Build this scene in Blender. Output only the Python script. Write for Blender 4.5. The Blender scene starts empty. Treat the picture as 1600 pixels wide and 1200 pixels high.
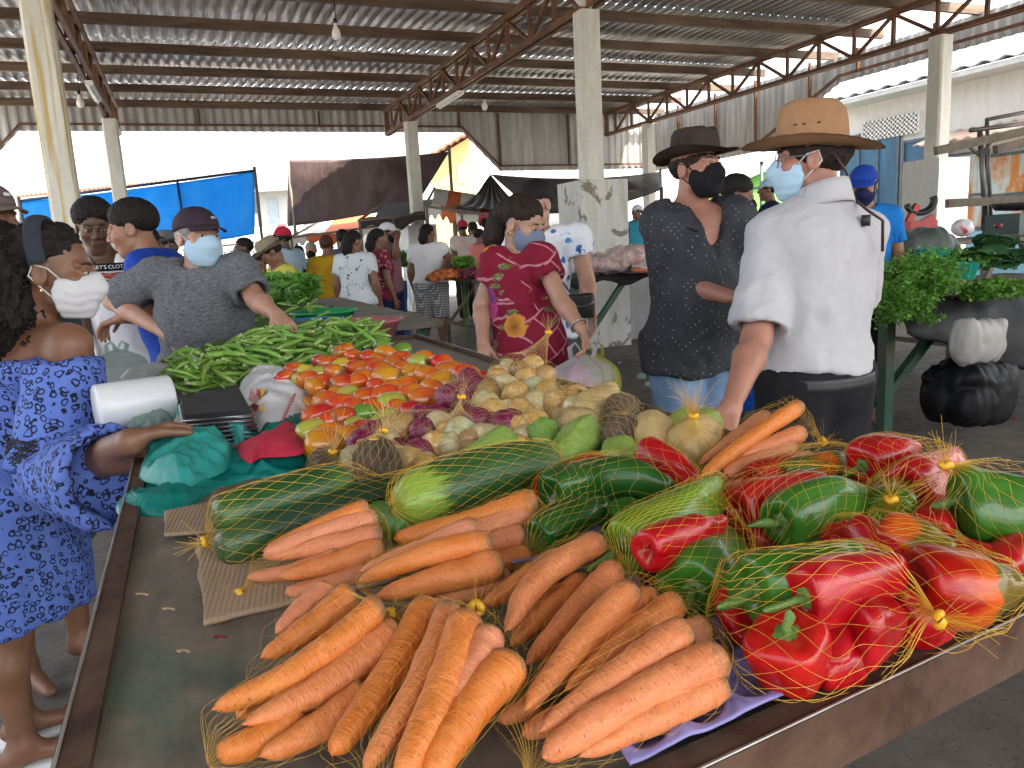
import bpy, math, random
import numpy as np
from mathutils import Vector, Matrix, Euler, noise as mnoise

SC = bpy.context.scene
COL = SC.collection
rng = np.random.default_rng(7)
random.seed(7)
PI = math.pi

# ------------------------------------------------------------------ camera, sky, sun, exposure
CAM_F, CAM_H = 1212.0, 1.25
PITCH = math.atan(217.0 / CAM_F)
ROLL = math.radians(3.1)
YAW = math.radians(22.0)
HD = np.array([math.sin(YAW), math.cos(YAW), 0.0])            # horizontal look direction
R0 = np.array([math.cos(YAW), -math.sin(YAW), 0.0])
CF = np.array([math.sin(YAW) * math.cos(PITCH), math.cos(YAW) * math.cos(PITCH), -math.sin(PITCH)])
U0 = np.cross(R0, CF)
CR = math.cos(ROLL) * R0 - math.sin(ROLL) * U0
CU = math.cos(ROLL) * U0 + math.sin(ROLL) * R0
CP = np.array([0.0, 0.0, CAM_H])

cam = bpy.data.cameras.new('camera')
cam.sensor_fit = 'HORIZONTAL'
cam.sensor_width = 36.0
cam.lens = 36.0 * CAM_F / 1600.0
cam.clip_start = 0.05
cam.clip_end = 600.0
cam_o = bpy.data.objects.new('camera', cam)
COL.objects.link(cam_o)
m4 = Matrix(((CR[0], CU[0], -CF[0], CP[0]), (CR[1], CU[1], -CF[1], CP[1]), (CR[2], CU[2], -CF[2], CP[2]), (0, 0, 0, 1)))
cam_o.matrix_world = m4
SC.camera = cam_o

SUN_EL, SUN_AZ = 60.0, 150.0        # azimuth clockwise from +Y: behind and to the right of the camera
world = bpy.data.worlds.new('World')
SC.world = world
world.use_nodes = True
wn = world.node_tree
bg = wn.nodes.get('Background') or wn.nodes.new('ShaderNodeBackground')
sky = wn.nodes.new('ShaderNodeTexSky')
sky.sky_type = 'NISHITA'
sky.sun_disc = False
sky.sun_elevation = math.radians(SUN_EL)
sky.sun_rotation = math.radians(SUN_AZ)
sky.air_density = 1.0
sky.dust_density = 4.0
sky.ozone_density = 0.6
hz = wn.nodes.new('ShaderNodeHueSaturation'); hz.inputs['Saturation'].default_value = .38       # thin white overcast veils the blue
wn.links.new(sky.outputs[0], hz.inputs['Color']); wn.links.new(hz.outputs[0], bg.inputs[0])
bg.inputs[1].default_value = 0.15
sl = bpy.data.lights.new('sun', 'SUN')
sl.energy = 3.2
sl.angle = math.radians(0.6)
sl.color = (1.0, 0.95, 0.88)
so = bpy.data.objects.new('sun', sl)
COL.objects.link(so)
sd = Vector((math.sin(math.radians(SUN_AZ)) * math.cos(math.radians(SUN_EL)), math.cos(math.radians(SUN_AZ)) * math.cos(math.radians(SUN_EL)), math.sin(math.radians(SUN_EL))))
so.rotation_euler = sd.to_track_quat('Z', 'Y').to_euler()
so.location = sd * 60
SC.view_settings.view_transform = 'Standard'
SC.view_settings.look = 'None'
SC.view_settings.gamma = 1.0
SC.view_settings.use_curve_mapping = False
SC.view_settings.exposure = 2.62
try:
    SC.cycles.use_denoising = True
    SC.cycles.max_bounces = 8
    SC.cycles.diffuse_bounces = 5
    SC.cycles.transparent_max_bounces = 12
    SC.cycles.sample_clamp_indirect = 8
except Exception:
    pass

# ------------------------------------------------------------------ where a point of the photograph lies in the place
def ray(x, y):
    d = CF * CAM_F + CR * (x - 800.0) - CU * (y - 600.0)
    return d / np.linalg.norm(d)
def onz(x, y, z):
    d = ray(x, y); return CP + d * ((z - CAM_H) / d[2])
def onx(x, y, X):
    d = ray(x, y); return CP + d * (X / d[0])
def ony(x, y, Y):
    d = ray(x, y); return CP + d * (Y / d[1])
def W(x, y, dist):
    d = ray(x, y); return CP + d * (dist / (d @ HD))
def V(p):
    return Vector((float(p[0]), float(p[1]), float(p[2])))
def unit(v):
    v = np.asarray(v, float); return v / (np.linalg.norm(v) + 1e-12)

# ------------------------------------------------------------------ mesh building
class MB:
    """collects faces; build() links them as one mesh object"""
    def __init__(s): s.v = []; s.f = []; s.m = []; s.n = 0
    def add(s, v, f, mi=0):
        v = np.asarray(v, float).reshape(-1, 3); b = s.n
        s.v.append(v); s.n += len(v)
        if isinstance(f, np.ndarray):
            s.f.append(f + b); s.m.append(np.full(len(f), mi))
        else:
            by = {}
            for q in f: by.setdefault(len(q), []).append(q)
            for k, qs in by.items():
                s.f.append(np.asarray(qs, int) + b); s.m.append(np.full(len(qs), mi))
        return s
    def box(s, c, size, rz=0.0, mi=0, M=None):
        x, y, z = [a / 2.0 for a in size]
        p = np.array([(-x, -y, -z), (x, -y, -z), (x, y, -z), (-x, y, -z), (-x, -y, z), (x, -y, z), (x, y, z), (-x, y, z)])
        if M is not None: p = p @ np.asarray(M).T
        elif rz:
            cs, sn = math.cos(rz), math.sin(rz); p = p @ np.array([[cs, sn, 0], [-sn, cs, 0], [0, 0, 1]])
        return s.add(p + np.asarray(c, float), [(0, 3, 2, 1), (4, 5, 6, 7), (0, 1, 5, 4), (1, 2, 6, 5), (2, 3, 7, 6), (3, 0, 4, 7)], mi)
    def bar(s, a, b, w, h=None, mi=0, up=(0, 0, 1)):
        """a box from a to b"""
        a = np.asarray(a, float); b = np.asarray(b, float); h = h or w
        t = unit(b - a); up = np.asarray(up, float)
        if abs(t @ up) > .95: up = np.array([0, 1.0, 0]) if abs(t[1]) < .9 else np.array([1.0, 0, 0])
        x = unit(np.cross(t, up)); z = np.cross(x, t)
        return s.box((a + b) / 2, (w, np.linalg.norm(b - a), h), M=np.stack([x, t, z], 1), mi=mi)
    def tube(s, P, r, n=8, cap=True, mi=0, flat=1.0):
        P = np.asarray(P, float); k = len(P); r = np.broadcast_to(np.asarray(r, float), (k,))
        T = np.gradient(P, axis=0); T /= np.linalg.norm(T, axis=1)[:, None] + 1e-12
        ref = np.array([0, 0, 1.0]) if abs(T[0][2]) < .9 else np.array([0, 1.0, 0])
        N = np.zeros_like(P); u = unit(np.cross(T[0], ref))
        for i in range(k):
            u = unit(u - T[i] * (u @ T[i])); N[i] = u
        B = np.cross(T, N)
        a = np.linspace(0, 2 * PI, n, endpoint=False)
        ring = P[:, None] + r[:, None, None] * (np.cos(a)[None, :, None] * N[:, None] + flat * np.sin(a)[None, :, None] * B[:, None])
        f = grid_faces(k, n)
        s.add(ring.reshape(-1, 3), f, mi)
        if cap:
            b = s.n - k * n
            s.f.append(np.array([list(range(b, b + n))[::-1], list(range(b + (k - 1) * n, b + k * n))])); s.m.append(np.full(2, mi))
        return s
    def lathe(s, prof, n=16, c=(0, 0, 0), mi=0):
        prof = np.asarray(prof, float); k = len(prof)
        a = np.linspace(0, 2 * PI, n, endpoint=False)
        v = np.stack([prof[:, 0][:, None] * np.cos(a), prof[:, 0][:, None] * np.sin(a), np.repeat(prof[:, 1][:, None], n, 1)], -1)
        return s.add(v.reshape(-1, 3) + np.asarray(c, float), grid_faces(k, n)[:, ::-1].copy(), mi)
    def grid(s, G, mi=0):
        """G (a,b,3) sheet"""
        a, b = G.shape[:2]
        i = np.arange(a * b).reshape(a, b)
        f = np.stack([i[:-1, :-1], i[1:, :-1], i[1:, 1:], i[:-1, 1:]], -1).reshape(-1, 4)
        return s.add(G.reshape(-1, 3), f, mi)
    def slab(s, G, th, mi=0):
        """G (a,b,3) sheet given a thickness along its normals, closed at the rim"""
        a, b = G.shape[:2]
        gu = np.gradient(G, axis=0); gv = np.gradient(G, axis=1)
        N = np.cross(gu, gv); N /= np.linalg.norm(N, axis=2)[..., None] + 1e-12
        v = np.concatenate([(G + N * th / 2).reshape(-1, 3), (G - N * th / 2).reshape(-1, 3)])
        i = np.arange(a * b).reshape(a, b); j = i + a * b
        f = [np.stack([i[:-1, :-1], i[1:, :-1], i[1:, 1:], i[:-1, 1:]], -1).reshape(-1, 4),
             np.stack([j[:-1, :-1], j[:-1, 1:], j[1:, 1:], j[1:, :-1]], -1).reshape(-1, 4)]
        for e in (i[0], i[:, -1], i[-1][::-1], i[:, 0][::-1]):
            f.append(np.stack([e[:-1], e[1:], e[1:] + a * b, e[:-1] + a * b], -1))
        return s.add(v, np.concatenate(f), mi)
    def build(s, name, mat=None, parent=None, origin=None, smooth=True, col=None):
        v = np.concatenate(s.v); o3 = np.zeros(3) if origin is None else np.asarray(origin, float)
        if parent is not None and origin is None:
            root = parent
            while root.parent: root = root.parent
            o3 = np.array(root.location)
        me = mesh_np(name, v - o3, s.f, s.m, smooth)
        return link(name, me, mat, parent, None if parent is not None else (o3 if origin is not None else None), col)

def grid_faces(k, n):
    i = np.arange(k * n).reshape(k, n); j = np.roll(i, -1, 1)
    return np.stack([i[:-1], j[:-1], j[1:], i[1:]], -1).reshape(-1, 4)

def mesh_np(name, v, fl, ml=None, smooth=True):
    me = bpy.data.meshes.new(name)
    me.vertices.add(len(v)); me.vertices.foreach_set('co', np.ascontiguousarray(v, dtype=np.float32).ravel())
    lt = np.concatenate([np.full(len(f), f.shape[1]) for f in fl]).astype(np.int32)
    li = np.concatenate([f.ravel() for f in fl]).astype(np.int32)
    me.loops.add(len(li)); me.loops.foreach_set('vertex_index', li)
    me.polygons.add(len(lt))
    ls = np.concatenate([[0], np.cumsum(lt)[:-1]]).astype(np.int32)
    me.polygons.foreach_set('loop_start', ls)
    if ml is not None: me.polygons.foreach_set('material_index', np.concatenate(ml).astype(np.int32))
    me.polygons.foreach_set('use_smooth', np.full(len(lt), bool(smooth)))
    me.update(calc_edges=True); me.validate()
    return me

def link(name, me, mat=None, parent=None, loc=None, col=None):
    o = bpy.data.objects.new(name, me); COL.objects.link(o)
    if mat is not None:
        for m in (mat if isinstance(mat, (list, tuple)) else [mat]):
            if len(me.materials) < (len(mat) if isinstance(mat, (list, tuple)) else 1): me.materials.append(m)
    if parent is not None: o.parent = parent
    if loc is not None: o.location = V(loc)
    if col is not None: o.color = (*col, 1.0)
    return o

def tag(o, label=None, cat=None, group=None, kind=None):
    if label: o['label'] = label
    if cat: o['category'] = cat
    if group: o['group'] = group
    if kind: o['kind'] = kind
    return o
def thing(name, label, cat, loc=(0, 0, 0), group=None):
    """an Empty at a thing's base; parts given in world coordinates are re-based to it"""
    o = bpy.data.objects.new(name, None); COL.objects.link(o)
    o.location = V(loc); o.empty_display_size = .05
    o['origin'] = [float(a) for a in loc]
    return tag(o, label, cat, group)
def kids(o):
    return [c for c in bpy.data.objects if c.parent == o]
def copy_tree(o, ch):
    """copies a thing (object o) with its list of children"""
    c = o.copy(); COL.objects.link(c)
    for k in ch:
        d = k.copy(); COL.objects.link(d); d.parent = c
    return c

# ------------------------------------------------------------------ numpy noise
_perm = np.random.default_rng(3).permutation(256)
_perm = np.concatenate([_perm, _perm, _perm])
_rv = np.random.default_rng(4).uniform(-1, 1, 256)
def vnoise(P, s=1.0, seed=0):
    """smooth value noise in [-1,1] at points P (n,3)"""
    p = np.asarray(P, float) * s + seed * 17.31
    i = np.floor(p).astype(int); f = p - i; f = f * f * f * (f * (f * 6 - 15) + 10); i &= 255
    def h(a, b, c): return _rv[_perm[_perm[_perm[(i[..., 0] + a) & 255] + ((i[..., 1] + b) & 255)] + ((i[..., 2] + c) & 255)]]
    x, y, z = f[..., 0], f[..., 1], f[..., 2]
    l = lambda a, b, t: a + (b - a) * t
    return l(l(l(h(0, 0, 0), h(1, 0, 0), x), l(h(0, 1, 0), h(1, 1, 0), x), y), l(l(h(0, 0, 1), h(1, 0, 1), x), l(h(0, 1, 1), h(1, 1, 1), x), y), z)
def fbm(P, s=1.0, o=3, seed=0):
    return sum(vnoise(P, s * 2 ** k, seed + k) * .5 ** k for k in range(o))
def ridged(P, s=1.0, o=3, seed=0):
    return sum((1 - 2 * np.abs(vnoise(P, s * 2 ** k, seed + k))) * .5 ** k for k in range(o))

# ------------------------------------------------------------------ signed-distance modelling
def smin(a, b, k):
    if k <= 0: return np.minimum(a, b)
    h = np.clip(.5 + .5 * (b - a) / k, 0, 1); return b + (a - b) * h - k * h * (1 - h)
def smax(a, b, k): return -smin(-a, -b, k)
def rcone(P, a, b, ra, rb):
    a = np.asarray(a, float); b = np.asarray(b, float); d = b - a
    t = np.clip(((P - a) @ d) / (d @ d + 1e-12), 0, 1)
    return np.linalg.norm(P - a - t[:, None] * d, axis=1) - (ra + (rb - ra) * t)
def ell(P, c, r, R=None):
    q = P - np.asarray(c, float)
    if R is not None: q = q @ R
    r = np.asarray(r, float)
    k0 = np.linalg.norm(q / r, axis=1); k1 = np.linalg.norm(q / (r * r), axis=1) + 1e-9
    return np.where(k0 < .05, -r.min(), k0 * (k0 - 1) / k1)

def surfnet(fn, lo, hi, h, B=8):
    """sparse surface nets: vertices, quads"""
    lo = np.asarray(lo, float); hi = np.asarray(hi, float)
    nb = np.maximum(1, np.ceil((hi - lo) / (h * B)).astype(int)); n = nb * B + 1
    bc = np.stack(np.meshgrid(*[np.arange(k) for k in nb], indexing='ij'), -1).reshape(-1, 3)
    cen = lo + (bc + .5) * B * h
    dc = fn(cen)
    D = np.empty(n); D[:] = 1.0
    act = np.abs(dc) < B * h * 1.35
    inside = (~act) & (dc < 0)
    for b in bc[inside]:
        i, j, k = b * B; D[i:i + B + 1, j:j + B + 1, k:k + B + 1] = -1.0
    ab = bc[act]
    if len(ab) == 0: return np.zeros((0, 3)), np.zeros((0, 4), int)
    off = np.stack(np.meshgrid(*[np.arange(B + 1)] * 3, indexing='ij'), -1).reshape(-1, 3)
    for s0 in range(0, len(ab), 200):
        sub = ab[s0:s0 + 200]
        idx = (sub[:, None] * B + off[None]).reshape(-1, 3)
        D[idx[:, 0], idx[:, 1], idx[:, 2]] = fn(lo + idx * h)
    S = D < 0
    c = [S[:-1, :-1, :-1], S[1:, :-1, :-1], S[:-1, 1:, :-1], S[1:, 1:, :-1], S[:-1, :-1, 1:], S[1:, :-1, 1:], S[:-1, 1:, 1:], S[1:, 1:, 1:]]
    cnt = sum(a.astype(np.int8) for a in c)
    mix = (cnt > 0) & (cnt < 8)
    ci = np.argwhere(mix)
    if len(ci) == 0: return np.zeros((0, 3)), np.zeros((0, 4), int)
    ids = np.full(mix.shape, -1); ids[mix] = np.arange(len(ci))
    cor = np.array([(0, 0, 0), (1, 0, 0), (0, 1, 0), (1, 1, 0), (0, 0, 1), (1, 0, 1), (0, 1, 1), (1, 1, 1)])
    vals = np.stack([D[ci[:, 0] + a, ci[:, 1] + b, ci[:, 2] + d] for a, b, d in cor], 1)
    acc = np.zeros((len(ci), 3)); w = np.zeros(len(ci))
    for a, b in ((0, 1), (2, 3), (4, 5), (6, 7), (0, 2), (1, 3), (4, 6), (5, 7), (0, 4), (1, 5), (2, 6), (3, 7)):
        da, db = vals[:, a], vals[:, b]; x = (da < 0) != (db < 0)
        t = np.where(x, da / np.where(x, da - db, 1), 0)
        acc += np.where(x[:, None], cor[a] + t[:, None] * (cor[b] - cor[a]), 0); w += x
    v = lo + (ci + acc / w[:, None]) * h
    F = []
    for ax in range(3):
        sl0 = [slice(None)] * 3; sl1 = [slice(None)] * 3; sl0[ax] = slice(0, -1); sl1[ax] = slice(1, None)
        A, Bv = S[tuple(sl0)], S[tuple(sl1)]
        e = np.argwhere(A != Bv)
        o1, o2 = [(1, 2), (2, 0), (0, 1)][ax]
        ok = (e[:, o1] > 0) & (e[:, o2] > 0) & (e[:, o1] < mix.shape[o1]) & (e[:, o2] < mix.shape[o2])
        e = e[ok]
        q = []
        for d1, d2 in ((0, 0), (-1, 0), (-1, -1), (0, -1)):
            k = e.copy(); k[:, o1] += d1; k[:, o2] += d2; q.append(ids[k[:, 0], k[:, 1], k[:, 2]])
        q = np.stack(q, 1)
        flip = ~A[e[:, 0], e[:, 1], e[:, 2]]
        q[flip] = q[flip][:, ::-1]
        F.append(q)
    F = np.concatenate(F); F = F[(F >= 0).all(1)]
    return v, F
def normals_np(v, F):
    N = np.zeros_like(v); n = np.cross(v[F[:, 2]] - v[F[:, 0]], v[F[:, 3]] - v[F[:, 1]])
    for k in range(4): np.add.at(N, F[:, k], n)
    return N / (np.linalg.norm(N, axis=1)[:, None] + 1e-12)
def relax(v, F, it=1, lam=.5):
    e = np.concatenate([F[:, [0, 1]], F[:, [1, 2]], F[:, [2, 3]], F[:, [3, 0]]])
    for _ in range(it):
        a = np.zeros_like(v); c = np.zeros(len(v))
        np.add.at(a, e[:, 0], v[e[:, 1]]); np.add.at(c, e[:, 0], 1); np.add.at(a, e[:, 1], v[e[:, 0]]); np.add.at(c, e[:, 1], 1)
        v = v + lam * (a / np.maximum(c, 1)[:, None] - v)
    return v
def sdf_part(name, boxes, fn, mat, parent, wrinkle=None, it=1, col=None):
    """boxes: list of (lo, hi, voxel). One mesh."""
    mb = MB()
    for lo, hi, h in boxes:
        v, F = surfnet(fn, lo, hi, h)
        if len(F) == 0: continue
        v = relax(v, F, it)
        if wrinkle is not None: v = v + normals_np(v, F) * wrinkle(v)[:, None]
        mb.add(v, F)
    if mb.n == 0: return None
    return mb.build(name, mat, parent, col=col)

# ------------------------------------------------------------------ materials
class NT:
    def __init__(s, name):
        s.m = bpy.data.materials.new(name); s.m.use_nodes = True; s.t = s.m.node_tree; s.t.nodes.clear()
        s.out = s.n('ShaderNodeOutputMaterial'); s.b = s.n('ShaderNodeBsdfPrincipled'); s.l(s.b.outputs[0], s.out.inputs[0])
        s._tc = None
    def n(s, k, **kw):
        o = s.t.nodes.new(k)
        for a, b in kw.items(): setattr(o, a, b)
        return o
    def l(s, a, b): s.t.links.new(a, b)
    def set(s, **kw):
        for k, v in kw.items():
            i = s.b.inputs[k.replace('_', ' ')]
            if hasattr(v, 'is_linked') or isinstance(v, bpy.types.NodeSocket): s.l(v, i)
            else: i.default_value = (*v, 1) if isinstance(v, tuple) and len(v) == 3 and i.type == 'RGBA' else v
    def put(s, v, i):
        if isinstance(v, bpy.types.NodeSocket): s.l(v, i)
        elif isinstance(v, tuple) and len(v) == 3 and i.type == 'RGBA': i.default_value = (*v, 1)
        else: i.default_value = v
    def tc(s, k='Object'):
        if s._tc is None: s._tc = s.n('ShaderNodeTexCoord')
        return s._tc.outputs[k]
    def mapping(s, v, scale=(1, 1, 1), rot=(0, 0, 0), loc=(0, 0, 0)):
        o = s.n('ShaderNodeMapping'); s.l(v, o.inputs[0]); o.inputs['Scale'].default_value = scale; o.inputs['Rotation'].default_value = rot; o.inputs['Location'].default_value = loc
        return o.outputs[0]
    def noise(s, vec, scale, detail=4, rough=.55, dist=0, out=0):
        o = s.n('ShaderNodeTexNoise'); s.l(vec, o.inputs['Vector']); o.inputs['Scale'].default_value = scale; o.inputs['Detail'].default_value = detail
        o.inputs['Roughness'].default_value = rough; o.inputs['Distortion'].default_value = dist
        return o.outputs[out]
    def voro(s, vec, scale, feature='F1', rnd=1.0, out='Distance'):
        o = s.n('ShaderNodeTexVoronoi'); o.feature = feature; s.l(vec, o.inputs['Vector']); o.inputs['Scale'].default_value = scale; o.inputs['Randomness'].default_value = rnd
        return o.outputs[out]
    def ramp(s, f, stops, interp='LINEAR'):
        o = s.n('ShaderNodeValToRGB'); s.l(f, o.inputs[0]); e = o.color_ramp.elements; o.color_ramp.interpolation = interp
        while len(e) < len(stops): e.new(.5)
        for k, (p, c) in enumerate(stops):
            e[k].position = p; e[k].color = (*c, 1) if isinstance(c, (tuple, list)) else (c, c, c, 1)
        return o.outputs[0]
    def mix(s, f, a, b, mode='MIX'):
        o = s.n('ShaderNodeMix'); o.data_type = 'RGBA'; o.blend_type = mode; o.clamp_factor = True
        s.put(f, o.inputs[0]); s.put(a, o.inputs[6]); s.put(b, o.inputs[7]); return o.outputs[2]
    def math(s, op, a, b=0.0, clamp=False):
        o = s.n('ShaderNodeMath'); o.operation = op; o.use_clamp = clamp; s.put(a, o.inputs[0]); s.put(b, o.inputs[1]); return o.outputs[0]
    def sep(s, v):
        o = s.n('ShaderNodeSeparateXYZ'); s.l(v, o.inputs[0]); return o.outputs
    def bump(s, h, strength=.3, dist=.01):
        o = s.n('ShaderNodeBump'); o.inputs['Strength'].default_value = strength; o.inputs['Distance'].default_value = dist; s.l(h, o.inputs['Height']); s.l(o.outputs[0], s.b.inputs['Normal'])
    def info(s, k): return (s.n('ShaderNodeObjectInfo')).outputs[k]
    def hsv(s, c, h=.5, sat=1.0, v=1.0):
        o = s.n('ShaderNodeHueSaturation'); s.put(h, o.inputs[0]); s.put(sat, o.inputs[1]); s.put(v, o.inputs[2]); s.put(c, o.inputs[4]); return o.outputs[0]

_mc = {}
def mat(name, col, rough=.6, metal=0.0, var=.25, scale=6.0, bump=0.0, bscale=40.0, spec=.5, col2=None, sss=0.0, coat=0.0, stretch=(1, 1, 1), trans=0.0, alpha=1.0, objcol=False, th=(.35, .7)):
    """a general worn surface: base colour with broad and fine variation, optional stains (col2) and bump"""
    if name in _mc: return _mc[name]
    t = NT(name); v = t.mapping(t.tc(), scale=stretch)
    n1 = t.noise(v, scale, 5, .6)
    base = t.info('Color') if objcol else col
    dark = t.mix(1.0, base, (1 - var,) * 3, 'MULTIPLY')
    c = t.mix(t.ramp(n1, [(.3, 0.0), (.7, 1.0)]), dark, base)
    if col2 is not None:
        c = t.mix(t.ramp(t.noise(v, scale * .45, 6, .65, .6), [(th[0], 0.0), (th[1], 1.0)]), c, col2)
    t.set(Base_Color=c, Roughness=rough, Metallic=metal)
    t.b.inputs['Specular IOR Level'].default_value = spec
    if sss: t.set(Subsurface_Weight=sss); t.b.inputs['Subsurface Radius'].default_value = (.01, .004, .002)
    if coat: t.set(Coat_Weight=coat); t.b.inputs['Coat Roughness'].default_value = .12
    if trans: t.set(Transmission_Weight=trans)
    if alpha < 1: t.set(Alpha=alpha)
    if bump: t.bump(t.noise(v, bscale, 4, .6), bump, .004)
    _mc[name] = t.m
    return t.m
# ------------------------------------------------------------------ materials of the place
def m_roof():
    t = NT('galvanised_roof_sheet'); v = t.tc()
    st = t.noise(t.mapping(v, scale=(1.2, .12, 1)), 2.2, 5, .6)
    fine = t.noise(t.mapping(v, scale=(9, .6, 9)), 3, 4, .6)
    c = t.ramp(st, [(.3, (.235, .225, .215)), (.62, (.47, .46, .45))])
    c = t.mix(t.ramp(fine, [(.5, 0.0), (.75, .5)]), c, (.16, .125, .095))
    sx = t.sep(v)
    bl = t.ramp(t.math('ADD', t.math('MULTIPLY', sx['Y'], .055), t.math('MULTIPLY', t.noise(v, .35, 2), .25)), [(.86, 0.0), (1.0, .75)])
    c = t.mix(bl, c, (.16, .30, .62))
    t.set(Base_Color=c, Metallic=.55, Roughness=t.ramp(fine, [(.3, .34), (.7, .55)]))
    return t.m
def m_clad():
    t = NT('galvanised_cladding'); v = t.tc()
    st = t.noise(t.mapping(v, scale=(2, 2, .25)), 2.5, 5, .6)
    c = t.ramp(st, [(.3, (.28, .27, .25)), (.65, (.50, .49, .46))])
    t.set(Base_Color=c, Metallic=.45, Roughness=.5)
    return t.m
def m_concrete(name, base, stain, k=.5, yellow=None, patch=False):
    t = NT(name); v = t.tc()
    n1 = t.noise(t.mapping(v, scale=(3, 3, .6)), 2.2, 6, .65, .4)
    c = t.mix(t.ramp(n1, [(.42, 0.0), (.75, k)]), base, stain)
    n2 = t.noise(v, 26, 4, .6)
    c = t.mix(t.ramp(n2, [(.45, 0.0), (.8, .35)]), c, tuple(a * .6 for a in base))
    if yellow:
        s3 = t.sep(v)
        n3 = t.noise(t.mapping(v, scale=(14, 14, .5)), 1.4, 3, .5)
        c = t.mix(t.ramp(n3, [(.48, 0.0), (.6, .85)]), c, yellow)
    if patch:
        n4 = t.noise(v, 2.6, 5, .62, .8)
        c = t.mix(t.ramp(n4, [(.575, 0.0), (.60, .9)]), c, (.17, .15, .11))
        n5 = t.noise(t.mapping(v, scale=(6, 6, 1)), 1.5, 3, .5)
        up = t.ramp(t.sep(v)['Z'], [(.0, 0.0), (1.0, 1.0)])
        c = t.mix(t.math('MULTIPLY', t.ramp(n5, [(.52, 0.0), (.7, .7)]), t.math('MULTIPLY', up, .6)), c, (.25, .30, .07))
        t.bump(n4, .35, .01)
    else:
        t.bump(n2, .25, .004)
    t.set(Base_Color=c, Roughness=.85)
    return t.m
def m_ground():
    t = NT('worn_market_floor'); v = t.tc()
    n1 = t.noise(v, .8, 6, .6, .3); n2 = t.noise(v, 9, 6, .7); n3 = t.voro(v, 55)
    c = t.ramp(n1, [(.3, (.066, .054, .043)), (.7, (.160, .135, .109))])
    c = t.mix(t.ramp(n2, [(.45, 0.0), (.7, .6)]), c, (.045, .038, .032))
    c = t.mix(t.ramp(n3, [(.02, .5), (.08, 0.0)]), c, (.22, .20, .17)); c = t.mix(t.ramp(t.voro(v, 34), [(.10, .75), (.22, 0.0)]), c, (.018, .015, .012))
    br = t.n('ShaderNodeTexBrick'); t.l(v, br.inputs[0]); br.inputs['Scale'].default_value = 1.0
    br.inputs['Color1'].default_value = br.inputs['Color2'].default_value = (0, 0, 0, 1); br.inputs['Mortar'].default_value = (1, 1, 1, 1)
    br.inputs['Mortar Size'].default_value = .012; br.inputs['Brick Width'].default_value = 2.4; br.inputs['Row Height'].default_value = 1.6
    c = t.mix(t.math('MULTIPLY', br.outputs[0], t.ramp(n1, [(.35, 0.0), (.6, .7)])), c, (.03, .026, .022))
    t.set(Base_Color=c, Roughness=t.ramp(n2, [(.3, .6), (.7, .92)]))
    t.bump(t.noise(v, 60, 5, .7), .45, .006)
    return t.m
RUST = mat('rust_brown_steel', (.105, .048, .026), .62, .25, .45, 9, .25, 60, col2=(.20, .085, .032))
WOODBEAM = mat('dark_roof_timber', (.080, .044, .025), .75, 0, .45, 5, .3, 30, col2=(.17, .115, .07), stretch=(.4, 3, 3))
GREENSTEEL = mat('green_painted_steel', (.028, .085, .055), .55, .1, .4, 8, .2, 40, col2=(.10, .055, .03), th=(.52, .72))
WEATHERWOOD = mat('weathered_grey_wood', (.22, .18, .135), .85, 0, .45, 6, .4, 40, stretch=(3, .5, 3))
WHITEWALL = m_concrete('white_painted_wall', (.62, .61, .58), (.40, .38, .34), .4)
PLASTIC_W = mat('white_fitting', (.78, .77, .70), .4, 0, .12)
BLACKRUB = mat('black_rubber', (.016, .016, .017), .5)

# ------------------------------------------------------------------ ground
def G0():
    mb = MB(); xs = np.linspace(-140, 160, 61); ys = np.linspace(-60, 240, 61)
    X, Y = np.meshgrid(xs, ys, indexing='ij')
    mb.grid(np.stack([X, Y, np.zeros_like(X)], -1))
    return tag(mb.build('ground', m_ground(), None), kind='structure')
G0()
def street():
    t = NT('pale_street_paving'); v = t.tc(); n = t.noise(v, 1.3, 5, .6)
    c = t.ramp(n, [(.3, (.26, .24, .21)), (.7, (.40, .375, .335))]); c = t.mix(t.ramp(t.voro(v, 7, 'DISTANCE_TO_EDGE'), [(.02, .7), (.06, 0.0)]), c, (.12, .11, .10))
    t.set(Base_Color=c, Roughness=.9)
    mb = MB()
    for x0, x1, y0, y1 in ((-70, -4.8, -50, 90), (12.6, 90, -50, 90), (-4.8, 12.6, 19.4, 90), (-4.8, 12.6, -50, -6.2)):
        mb.add([(x0, y0, .004), (x1, y0, .004), (x1, y1, .004), (x0, y1, .004)], [(0, 1, 2, 3)])
    return tag(mb.build('street', t.m, None, smooth=False), kind='structure')
street()
# dark slabs of the walkway that is let into the floor near the left stall
ROOF_NEAR = -5.0  # near roof edge, out of view; its reach is set to balance light below
XL, XB, XR = -.96, 4.5, 10.1
Y0, Y1 = 8.3, 15.85
ZT = 3.80

def corrugated(mb, xs, y0, y1, z, amp=.028, wl=.165, ny=2, sag=None):
    n = int((xs[1] - xs[0]) / wl * 8)
    x = np.linspace(xs[0], xs[1], n); ph = (x / wl) % 1.0
    w = np.clip(np.abs((ph - .5) * 4) - .5, 0, 1)                # trapezoid ribs
    y = np.linspace(y0, y1, ny)
    G = np.zeros((n, ny, 3)); G[..., 0] = x[:, None]; G[..., 1] = y; G[..., 2] = z + amp * w[:, None] * 1.6
    mb.slab(G, .002)

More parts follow.
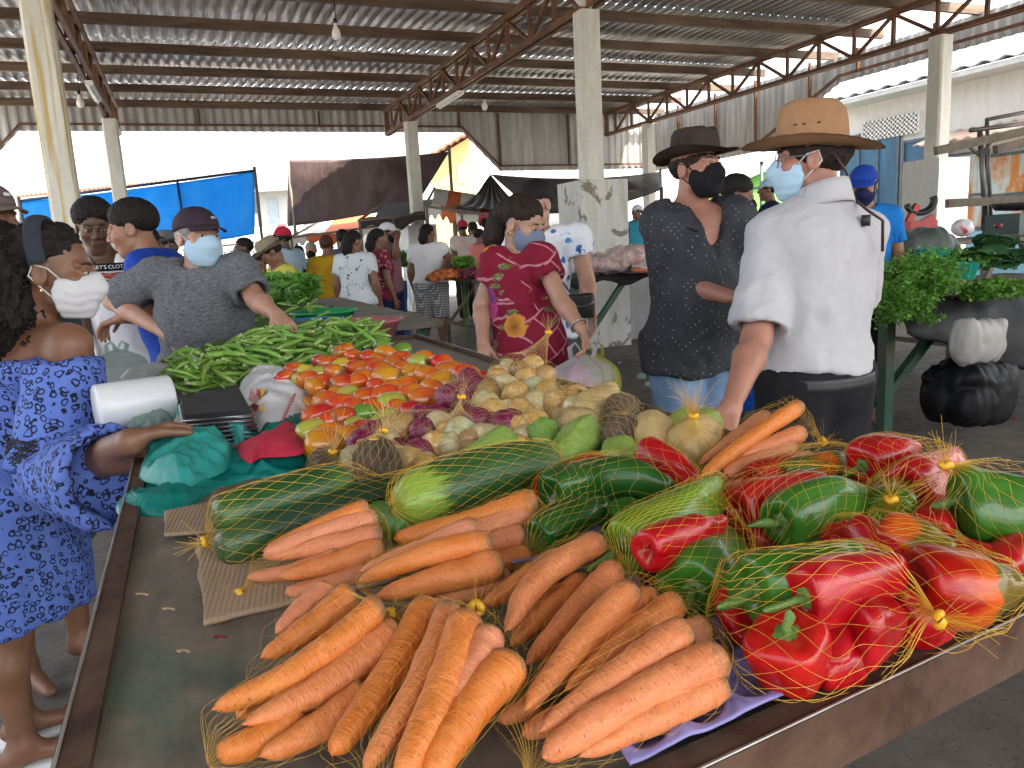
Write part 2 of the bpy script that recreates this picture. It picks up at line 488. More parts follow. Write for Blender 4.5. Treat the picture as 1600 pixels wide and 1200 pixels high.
def shelter():
    t = thing('market_shelter', 'open market shelter with corrugated metal roof on white pillars and rusty trusses', 'market hall', (XB, Y0, 0))
    m_r, m_c = m_roof(), m_clad()
    # sheets are lapped over the purlins, each course a little above the next
    mb = MB(); ys = [18.35, 16.68, 15.11, 13.65, 12.1, 10.6, 9.15, 7.95]
    for k in range(len(ys) - 1):
        corrugated(mb, (-4.2, 11.25), ys[k + 1] - .12, ys[k] + .02, 4.545 + .02 * (k % 2) + .012 * k)
    mb.build('roof_sheet', m_r, t, smooth=False)
    mb = MB(); y = 8.02; k = 0
    while y > ROOF_NEAR:
        corrugated(mb, (-4.2, 11.25), y - 1.65, y, 4.66 + .02 * (k % 2)); y -= 1.5; k += 1
    mb.build('roof_sheet', m_r, t, smooth=False)
    for i, y in enumerate(list(np.arange(18.05, 8.5, -1.49)) + list(np.arange(6.9, ROOF_NEAR, -1.5))):
        mb = MB(); e = 11.25 + (0.25 if i % 2 else .75)
        mb.bar((-4.3, y, 4.47), (e, y, 4.47), .07, .14)
        mb.build('purlin', WOODBEAM, t, smooth=False)
    for X in (XL, XB, XR):
        mb = MB(); ya, yb = 17.75, 8.3
        for z in (ZT + .04, 4.33):
            mb.bar((X - .05, ROOF_NEAR + .5, z), (X - .05, ya, z), .05, .06); mb.bar((X + .05, ROOF_NEAR + .5, z), (X + .05, ya, z), .05, .06)
        y = 18.05 - 1.49; k = 0
        mb.bar((X, ya, ZT + .0), (X, ya, 4.37), .10, .05)
        while y > ROOF_NEAR + 1:
            mb.bar((X, y, ZT + .05), (X, y, 4.42), .05)
            for s in (-.745, .745):
                mb.bar((X, y, 4.31), (X, y + s, ZT + .06), .045)
            mb.bar((X, y + .745, ZT + .05), (X, y + .745, 4.33), .045)
            y -= 1.49
        for yy in np.arange(17.0, ROOF_NEAR + 1, -1.49):
            mb.bar((X - .08, yy - .44, 4.36), (X + .08, yy - .44, 4.36), .12, .02)
        mb.build('truss', RUST, t, smooth=False)
    # far and right cladding: ribbed sheet hung from the eaves
    def clad(mb, a, b, axis, fix, bottom, top):
        wl = .19; n = int(abs(b - a) / wl * 8); s = np.linspace(a, b, n)
        ph = (s / wl) % 1.0; w = np.clip(np.abs((ph - .5) * 4) - .5, 0, 1) * .035
        zb = np.array([bottom(q) for q in s]); kz = 3
        G = np.zeros((n, kz, 3)); zz = zb[:, None] + (top - zb)[:, None] * np.linspace(0, 1, kz)
        G[..., axis] = s[:, None]; G[..., 1 - axis] = fix + w[:, None]; G[..., 2] = zz
        mb.slab(G, .002)
    fb = lambda x: float(np.interp(x, [-3.6, -2.75, 6.5, 7.4], [3.08, 3.97, 3.97, 3.06]))
    rb = lambda y: float(np.interp(y, [11.9, 14.2], [3.95, 2.98]))
    mb = MB(); clad(mb, -4.25, 11.8, 0, 18.35, fb, 4.52); mb.build('end_cladding', m_c, t, smooth=False)
    mb = MB(); clad(mb, 3.0, 18.3, 1, 11.85, rb, 4.42); mb.build('side_cladding', m_c, t, smooth=False)
    mb = MB()
    pts = [(-4.2, 3.2), (-3.55, 3.2), (-2.7, 4.10), (6.45, 4.10), (7.4, 3.18), (11.75, 3.18)]
    for a, b in zip(pts[:-1], pts[1:]): mb.bar((a[0], 18.3, a[1]), (b[0], 18.3, b[1]), .04)
    for x in (-4.2, .6, 3.1, 6.4, 7.4, 9.3, 11.75): mb.bar((x, 18.3, fb(x) + .1), (x, 18.3, 4.42), .045)
    pts = [(18.2, 3.1), (14.2, 3.1), (11.85, 4.06), (4, 4.06)]
    for a, b in zip(pts[:-1], pts[1:]): mb.bar((11.78, a[0], a[1]), (11.78, b[0], b[1]), .045)
    for y in (17.1, 15.6, 14.2, 12.6, 11.4, 9.8, 8.2, 6.6): mb.bar((11.78, y, rb(y) + .1), (11.78, y, 4.46), .05)
    mb.build('cladding_frame', RUST, t, smooth=False)
    m_p = m_concrete('white_pillar_paint', (.66, .65, .58), (.36, .34, .28), .6)
    m_py = m_concrete('yellow_stained_pillar', (.66, .65, .57), (.42, .38, .26), .5, yellow=(.48, .33, .10))
    m_pl = m_concrete('peeling_plinth_plaster', (.60, .59, .55), (.40, .40, .36), .6, patch=True)
    m_pw = m_concrete('whitewashed_plinth', (.72, .71, .68), (.50, .49, .45), .4)
    for X in (XL, XB, XR):
        for Y in (Y0, Y1, Y0 - 7.55):
            near_left = X == XL and Y == Y0
            mb = MB(); w = .24
            n = 14; z = np.linspace(1.6 if not near_left else 0.0, ZT, n)
            s4 = np.array([(-1, -1), (1, -1), (1, 1), (-1, 1)]) * w / 2
            ch = .025
            oct8 = []
            for q in range(4):
                a = s4[q]; pa = s4[q - 1]; na = s4[(q + 1) % 4]
                oct8 += [a + ch * unit(pa - a), a + ch * unit(na - a)]
            oct8 = np.array(oct8)
            P = np.zeros((n, 8, 3)); P[..., :2] = oct8[None] + np.array([X, Y]); P[..., 2] = z[:, None]
            P[..., :2] += .004 * np.stack([vnoise(P.reshape(-1, 3), 3, 1), vnoise(P.reshape(-1, 3), 3, 2)], -1).reshape(n, 8, 2)
            mb.add(P.reshape(-1, 3), grid_faces(n, 8))
            p = mb.build('pillar', m_py if near_left else m_p, t, smooth=False)
            if not near_left:
                zt = {(XB, Y0): 1.93, (XR, Y0): 2.13}.get((X, Y), 1.75 if Y == Y1 else 1.9)
                wx = .60
                mb = MB(); n = 12
                cs = np.array([(-1, -1), (0, -1.0), (1, -1), (1, 0), (1, 1), (0, 1.0), (-1, 1), (-1, 0)]) * wx / 2
                P = np.zeros((n, 8, 3)); P[..., :2] = cs[None] + np.array([X, Y]); P[..., 2] = np.linspace(0, zt, n)[:, None]
                q = P.reshape(-1, 3); P[..., :2] += .009 * np.stack([vnoise(q, 2.3, 3), vnoise(q, 2.3, 5)], -1).reshape(n, 8, 2)
                mb.add(P.reshape(-1, 3), grid_faces(n, 8)); b = (n - 1) * 8
                mb.f.append(np.array([[b + k for k in (0, 1, 2, 3)], [b + k for k in (0, 3, 4, 7)], [b + k for k in (4, 5, 6, 7)]])); mb.m.append(np.zeros(3, int))
                mb.build('plinth', m_pl if (X, Y) == (XB, Y0) else m_pw, t, smooth=False)
    mb = MB(); mb.tube([(XB - .16, Y0 - .1, 4.6), (XB - .16, Y0 - .1, 4.02), (XB - .15, Y0 - .1, 3.93), (XB - .11, Y0 - .1, 3.88), (XB + .02, Y0 - .1, 3.86)], .055, 12)
    mb.build('downpipe', PLASTIC_W, t)
    mb = MB()
    G = np.array([[(x, Y0 - .45, 4.55), (x, Y0 - .45, 4.36), (x, Y0 + .0, 4.36), (x, Y0 + .0, 4.55)] for x in (-4.2, 1, 11.3)], float)
    mb.slab(G, .01); mb.build('gutter', mat('galvanised_gutter', (.62, .62, .60), .45, .3, .3), t, smooth=False)
    return t
shelter()

# ------------------------------------------------------------------ lamps hung under the roof (unlit in daylight)
def bulb(p, drop, label):
    t = thing('light_bulb', label, 'light bulb', p, 'bare bulbs hanging under the roof')
    p = np.array(p)
    mb = MB(); mb.tube([p + (0, 0, drop), p + (.01, 0, drop * .5), p + (0, 0, .13)], .006, 5); mb.build('cord', BLACKRUB, t)
    mb = MB(); mb.lathe([(.0, .14), (.022, .14), (.022, .09), (.018, .085)], 10, p); mb.build('socket', BLACKRUB, t)
    mb = MB(); mb.lathe([(.018, .09), (.022, .06), (.05, .0), (.058, -.04), (.05, -.08), (.028, -.105), (0, -.11)], 14, p)
    mb.build('glass_globe', mat('milky_bulb_glass', (.82, .80, .70), .2, 0, .05), t)
for (px, py, z, d, l) in [(525, 48, 4.0, .42, 'white bare bulb nearest the camera high under the roof centre'),
                          (125, 157, 3.78, .6, 'white bare bulb hanging near the yellow stained pillar'),
                          (757, 163, 3.85, .55, 'small bare bulb beyond the middle truss with a tube lamp')]:
    bulb(onz(px, py, z), d, l)
def tube_lamp(p, label):
    p = np.array(p)
    t = thing('tube_lamp', label, 'tube lamp', p, 'tube lamps clamped under the trusses')
    mb = MB(); mb.box(p + (0, 0, .0), (.10, 1.25, .06)); mb.build('housing', PLASTIC_W, t, smooth=False)
    mb = MB(); mb.tube([p + (0, -.58, -.045), p + (0, .58, -.045)], .018, 10); mb.build('tube', PLASTIC_W, t)
tube_lamp((XL, 13.25, ZT - .03), 'white tube lamp under the left truss')
tube_lamp((XB, 13.3, ZT - .03), 'white tube lamp under the middle truss')

# ------------------------------------------------------------------ houses and walls beyond the shelter
TILE = mat('clay_roof_tile', (.36, .15, .085), .8, 0, .4, 14, .4, 25, col2=(.20, .12, .09))
GLASSD = mat('dark_window_glass', (.10, .13, .16), .12, 0, .1)
def wall_between(mb, A, B, z0, z1, th):
    A = np.array([A[0], A[1], 0.0]); B = np.array([B[0], B[1], 0.0]); d = unit(B - A); n = np.array([-d[1], d[0], 0])
    L = np.linalg.norm(B - A)
    M = np.stack([d, n, np.array([0, 0, 1.0])], 1)
    mb.box((A + B) / 2 + n * th / 2 + np.array([0, 0, (z0 + z1) / 2]), (L, th, z1 - z0), M=M)
def panel(A, B, u0, u1, z0, z1, off, th):
    """a box let into the wall A-B at fractions u0..u1"""
    A = np.array([A[0], A[1], 0.0]); B = np.array([B[0], B[1], 0.0]); d = unit(B - A); n = np.array([-d[1], d[0], 0])
    mb = MB(); p0, p1 = A + (B - A) * u0, A + (B - A) * u1
    M = np.stack([d, n, np.array([0, 0, 1.0])], 1)
    mb.box((p0 + p1) / 2 - n * off + np.array([0, 0, (z0 + z1) / 2]), (np.linalg.norm(p1 - p0), th, z1 - z0), M=M)
    return mb
def zat(x, y, d): return float(W(x, y, d)[2])

def grey_house():
    A, B = W(330, 400, 27.5), W(520, 392, 27.5)
    t = thing('concrete_house', 'pale grey flat-roofed house between blue tarp and brown tarp', 'house', (A[0], A[1], 0))
    mb = MB(); wall_between(mb, A, B, 0, zat(425, 300, 27.5), 6); mb.build('wall', m_concrete('grey_render', (.36, .36, .35), (.26, .26, .25), .4), t, smooth=False)
    mb = MB(); A2, B2 = A - HD * .5, B - HD * .5; wall_between(mb, A2, B2, zat(425, 300, 27.5) + .004, zat(425, 266, 27.5), 6.4)
    mb.build('parapet', m_concrete('grey_parapet', (.33, .33, .33), (.24, .24, .23), .4), t, smooth=False)
    u = lambda px: (px - 330) / 190.0
    w = panel(A, B, u(400), u(411), zat(405, 333, 27.5), zat(405, 310, 27.5), 0.0, .06).build('window', GLASSD, t, smooth=False)
    panel(A, B, u(411.5), u(413), zat(405, 334, 27.5), zat(405, 309, 27.5), .04, .05).build('frame', PLASTIC_W, w, smooth=False)
    panel(A, B, u(426), u(442), zat(433, 356, 27.5), zat(433, 310, 27.5), 0.0, .06).build('door', mat('grey_glazed_door', (.26, .31, .34), .25), t, smooth=False)
grey_house()
def yellow_house():
    # gable wall facing the market, sunlight on the right half put into a whiter wall colour
    d = 30.0
    A, B, C2 = W(676, 300, d), W(742, 300, d), W(800, 300, d + 3)
    t = thing('yellow_house', 'cream yellow gabled house with clay tile roof behind brown tarp', 'house', (A[0], A[1], 0))
    zr, ze = zat(742, 212, d), zat(690, 250, d)
    m = mat('cream_yellow_wall', (.52, .40, .16), .85, 0, .12, 2, .2, 20, col2=(.44, .33, .14), th=(.5, .8))
    mb = MB()
    n = 2
    dirw = unit(np.array([B[0] - A[0], B[1] - A[1], 0])); back = np.array([-dirw[1], dirw[0], 0]) * 8
    Ag, Bg = np.array([A[0], A[1], 0]), np.array([B[0], B[1], 0])
    v = [Ag, Bg, Bg + (0, 0, zr), Ag + (0, 0, ze)]; v = v + [p + back for p in v]
    mb.add(v, [(0, 1, 2, 3), (7, 6, 5, 4), (0, 4, 5, 1), (1, 5, 6, 2), (2, 6, 7, 3), (3, 7, 4, 0)])
    mb.build('wall', m, t, smooth=False)
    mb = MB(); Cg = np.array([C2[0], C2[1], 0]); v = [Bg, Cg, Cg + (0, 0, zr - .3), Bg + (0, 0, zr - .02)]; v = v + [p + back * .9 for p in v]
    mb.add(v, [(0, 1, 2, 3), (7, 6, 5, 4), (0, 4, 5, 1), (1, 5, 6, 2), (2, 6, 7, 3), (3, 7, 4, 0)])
    mb.build('side_wing', mat('cream_wall_painted_sunlit', (.60, .55, .42), .85, 0, .1, 2), t, smooth=False)
    mb = MB(); up = np.array([0, 0, .16])
    a = Ag + (0, 0, ze) - dirw * .5 - np.array([0, 0, .3]); b = Bg + (0, 0, zr) + dirw * .1
    front = -unit(back) * .45
    us = np.linspace(0, 1, 18); G = np.array([[a + (b - a) * q + front + (back - front) * r + np.array([0, 0, .06 * (k % 2)]) + up for r in (0, 1)] for k, q in enumerate(us)])
    mb.slab(G, .09); mb.build('roof', TILE, t, smooth=False)
    mb = panel(A, B, (716 - 676) / 66, (727 - 676) / 66, zat(722, 286, d), zat(722, 256, d), .0, .05)
    w = mb.build('window', mat('pale_shutter', (.66, .60, .46), .7), t, smooth=False)
    for k in range(3):
        panel(A, B, (716.5 + 4 * k - 676) / 66, (718 + 4 * k - 676) / 66, zat(722, 285, d), zat(722, 257, d), .03, .03).build('slat', mat('dark_slat', (.2, .18, .14), .7), w, smooth=False)
yellow_house()
def tiled_house():
    d = 34.0; A, B = W(60, 420, d), W(350, 405, d)
    t = thing('tiled_house', 'low white house with long clay tile roof behind blue tarp', 'house', (A[0], A[1], 0))
    z = zat(150, 303, d)
    mb = MB(); wall_between(mb, A, B, 0, z, 6); mb.build('wall', WHITEWALL, t, smooth=False)
    Ag, Bg = np.array([A[0], A[1], z]), np.array([B[0], B[1], z + .35])
    dv = unit(Bg - Ag); n = np.array([-dv[1], dv[0], 0])
    us = np.linspace(-.02, 1.02, 90)
    mb = MB(); G = np.array([[Ag + (Bg - Ag) * q + n * (r * 4.2 - .5) + np.array([0, 0, .75 * r + .07 * (k % 2)]) for r in (0, 1)] for k, q in enumerate(us)])
    mb.slab(G, .08); mb.build('roof', TILE, t, smooth=False)
tiled_house()
def right_house():
    X = 15.0
    t = thing('white_shop_building', 'white shop building with corrugated eave, blue doors and pierced block vent', 'shop building', (X, 11, 0))
    ze = 4.12; ya, yb = 3.5, float(onx(1315, 200, X)[1])
    mb = MB(); mb.box((X + 3, (ya + yb) / 2, ze / 2), (6, yb - ya, ze)); mb.build('wall', WHITEWALL, t, smooth=False)
    n = 110; ys = np.linspace(ya - .3, yb + .45, n); G = np.zeros((n, 3, 3)); wv = .035 * np.sin(np.arange(n) * 1.6)
    for k, (dx, dz) in enumerate(((-.75, 0.0), (1.0, .35), (4.0, .95))):
        G[:, k, 0] = X + dx; G[:, k, 1] = ys; G[:, k, 2] = ze + .04 + dz + wv
    mb = MB(); mb.slab(G, .03); mb.build('roof', mat('fibre_cement_sheet', (.52, .52, .49), .85, 0, .4, 3, .2, col2=(.30, .29, .27)), t)
    mb = MB(); mb.box((X - .35, (ya + yb) / 2, ze - .06), (.7, yb - ya + .1, .10)); mb.build('eave_slab', m_concrete('grey_eave', (.50, .50, .48), (.3, .3, .28), .5), t, smooth=False)
    # pierced concrete block vent
    p0, p1 = onx(1352, 212, X), onx(1440, 178, X)
    y1, y0, z0, z1 = p0[1], p1[1], onx(1440, 205, X)[2], onx(1440, 176, X)[2]
    mb = MB(); ny, nz = 13, 4
    for i in range(ny + 1): mb.box((X - .05, y0 + (y1 - y0) * i / ny, (z0 + z1) / 2), (.10, .045, z1 - z0 + .05))
    for k in range(nz + 1): mb.box((X - .056, (y0 + y1) / 2, z0 + (z1 - z0) * k / nz), (.088, y1 - y0, .045))
    v = mb.build('block_vent', mat('pale_vent_block', (.72, .71, .67), .8), t, smooth=False)
    mb = MB(); mb.box((X - .004, (y0 + y1) / 2, (z0 + z1) / 2), (.006, y1 - y0, z1 - z0)); mb.build('vent_shade_sheet', mat('painted_vent_shade', (.10, .11, .12), .9), v, smooth=False)  # thin dark sheet stands in for the shade inside the block holes
    def door(pxl, pxr, ytop, m, name, cols, zb=0.02):
        a, b = onx(pxl, ytop, X), onx(pxr, ytop, X); y1, y0, z1 = a[1], b[1], onx((pxl + pxr) / 2, ytop, X)[2]
        mb = MB(); mb.box((X - .03, (y0 + y1) / 2, (z1 + zb) / 2), (.05, y1 - y0, z1 - zb)); d = mb.build(name, m, t, smooth=False)
        mb = MB()
        for i in range(cols + 1): mb.box((X - .07, y0 + (y1 - y0) * i / cols, (z1 + zb) / 2), (.035, .05, z1 - zb + .03))
        for z in (zb + .03, zb + (z1 - zb) * .45, z1 - .02): mb.box((X - .066, (y0 + y1) / 2, z), (.028, y1 - y0, .06))
        mb.build('door_frame', mat(name + '_frame', (.10, .14, .17), .6, .2, .4), d, smooth=False)
        return d
    BLUED = mat('old_blue_door_paint', (.030, .145, .26), .6, 0, .45, 4, .15, 30, col2=(.02, .07, .13), stretch=(1, 1, .25))
    door(1318, 1408, 207, BLUED, 'blue_door', 3)
    door(1416, 1484, 215, BLUED, 'blue_door', 2)
    tm = NT('rust_stained_blue_door'); v = tm.tc()
    s3 = tm.noise(tm.mapping(v, scale=(1, 1.6, .5)), 1.7, 5, .6, .5)
    c = tm.mix(tm.ramp(s3, [(.44, 0.0), (.56, 1.0)]), (.42, .56, .58), (.50, .20, .055))
    c = tm.mix(tm.ramp(tm.noise(v, 9, 4), [(.5, 0.0), (.8, .5)]), c, (.62, .55, .40))
    tm.set(Base_Color=c, Roughness=.65)
    door(1490, 1545, 238, tm.m, 'rusty_door', 1, 1.05)
    door(1546, 1680, 234, tm.m, 'rusty_door', 2, 1.05)
    LB = mat('pale_blue_panel', (.22, .47, .62), .6, 0, .25, 4, 0, 40, col2=(.45, .40, .32), th=(.55, .8))
    a, b = onx(1488, 330, X), onx(1690, 330, X)
    mb = MB(); mb.box((X - .05, (a[1] + b[1]) / 2, .52), (.09, a[1] - b[1], 1.0)); mb.build('door_plinth', LB, t, smooth=False)
    # small awning over the rusty doors
    a, b = onx(1476, 208, X), onx(1700, 190, X)
    ys = np.linspace(a[1], b[1], 40); G = np.zeros((40, 2, 3)); z = onx(1500, 212, X)[2]
    for k, (dx, dz) in enumerate(((-.9, -.16), (-.02, .10))): G[:, k] = np.stack([np.full(40, X + dx), ys, z + dz + .03 * np.sin(np.arange(40) * 1.6)], -1)
    mb = MB(); mb.slab(G, .02); mb.build('awning', mat('pink_faded_awning', (.62, .36, .26), .8, 0, .3, 3, col2=(.66, .60, .48)), t)
right_house()
def far_walls():
    d = 30.0; A, B = W(905, 380, d), W(1350, 356, d + 6)
    t = thing('white_boundary_wall', 'long white wall across the street beyond the right pillar', 'wall', (A[0], A[1], 0))
    mb = MB(); wall_between(mb, A, B, 0, zat(1050, 248, d), .4); mb.build('wall', WHITEWALL, t, smooth=False)
    mb = MB(); wall_between(mb, A - HD * .08, B - HD * .08, zat(1050, 248, d) + .004, zat(1050, 244, d), .56); mb.build('coping', WHITEWALL, t, smooth=False)
    d = 22.0; A, B = W(1118, 380, d), W(1222, 350, d)
    A0, B0 = np.array([A[0], A[1], 0]), np.array([B[0], B[1], 0]); n = HD * 3
    t = thing('green_house', 'bright green house with sloping gable beside the dark-haired woman', 'house', A0)
    z0, z1 = zat(1118, 300, d), zat(1222, 258, d)
    v = [A0, B0, B0 + (0, 0, z1), A0 + (0, 0, z0)]; v = v + [p + n for p in v]
    mb = MB(); mb.add(v, [(0, 1, 2, 3), (7, 6, 5, 4), (0, 4, 5, 1), (1, 5, 6, 2), (2, 6, 7, 3), (3, 7, 4, 0)])
    mb.build('wall', mat('bright_green_wall', (.20, .52, .10), .8, 0, .15, 2), t, smooth=False)
    mb = MB(); e = np.array([0, 0, .05]); mb.slab(np.array([[A0 + (0, 0, z0) + e - HD * .2, A0 + (0, 0, z0) + e + n], [B0 + (0, 0, z1) + e - HD * .2, B0 + (0, 0, z1) + e + n]]), .06)
    mb.build('roof_edge', WHITEWALL, t, smooth=False)
    p = W(1190, 258, 21.5)
    t = thing('street_lamp', 'dark street lamp pole with small lantern by the green house', 'street lamp', (p[0], p[1], 0))
    mb = MB(); mb.tube([(p[0], p[1], 0), (p[0], p[1], 3.1)], .045, 8); mb.build('pole', mat('dark_green_pole', (.03, .07, .05), .5), t)
    mb = MB(); mb.box((p[0], p[1], 3.14), (.5, .18, .09)); mb.build('lantern', PLASTIC_W, t, smooth=False)
far_walls()

# ------------------------------------------------------------------ tarpaulins and canopies
def sheet_mat(name, col, rough=.45, col2=None, crease=1.0, trans=.0, var=.2):
    t = NT(name); v = t.tc()
    n1 = t.noise(v, .9, 4, .6, .5); n2 = t.noise(t.mapping(v, scale=(1, 1, .25)), 5, 5, .6, 1.2)
    c = t.mix(t.ramp(n1, [(.3, 0.0), (.7, 1.0)]), tuple(a * (1 - var) for a in col), col)
    if col2: c = t.mix(t.ramp(n2, [(.5, 0.0), (.72, .6)]), c, col2)
    t.set(Base_Color=c, Roughness=rough)
    if trans:
        tr = t.n('ShaderNodeBsdfTranslucent'); t.l(c, tr.inputs[0]); mx = t.n('ShaderNodeMixShader'); mx.inputs[0].default_value = trans
        t.l(t.b.outputs[0], mx.inputs[1]); t.l(tr.outputs[0], mx.inputs[2]); t.l(mx.outputs[0], t.out.inputs[0])
    t.bump(n2, .5 * crease, .03)
    return t.m
def quad_sheet(c00, c10, c11, c01, nu=40, nv=20, wob=.04, ws=1.5, sag=0.0, seed=0):
    u = np.linspace(0, 1, nu)[:, None, None]; v = np.linspace(0, 1, nv)[None, :, None]
    c00, c10, c11, c01 = [np.asarray(c, float) for c in (c00, c10, c11, c01)]
    G = (1 - u) * (1 - v) * c00 + u * (1 - v) * c10 + u * v * c11 + (1 - u) * v * c01
    q = G.reshape(-1, 3); n = unit(np.cross(c10 - c00, c01 - c00))
    edge = (np.sin(PI * u[..., 0]) * np.sin(PI * v[..., 0])) ** .5
    return G + (wob * fbm(q, ws, 3, seed).reshape(nu, nv) * edge)[..., None] * n - (sag * 4 * u[..., 0] * (1 - u[..., 0]))[..., None] * np.array([0, 0, 1.0])

def blue_tarp():
    d0, d1 = 15.6, 17.2
    a, b, c, d = W(30, 316, d0), W(398, 268, d1), W(398, 366, d1), W(30, 420, d0)
    t = thing('blue_tarp', 'bright blue tarpaulin stretched as a screen behind the gray T-shirt man', 'tarpaulin', (a[0], a[1], 0))
    mb = MB(); mb.slab(quad_sheet(a, b, c, d, 70, 24, .10, .9, .03, 3), .006)
    s = mb.build('sheet', sheet_mat('blue_tarpaulin', (.02, .46, .92), .38, (.07, .55, .92), 1, .5, .12), t)
    mb = MB(); mb.tube([a + (0, 0, .02), b + (0, 0, .02)], .03, 6); mb.build('top_hem', mat('dark_blue_hem', (.01, .04, .12), .5), t)
    mb = MB(); p0, p1 = a + (b - a) * .655, d + (c - d) * .70; mb.tube([p0 - HD * .06, (p0 + p1) / 2 - HD * .09, p1 - HD * .06], .028, 5)
    mb.build('seam', mat('dark_blue_hem', (.01, .04, .12), .5), t); mb = MB()
    p0, p1 = a + (b - a) * .20, d + (c - d) * .33; mb.tube([p0 - HD * .06, (p0 + p1) / 2 - HD * .09, p1 - HD * .06], .028, 5)
    mb.build('seam', mat('dark_blue_hem', (.01, .04, .12), .5), t)
    for p in (a, b):
        mb = MB(); mb.tube([(p[0], p[1], 0), p + (0, 0, .1)], .035, 6); mb.build('post', WEATHERWOOD, t)
blue_tarp()
def brown_tarp():
    d = 19.0
    a, b, c, e = W(450, 250, d), W(702, 237, d), W(652, 318, d - .3), W(449, 354, d)
    t = thing('brown_tarp', 'dark brown tarpaulin hung above the crowded stalls', 'tarpaulin', (a[0], a[1], 0))
    mb = MB(); G = quad_sheet(a, b, c, e, 50, 24, .16, .8, .05, 8)
    mb.slab(G, .006)
    mb.build('sheet', sheet_mat('brown_tarpaulin', (.060, .034, .030), .5, (.11, .075, .07), 1), t)
    for p in (a, b):
        mb = MB(); mb.tube([(p[0], p[1], 0), p + (0, 0, .15)], .04, 6); mb.build('post', WEATHERWOOD, t)
brown_tarp()
def black_tent():
    d = 17.0
    ap = W(766, 272, d); r = W(1032, 268, d + 1); l = W(710, 324, d - 2.2); f1 = W(838, 334, d - 3); f2 = W(1034, 296, d - 1.5); bk = W(745, 318, d + 2)
    t = thing('black_tent', 'black plastic tent canopy gathered to a peak behind the women', 'tent', (ap[0], ap[1], 0))
    mb = MB()
    def fan(p, q, seed):
        u = np.linspace(0, 1, 26)[:, None, None]; v = np.linspace(0.02, 1, 14)[None, :, None]
        edge = np.asarray(p)[None, None] * (1 - u) + np.asarray(q)[None, None] * u
        G = ap[None, None] * (1 - v) + edge * v
        pl = np.sin(u[..., 0] * 40 + seed) * .05 * (1 - v[..., 0] * .7) * np.minimum(1, v[..., 0] * 4) - .35 * np.sin(PI * v[..., 0]) * .4
        G[..., 2] += pl; return G
    mb.slab(fan(l, f1, 0), .006)
    mb.slab(quad_sheet(ap, r, f2, f1, 40, 14, .12, 1.2, .12, 5), .006)
    mb.build('canopy', sheet_mat('black_plastic_tent', (.035, .030, .029), .42, (.10, .09, .088), 1), t)
    for p in (l, f1, r, f2):
        mb = MB(); mb.tube([(p[0], p[1], 0), p + (0, 0, .05)], .035, 6); mb.build('post', WEATHERWOOD, t)
black_tent()
def striped_awning(name, label, pts, stripes, d, over=2.2, post=True):
    """a sloping stall canopy with a scalloped valance: pts are its front edge in the photograph"""
    a, b = W(*pts[0], d), W(*pts[1], d + .4)
    t = thing(name, label, 'awning', (a[0], a[1], 0))
    nu = 60; u = np.linspace(0, 1, nu)
    back = HD * over + np.array([0, 0, .45])
    for k, (u0, u1, m) in enumerate(stripes):
        uu = np.linspace(u0, u1, 12)[:, None, None]; v = np.linspace(0, 1, 8)[None, :, None]
        G = (a + (b - a) * uu) + back * v; G = G + np.array([0, 0, 1.0]) * (.05 * np.sin(uu * 9) * (1 - v)) - np.array([0, 0, .18]) * np.sin(PI * v)
        mb = MB(); mb.slab(G, .006)
        drop = np.array([0, 0, -.20]); G2 = (a + (b - a) * uu) - HD * .01 + np.array([0, 0, 1.0]) * (.05 * np.sin(uu * 9)) + drop * np.linspace(0.02, 1, 4)[None, :, None] * (1 + .25 * np.sin(uu * 60))
        mb.slab(G2, .006); mb.build('canopy', m, t)
    mb = MB()
    for q in (0.02, .5, .98):
        p = a + (b - a) * q; mb2 = MB(); mb2.tube([(p[0], p[1], 0), p], .03, 6); mb2.build('post', WEATHERWOOD, t)
    for q in (0.0, 1.0):
        p = a + (b - a) * q; mb.tube([p, p + back], .025, 6)
    mb.tube([a, b], .025, 6); mb.build('frame', WEATHERWOOD, t)
CW, CO, CRD, CBL = [sheet_mat('canopy_' + n, c, .6, None, .6, .35, .15) for n, c in (('white', (.78, .76, .72)), ('orange', (.72, .20, .06)), ('red', (.62, .06, .07)), ('blue', (.10, .30, .55)))]
striped_awning('striped_awning', 'stall awning striped white orange and pink beside the rear pillar', [(664, 322), (776, 338)],
               [(0, .22, CW), (.22, .42, CO), (.42, .74, CW), (.74, .88, CRD), (.88, 1, CBL)], 13.5)
striped_awning('orange_awning', 'orange and white awning below the brown tarp', [(452, 372), (600, 352)], [(0, .18, CW), (.18, .62, CO), (.62, 1, CW)], 17.0, 3.0)
striped_awning('white_awning', 'white printed awning below the blue tarp', [(345, 384), (452, 372)], [(0, .5, CW), (.5, .66, CRD), (.66, 1, CW)], 19.0, 2.0)
striped_awning('dark_awning', 'dark flat stall cover behind the floral dressed shoppers', [(560, 345), (668, 333)], [(0, 1, sheet_mat('dark_cover', (.05, .04, .035), .7))], 15.0, 3.0)
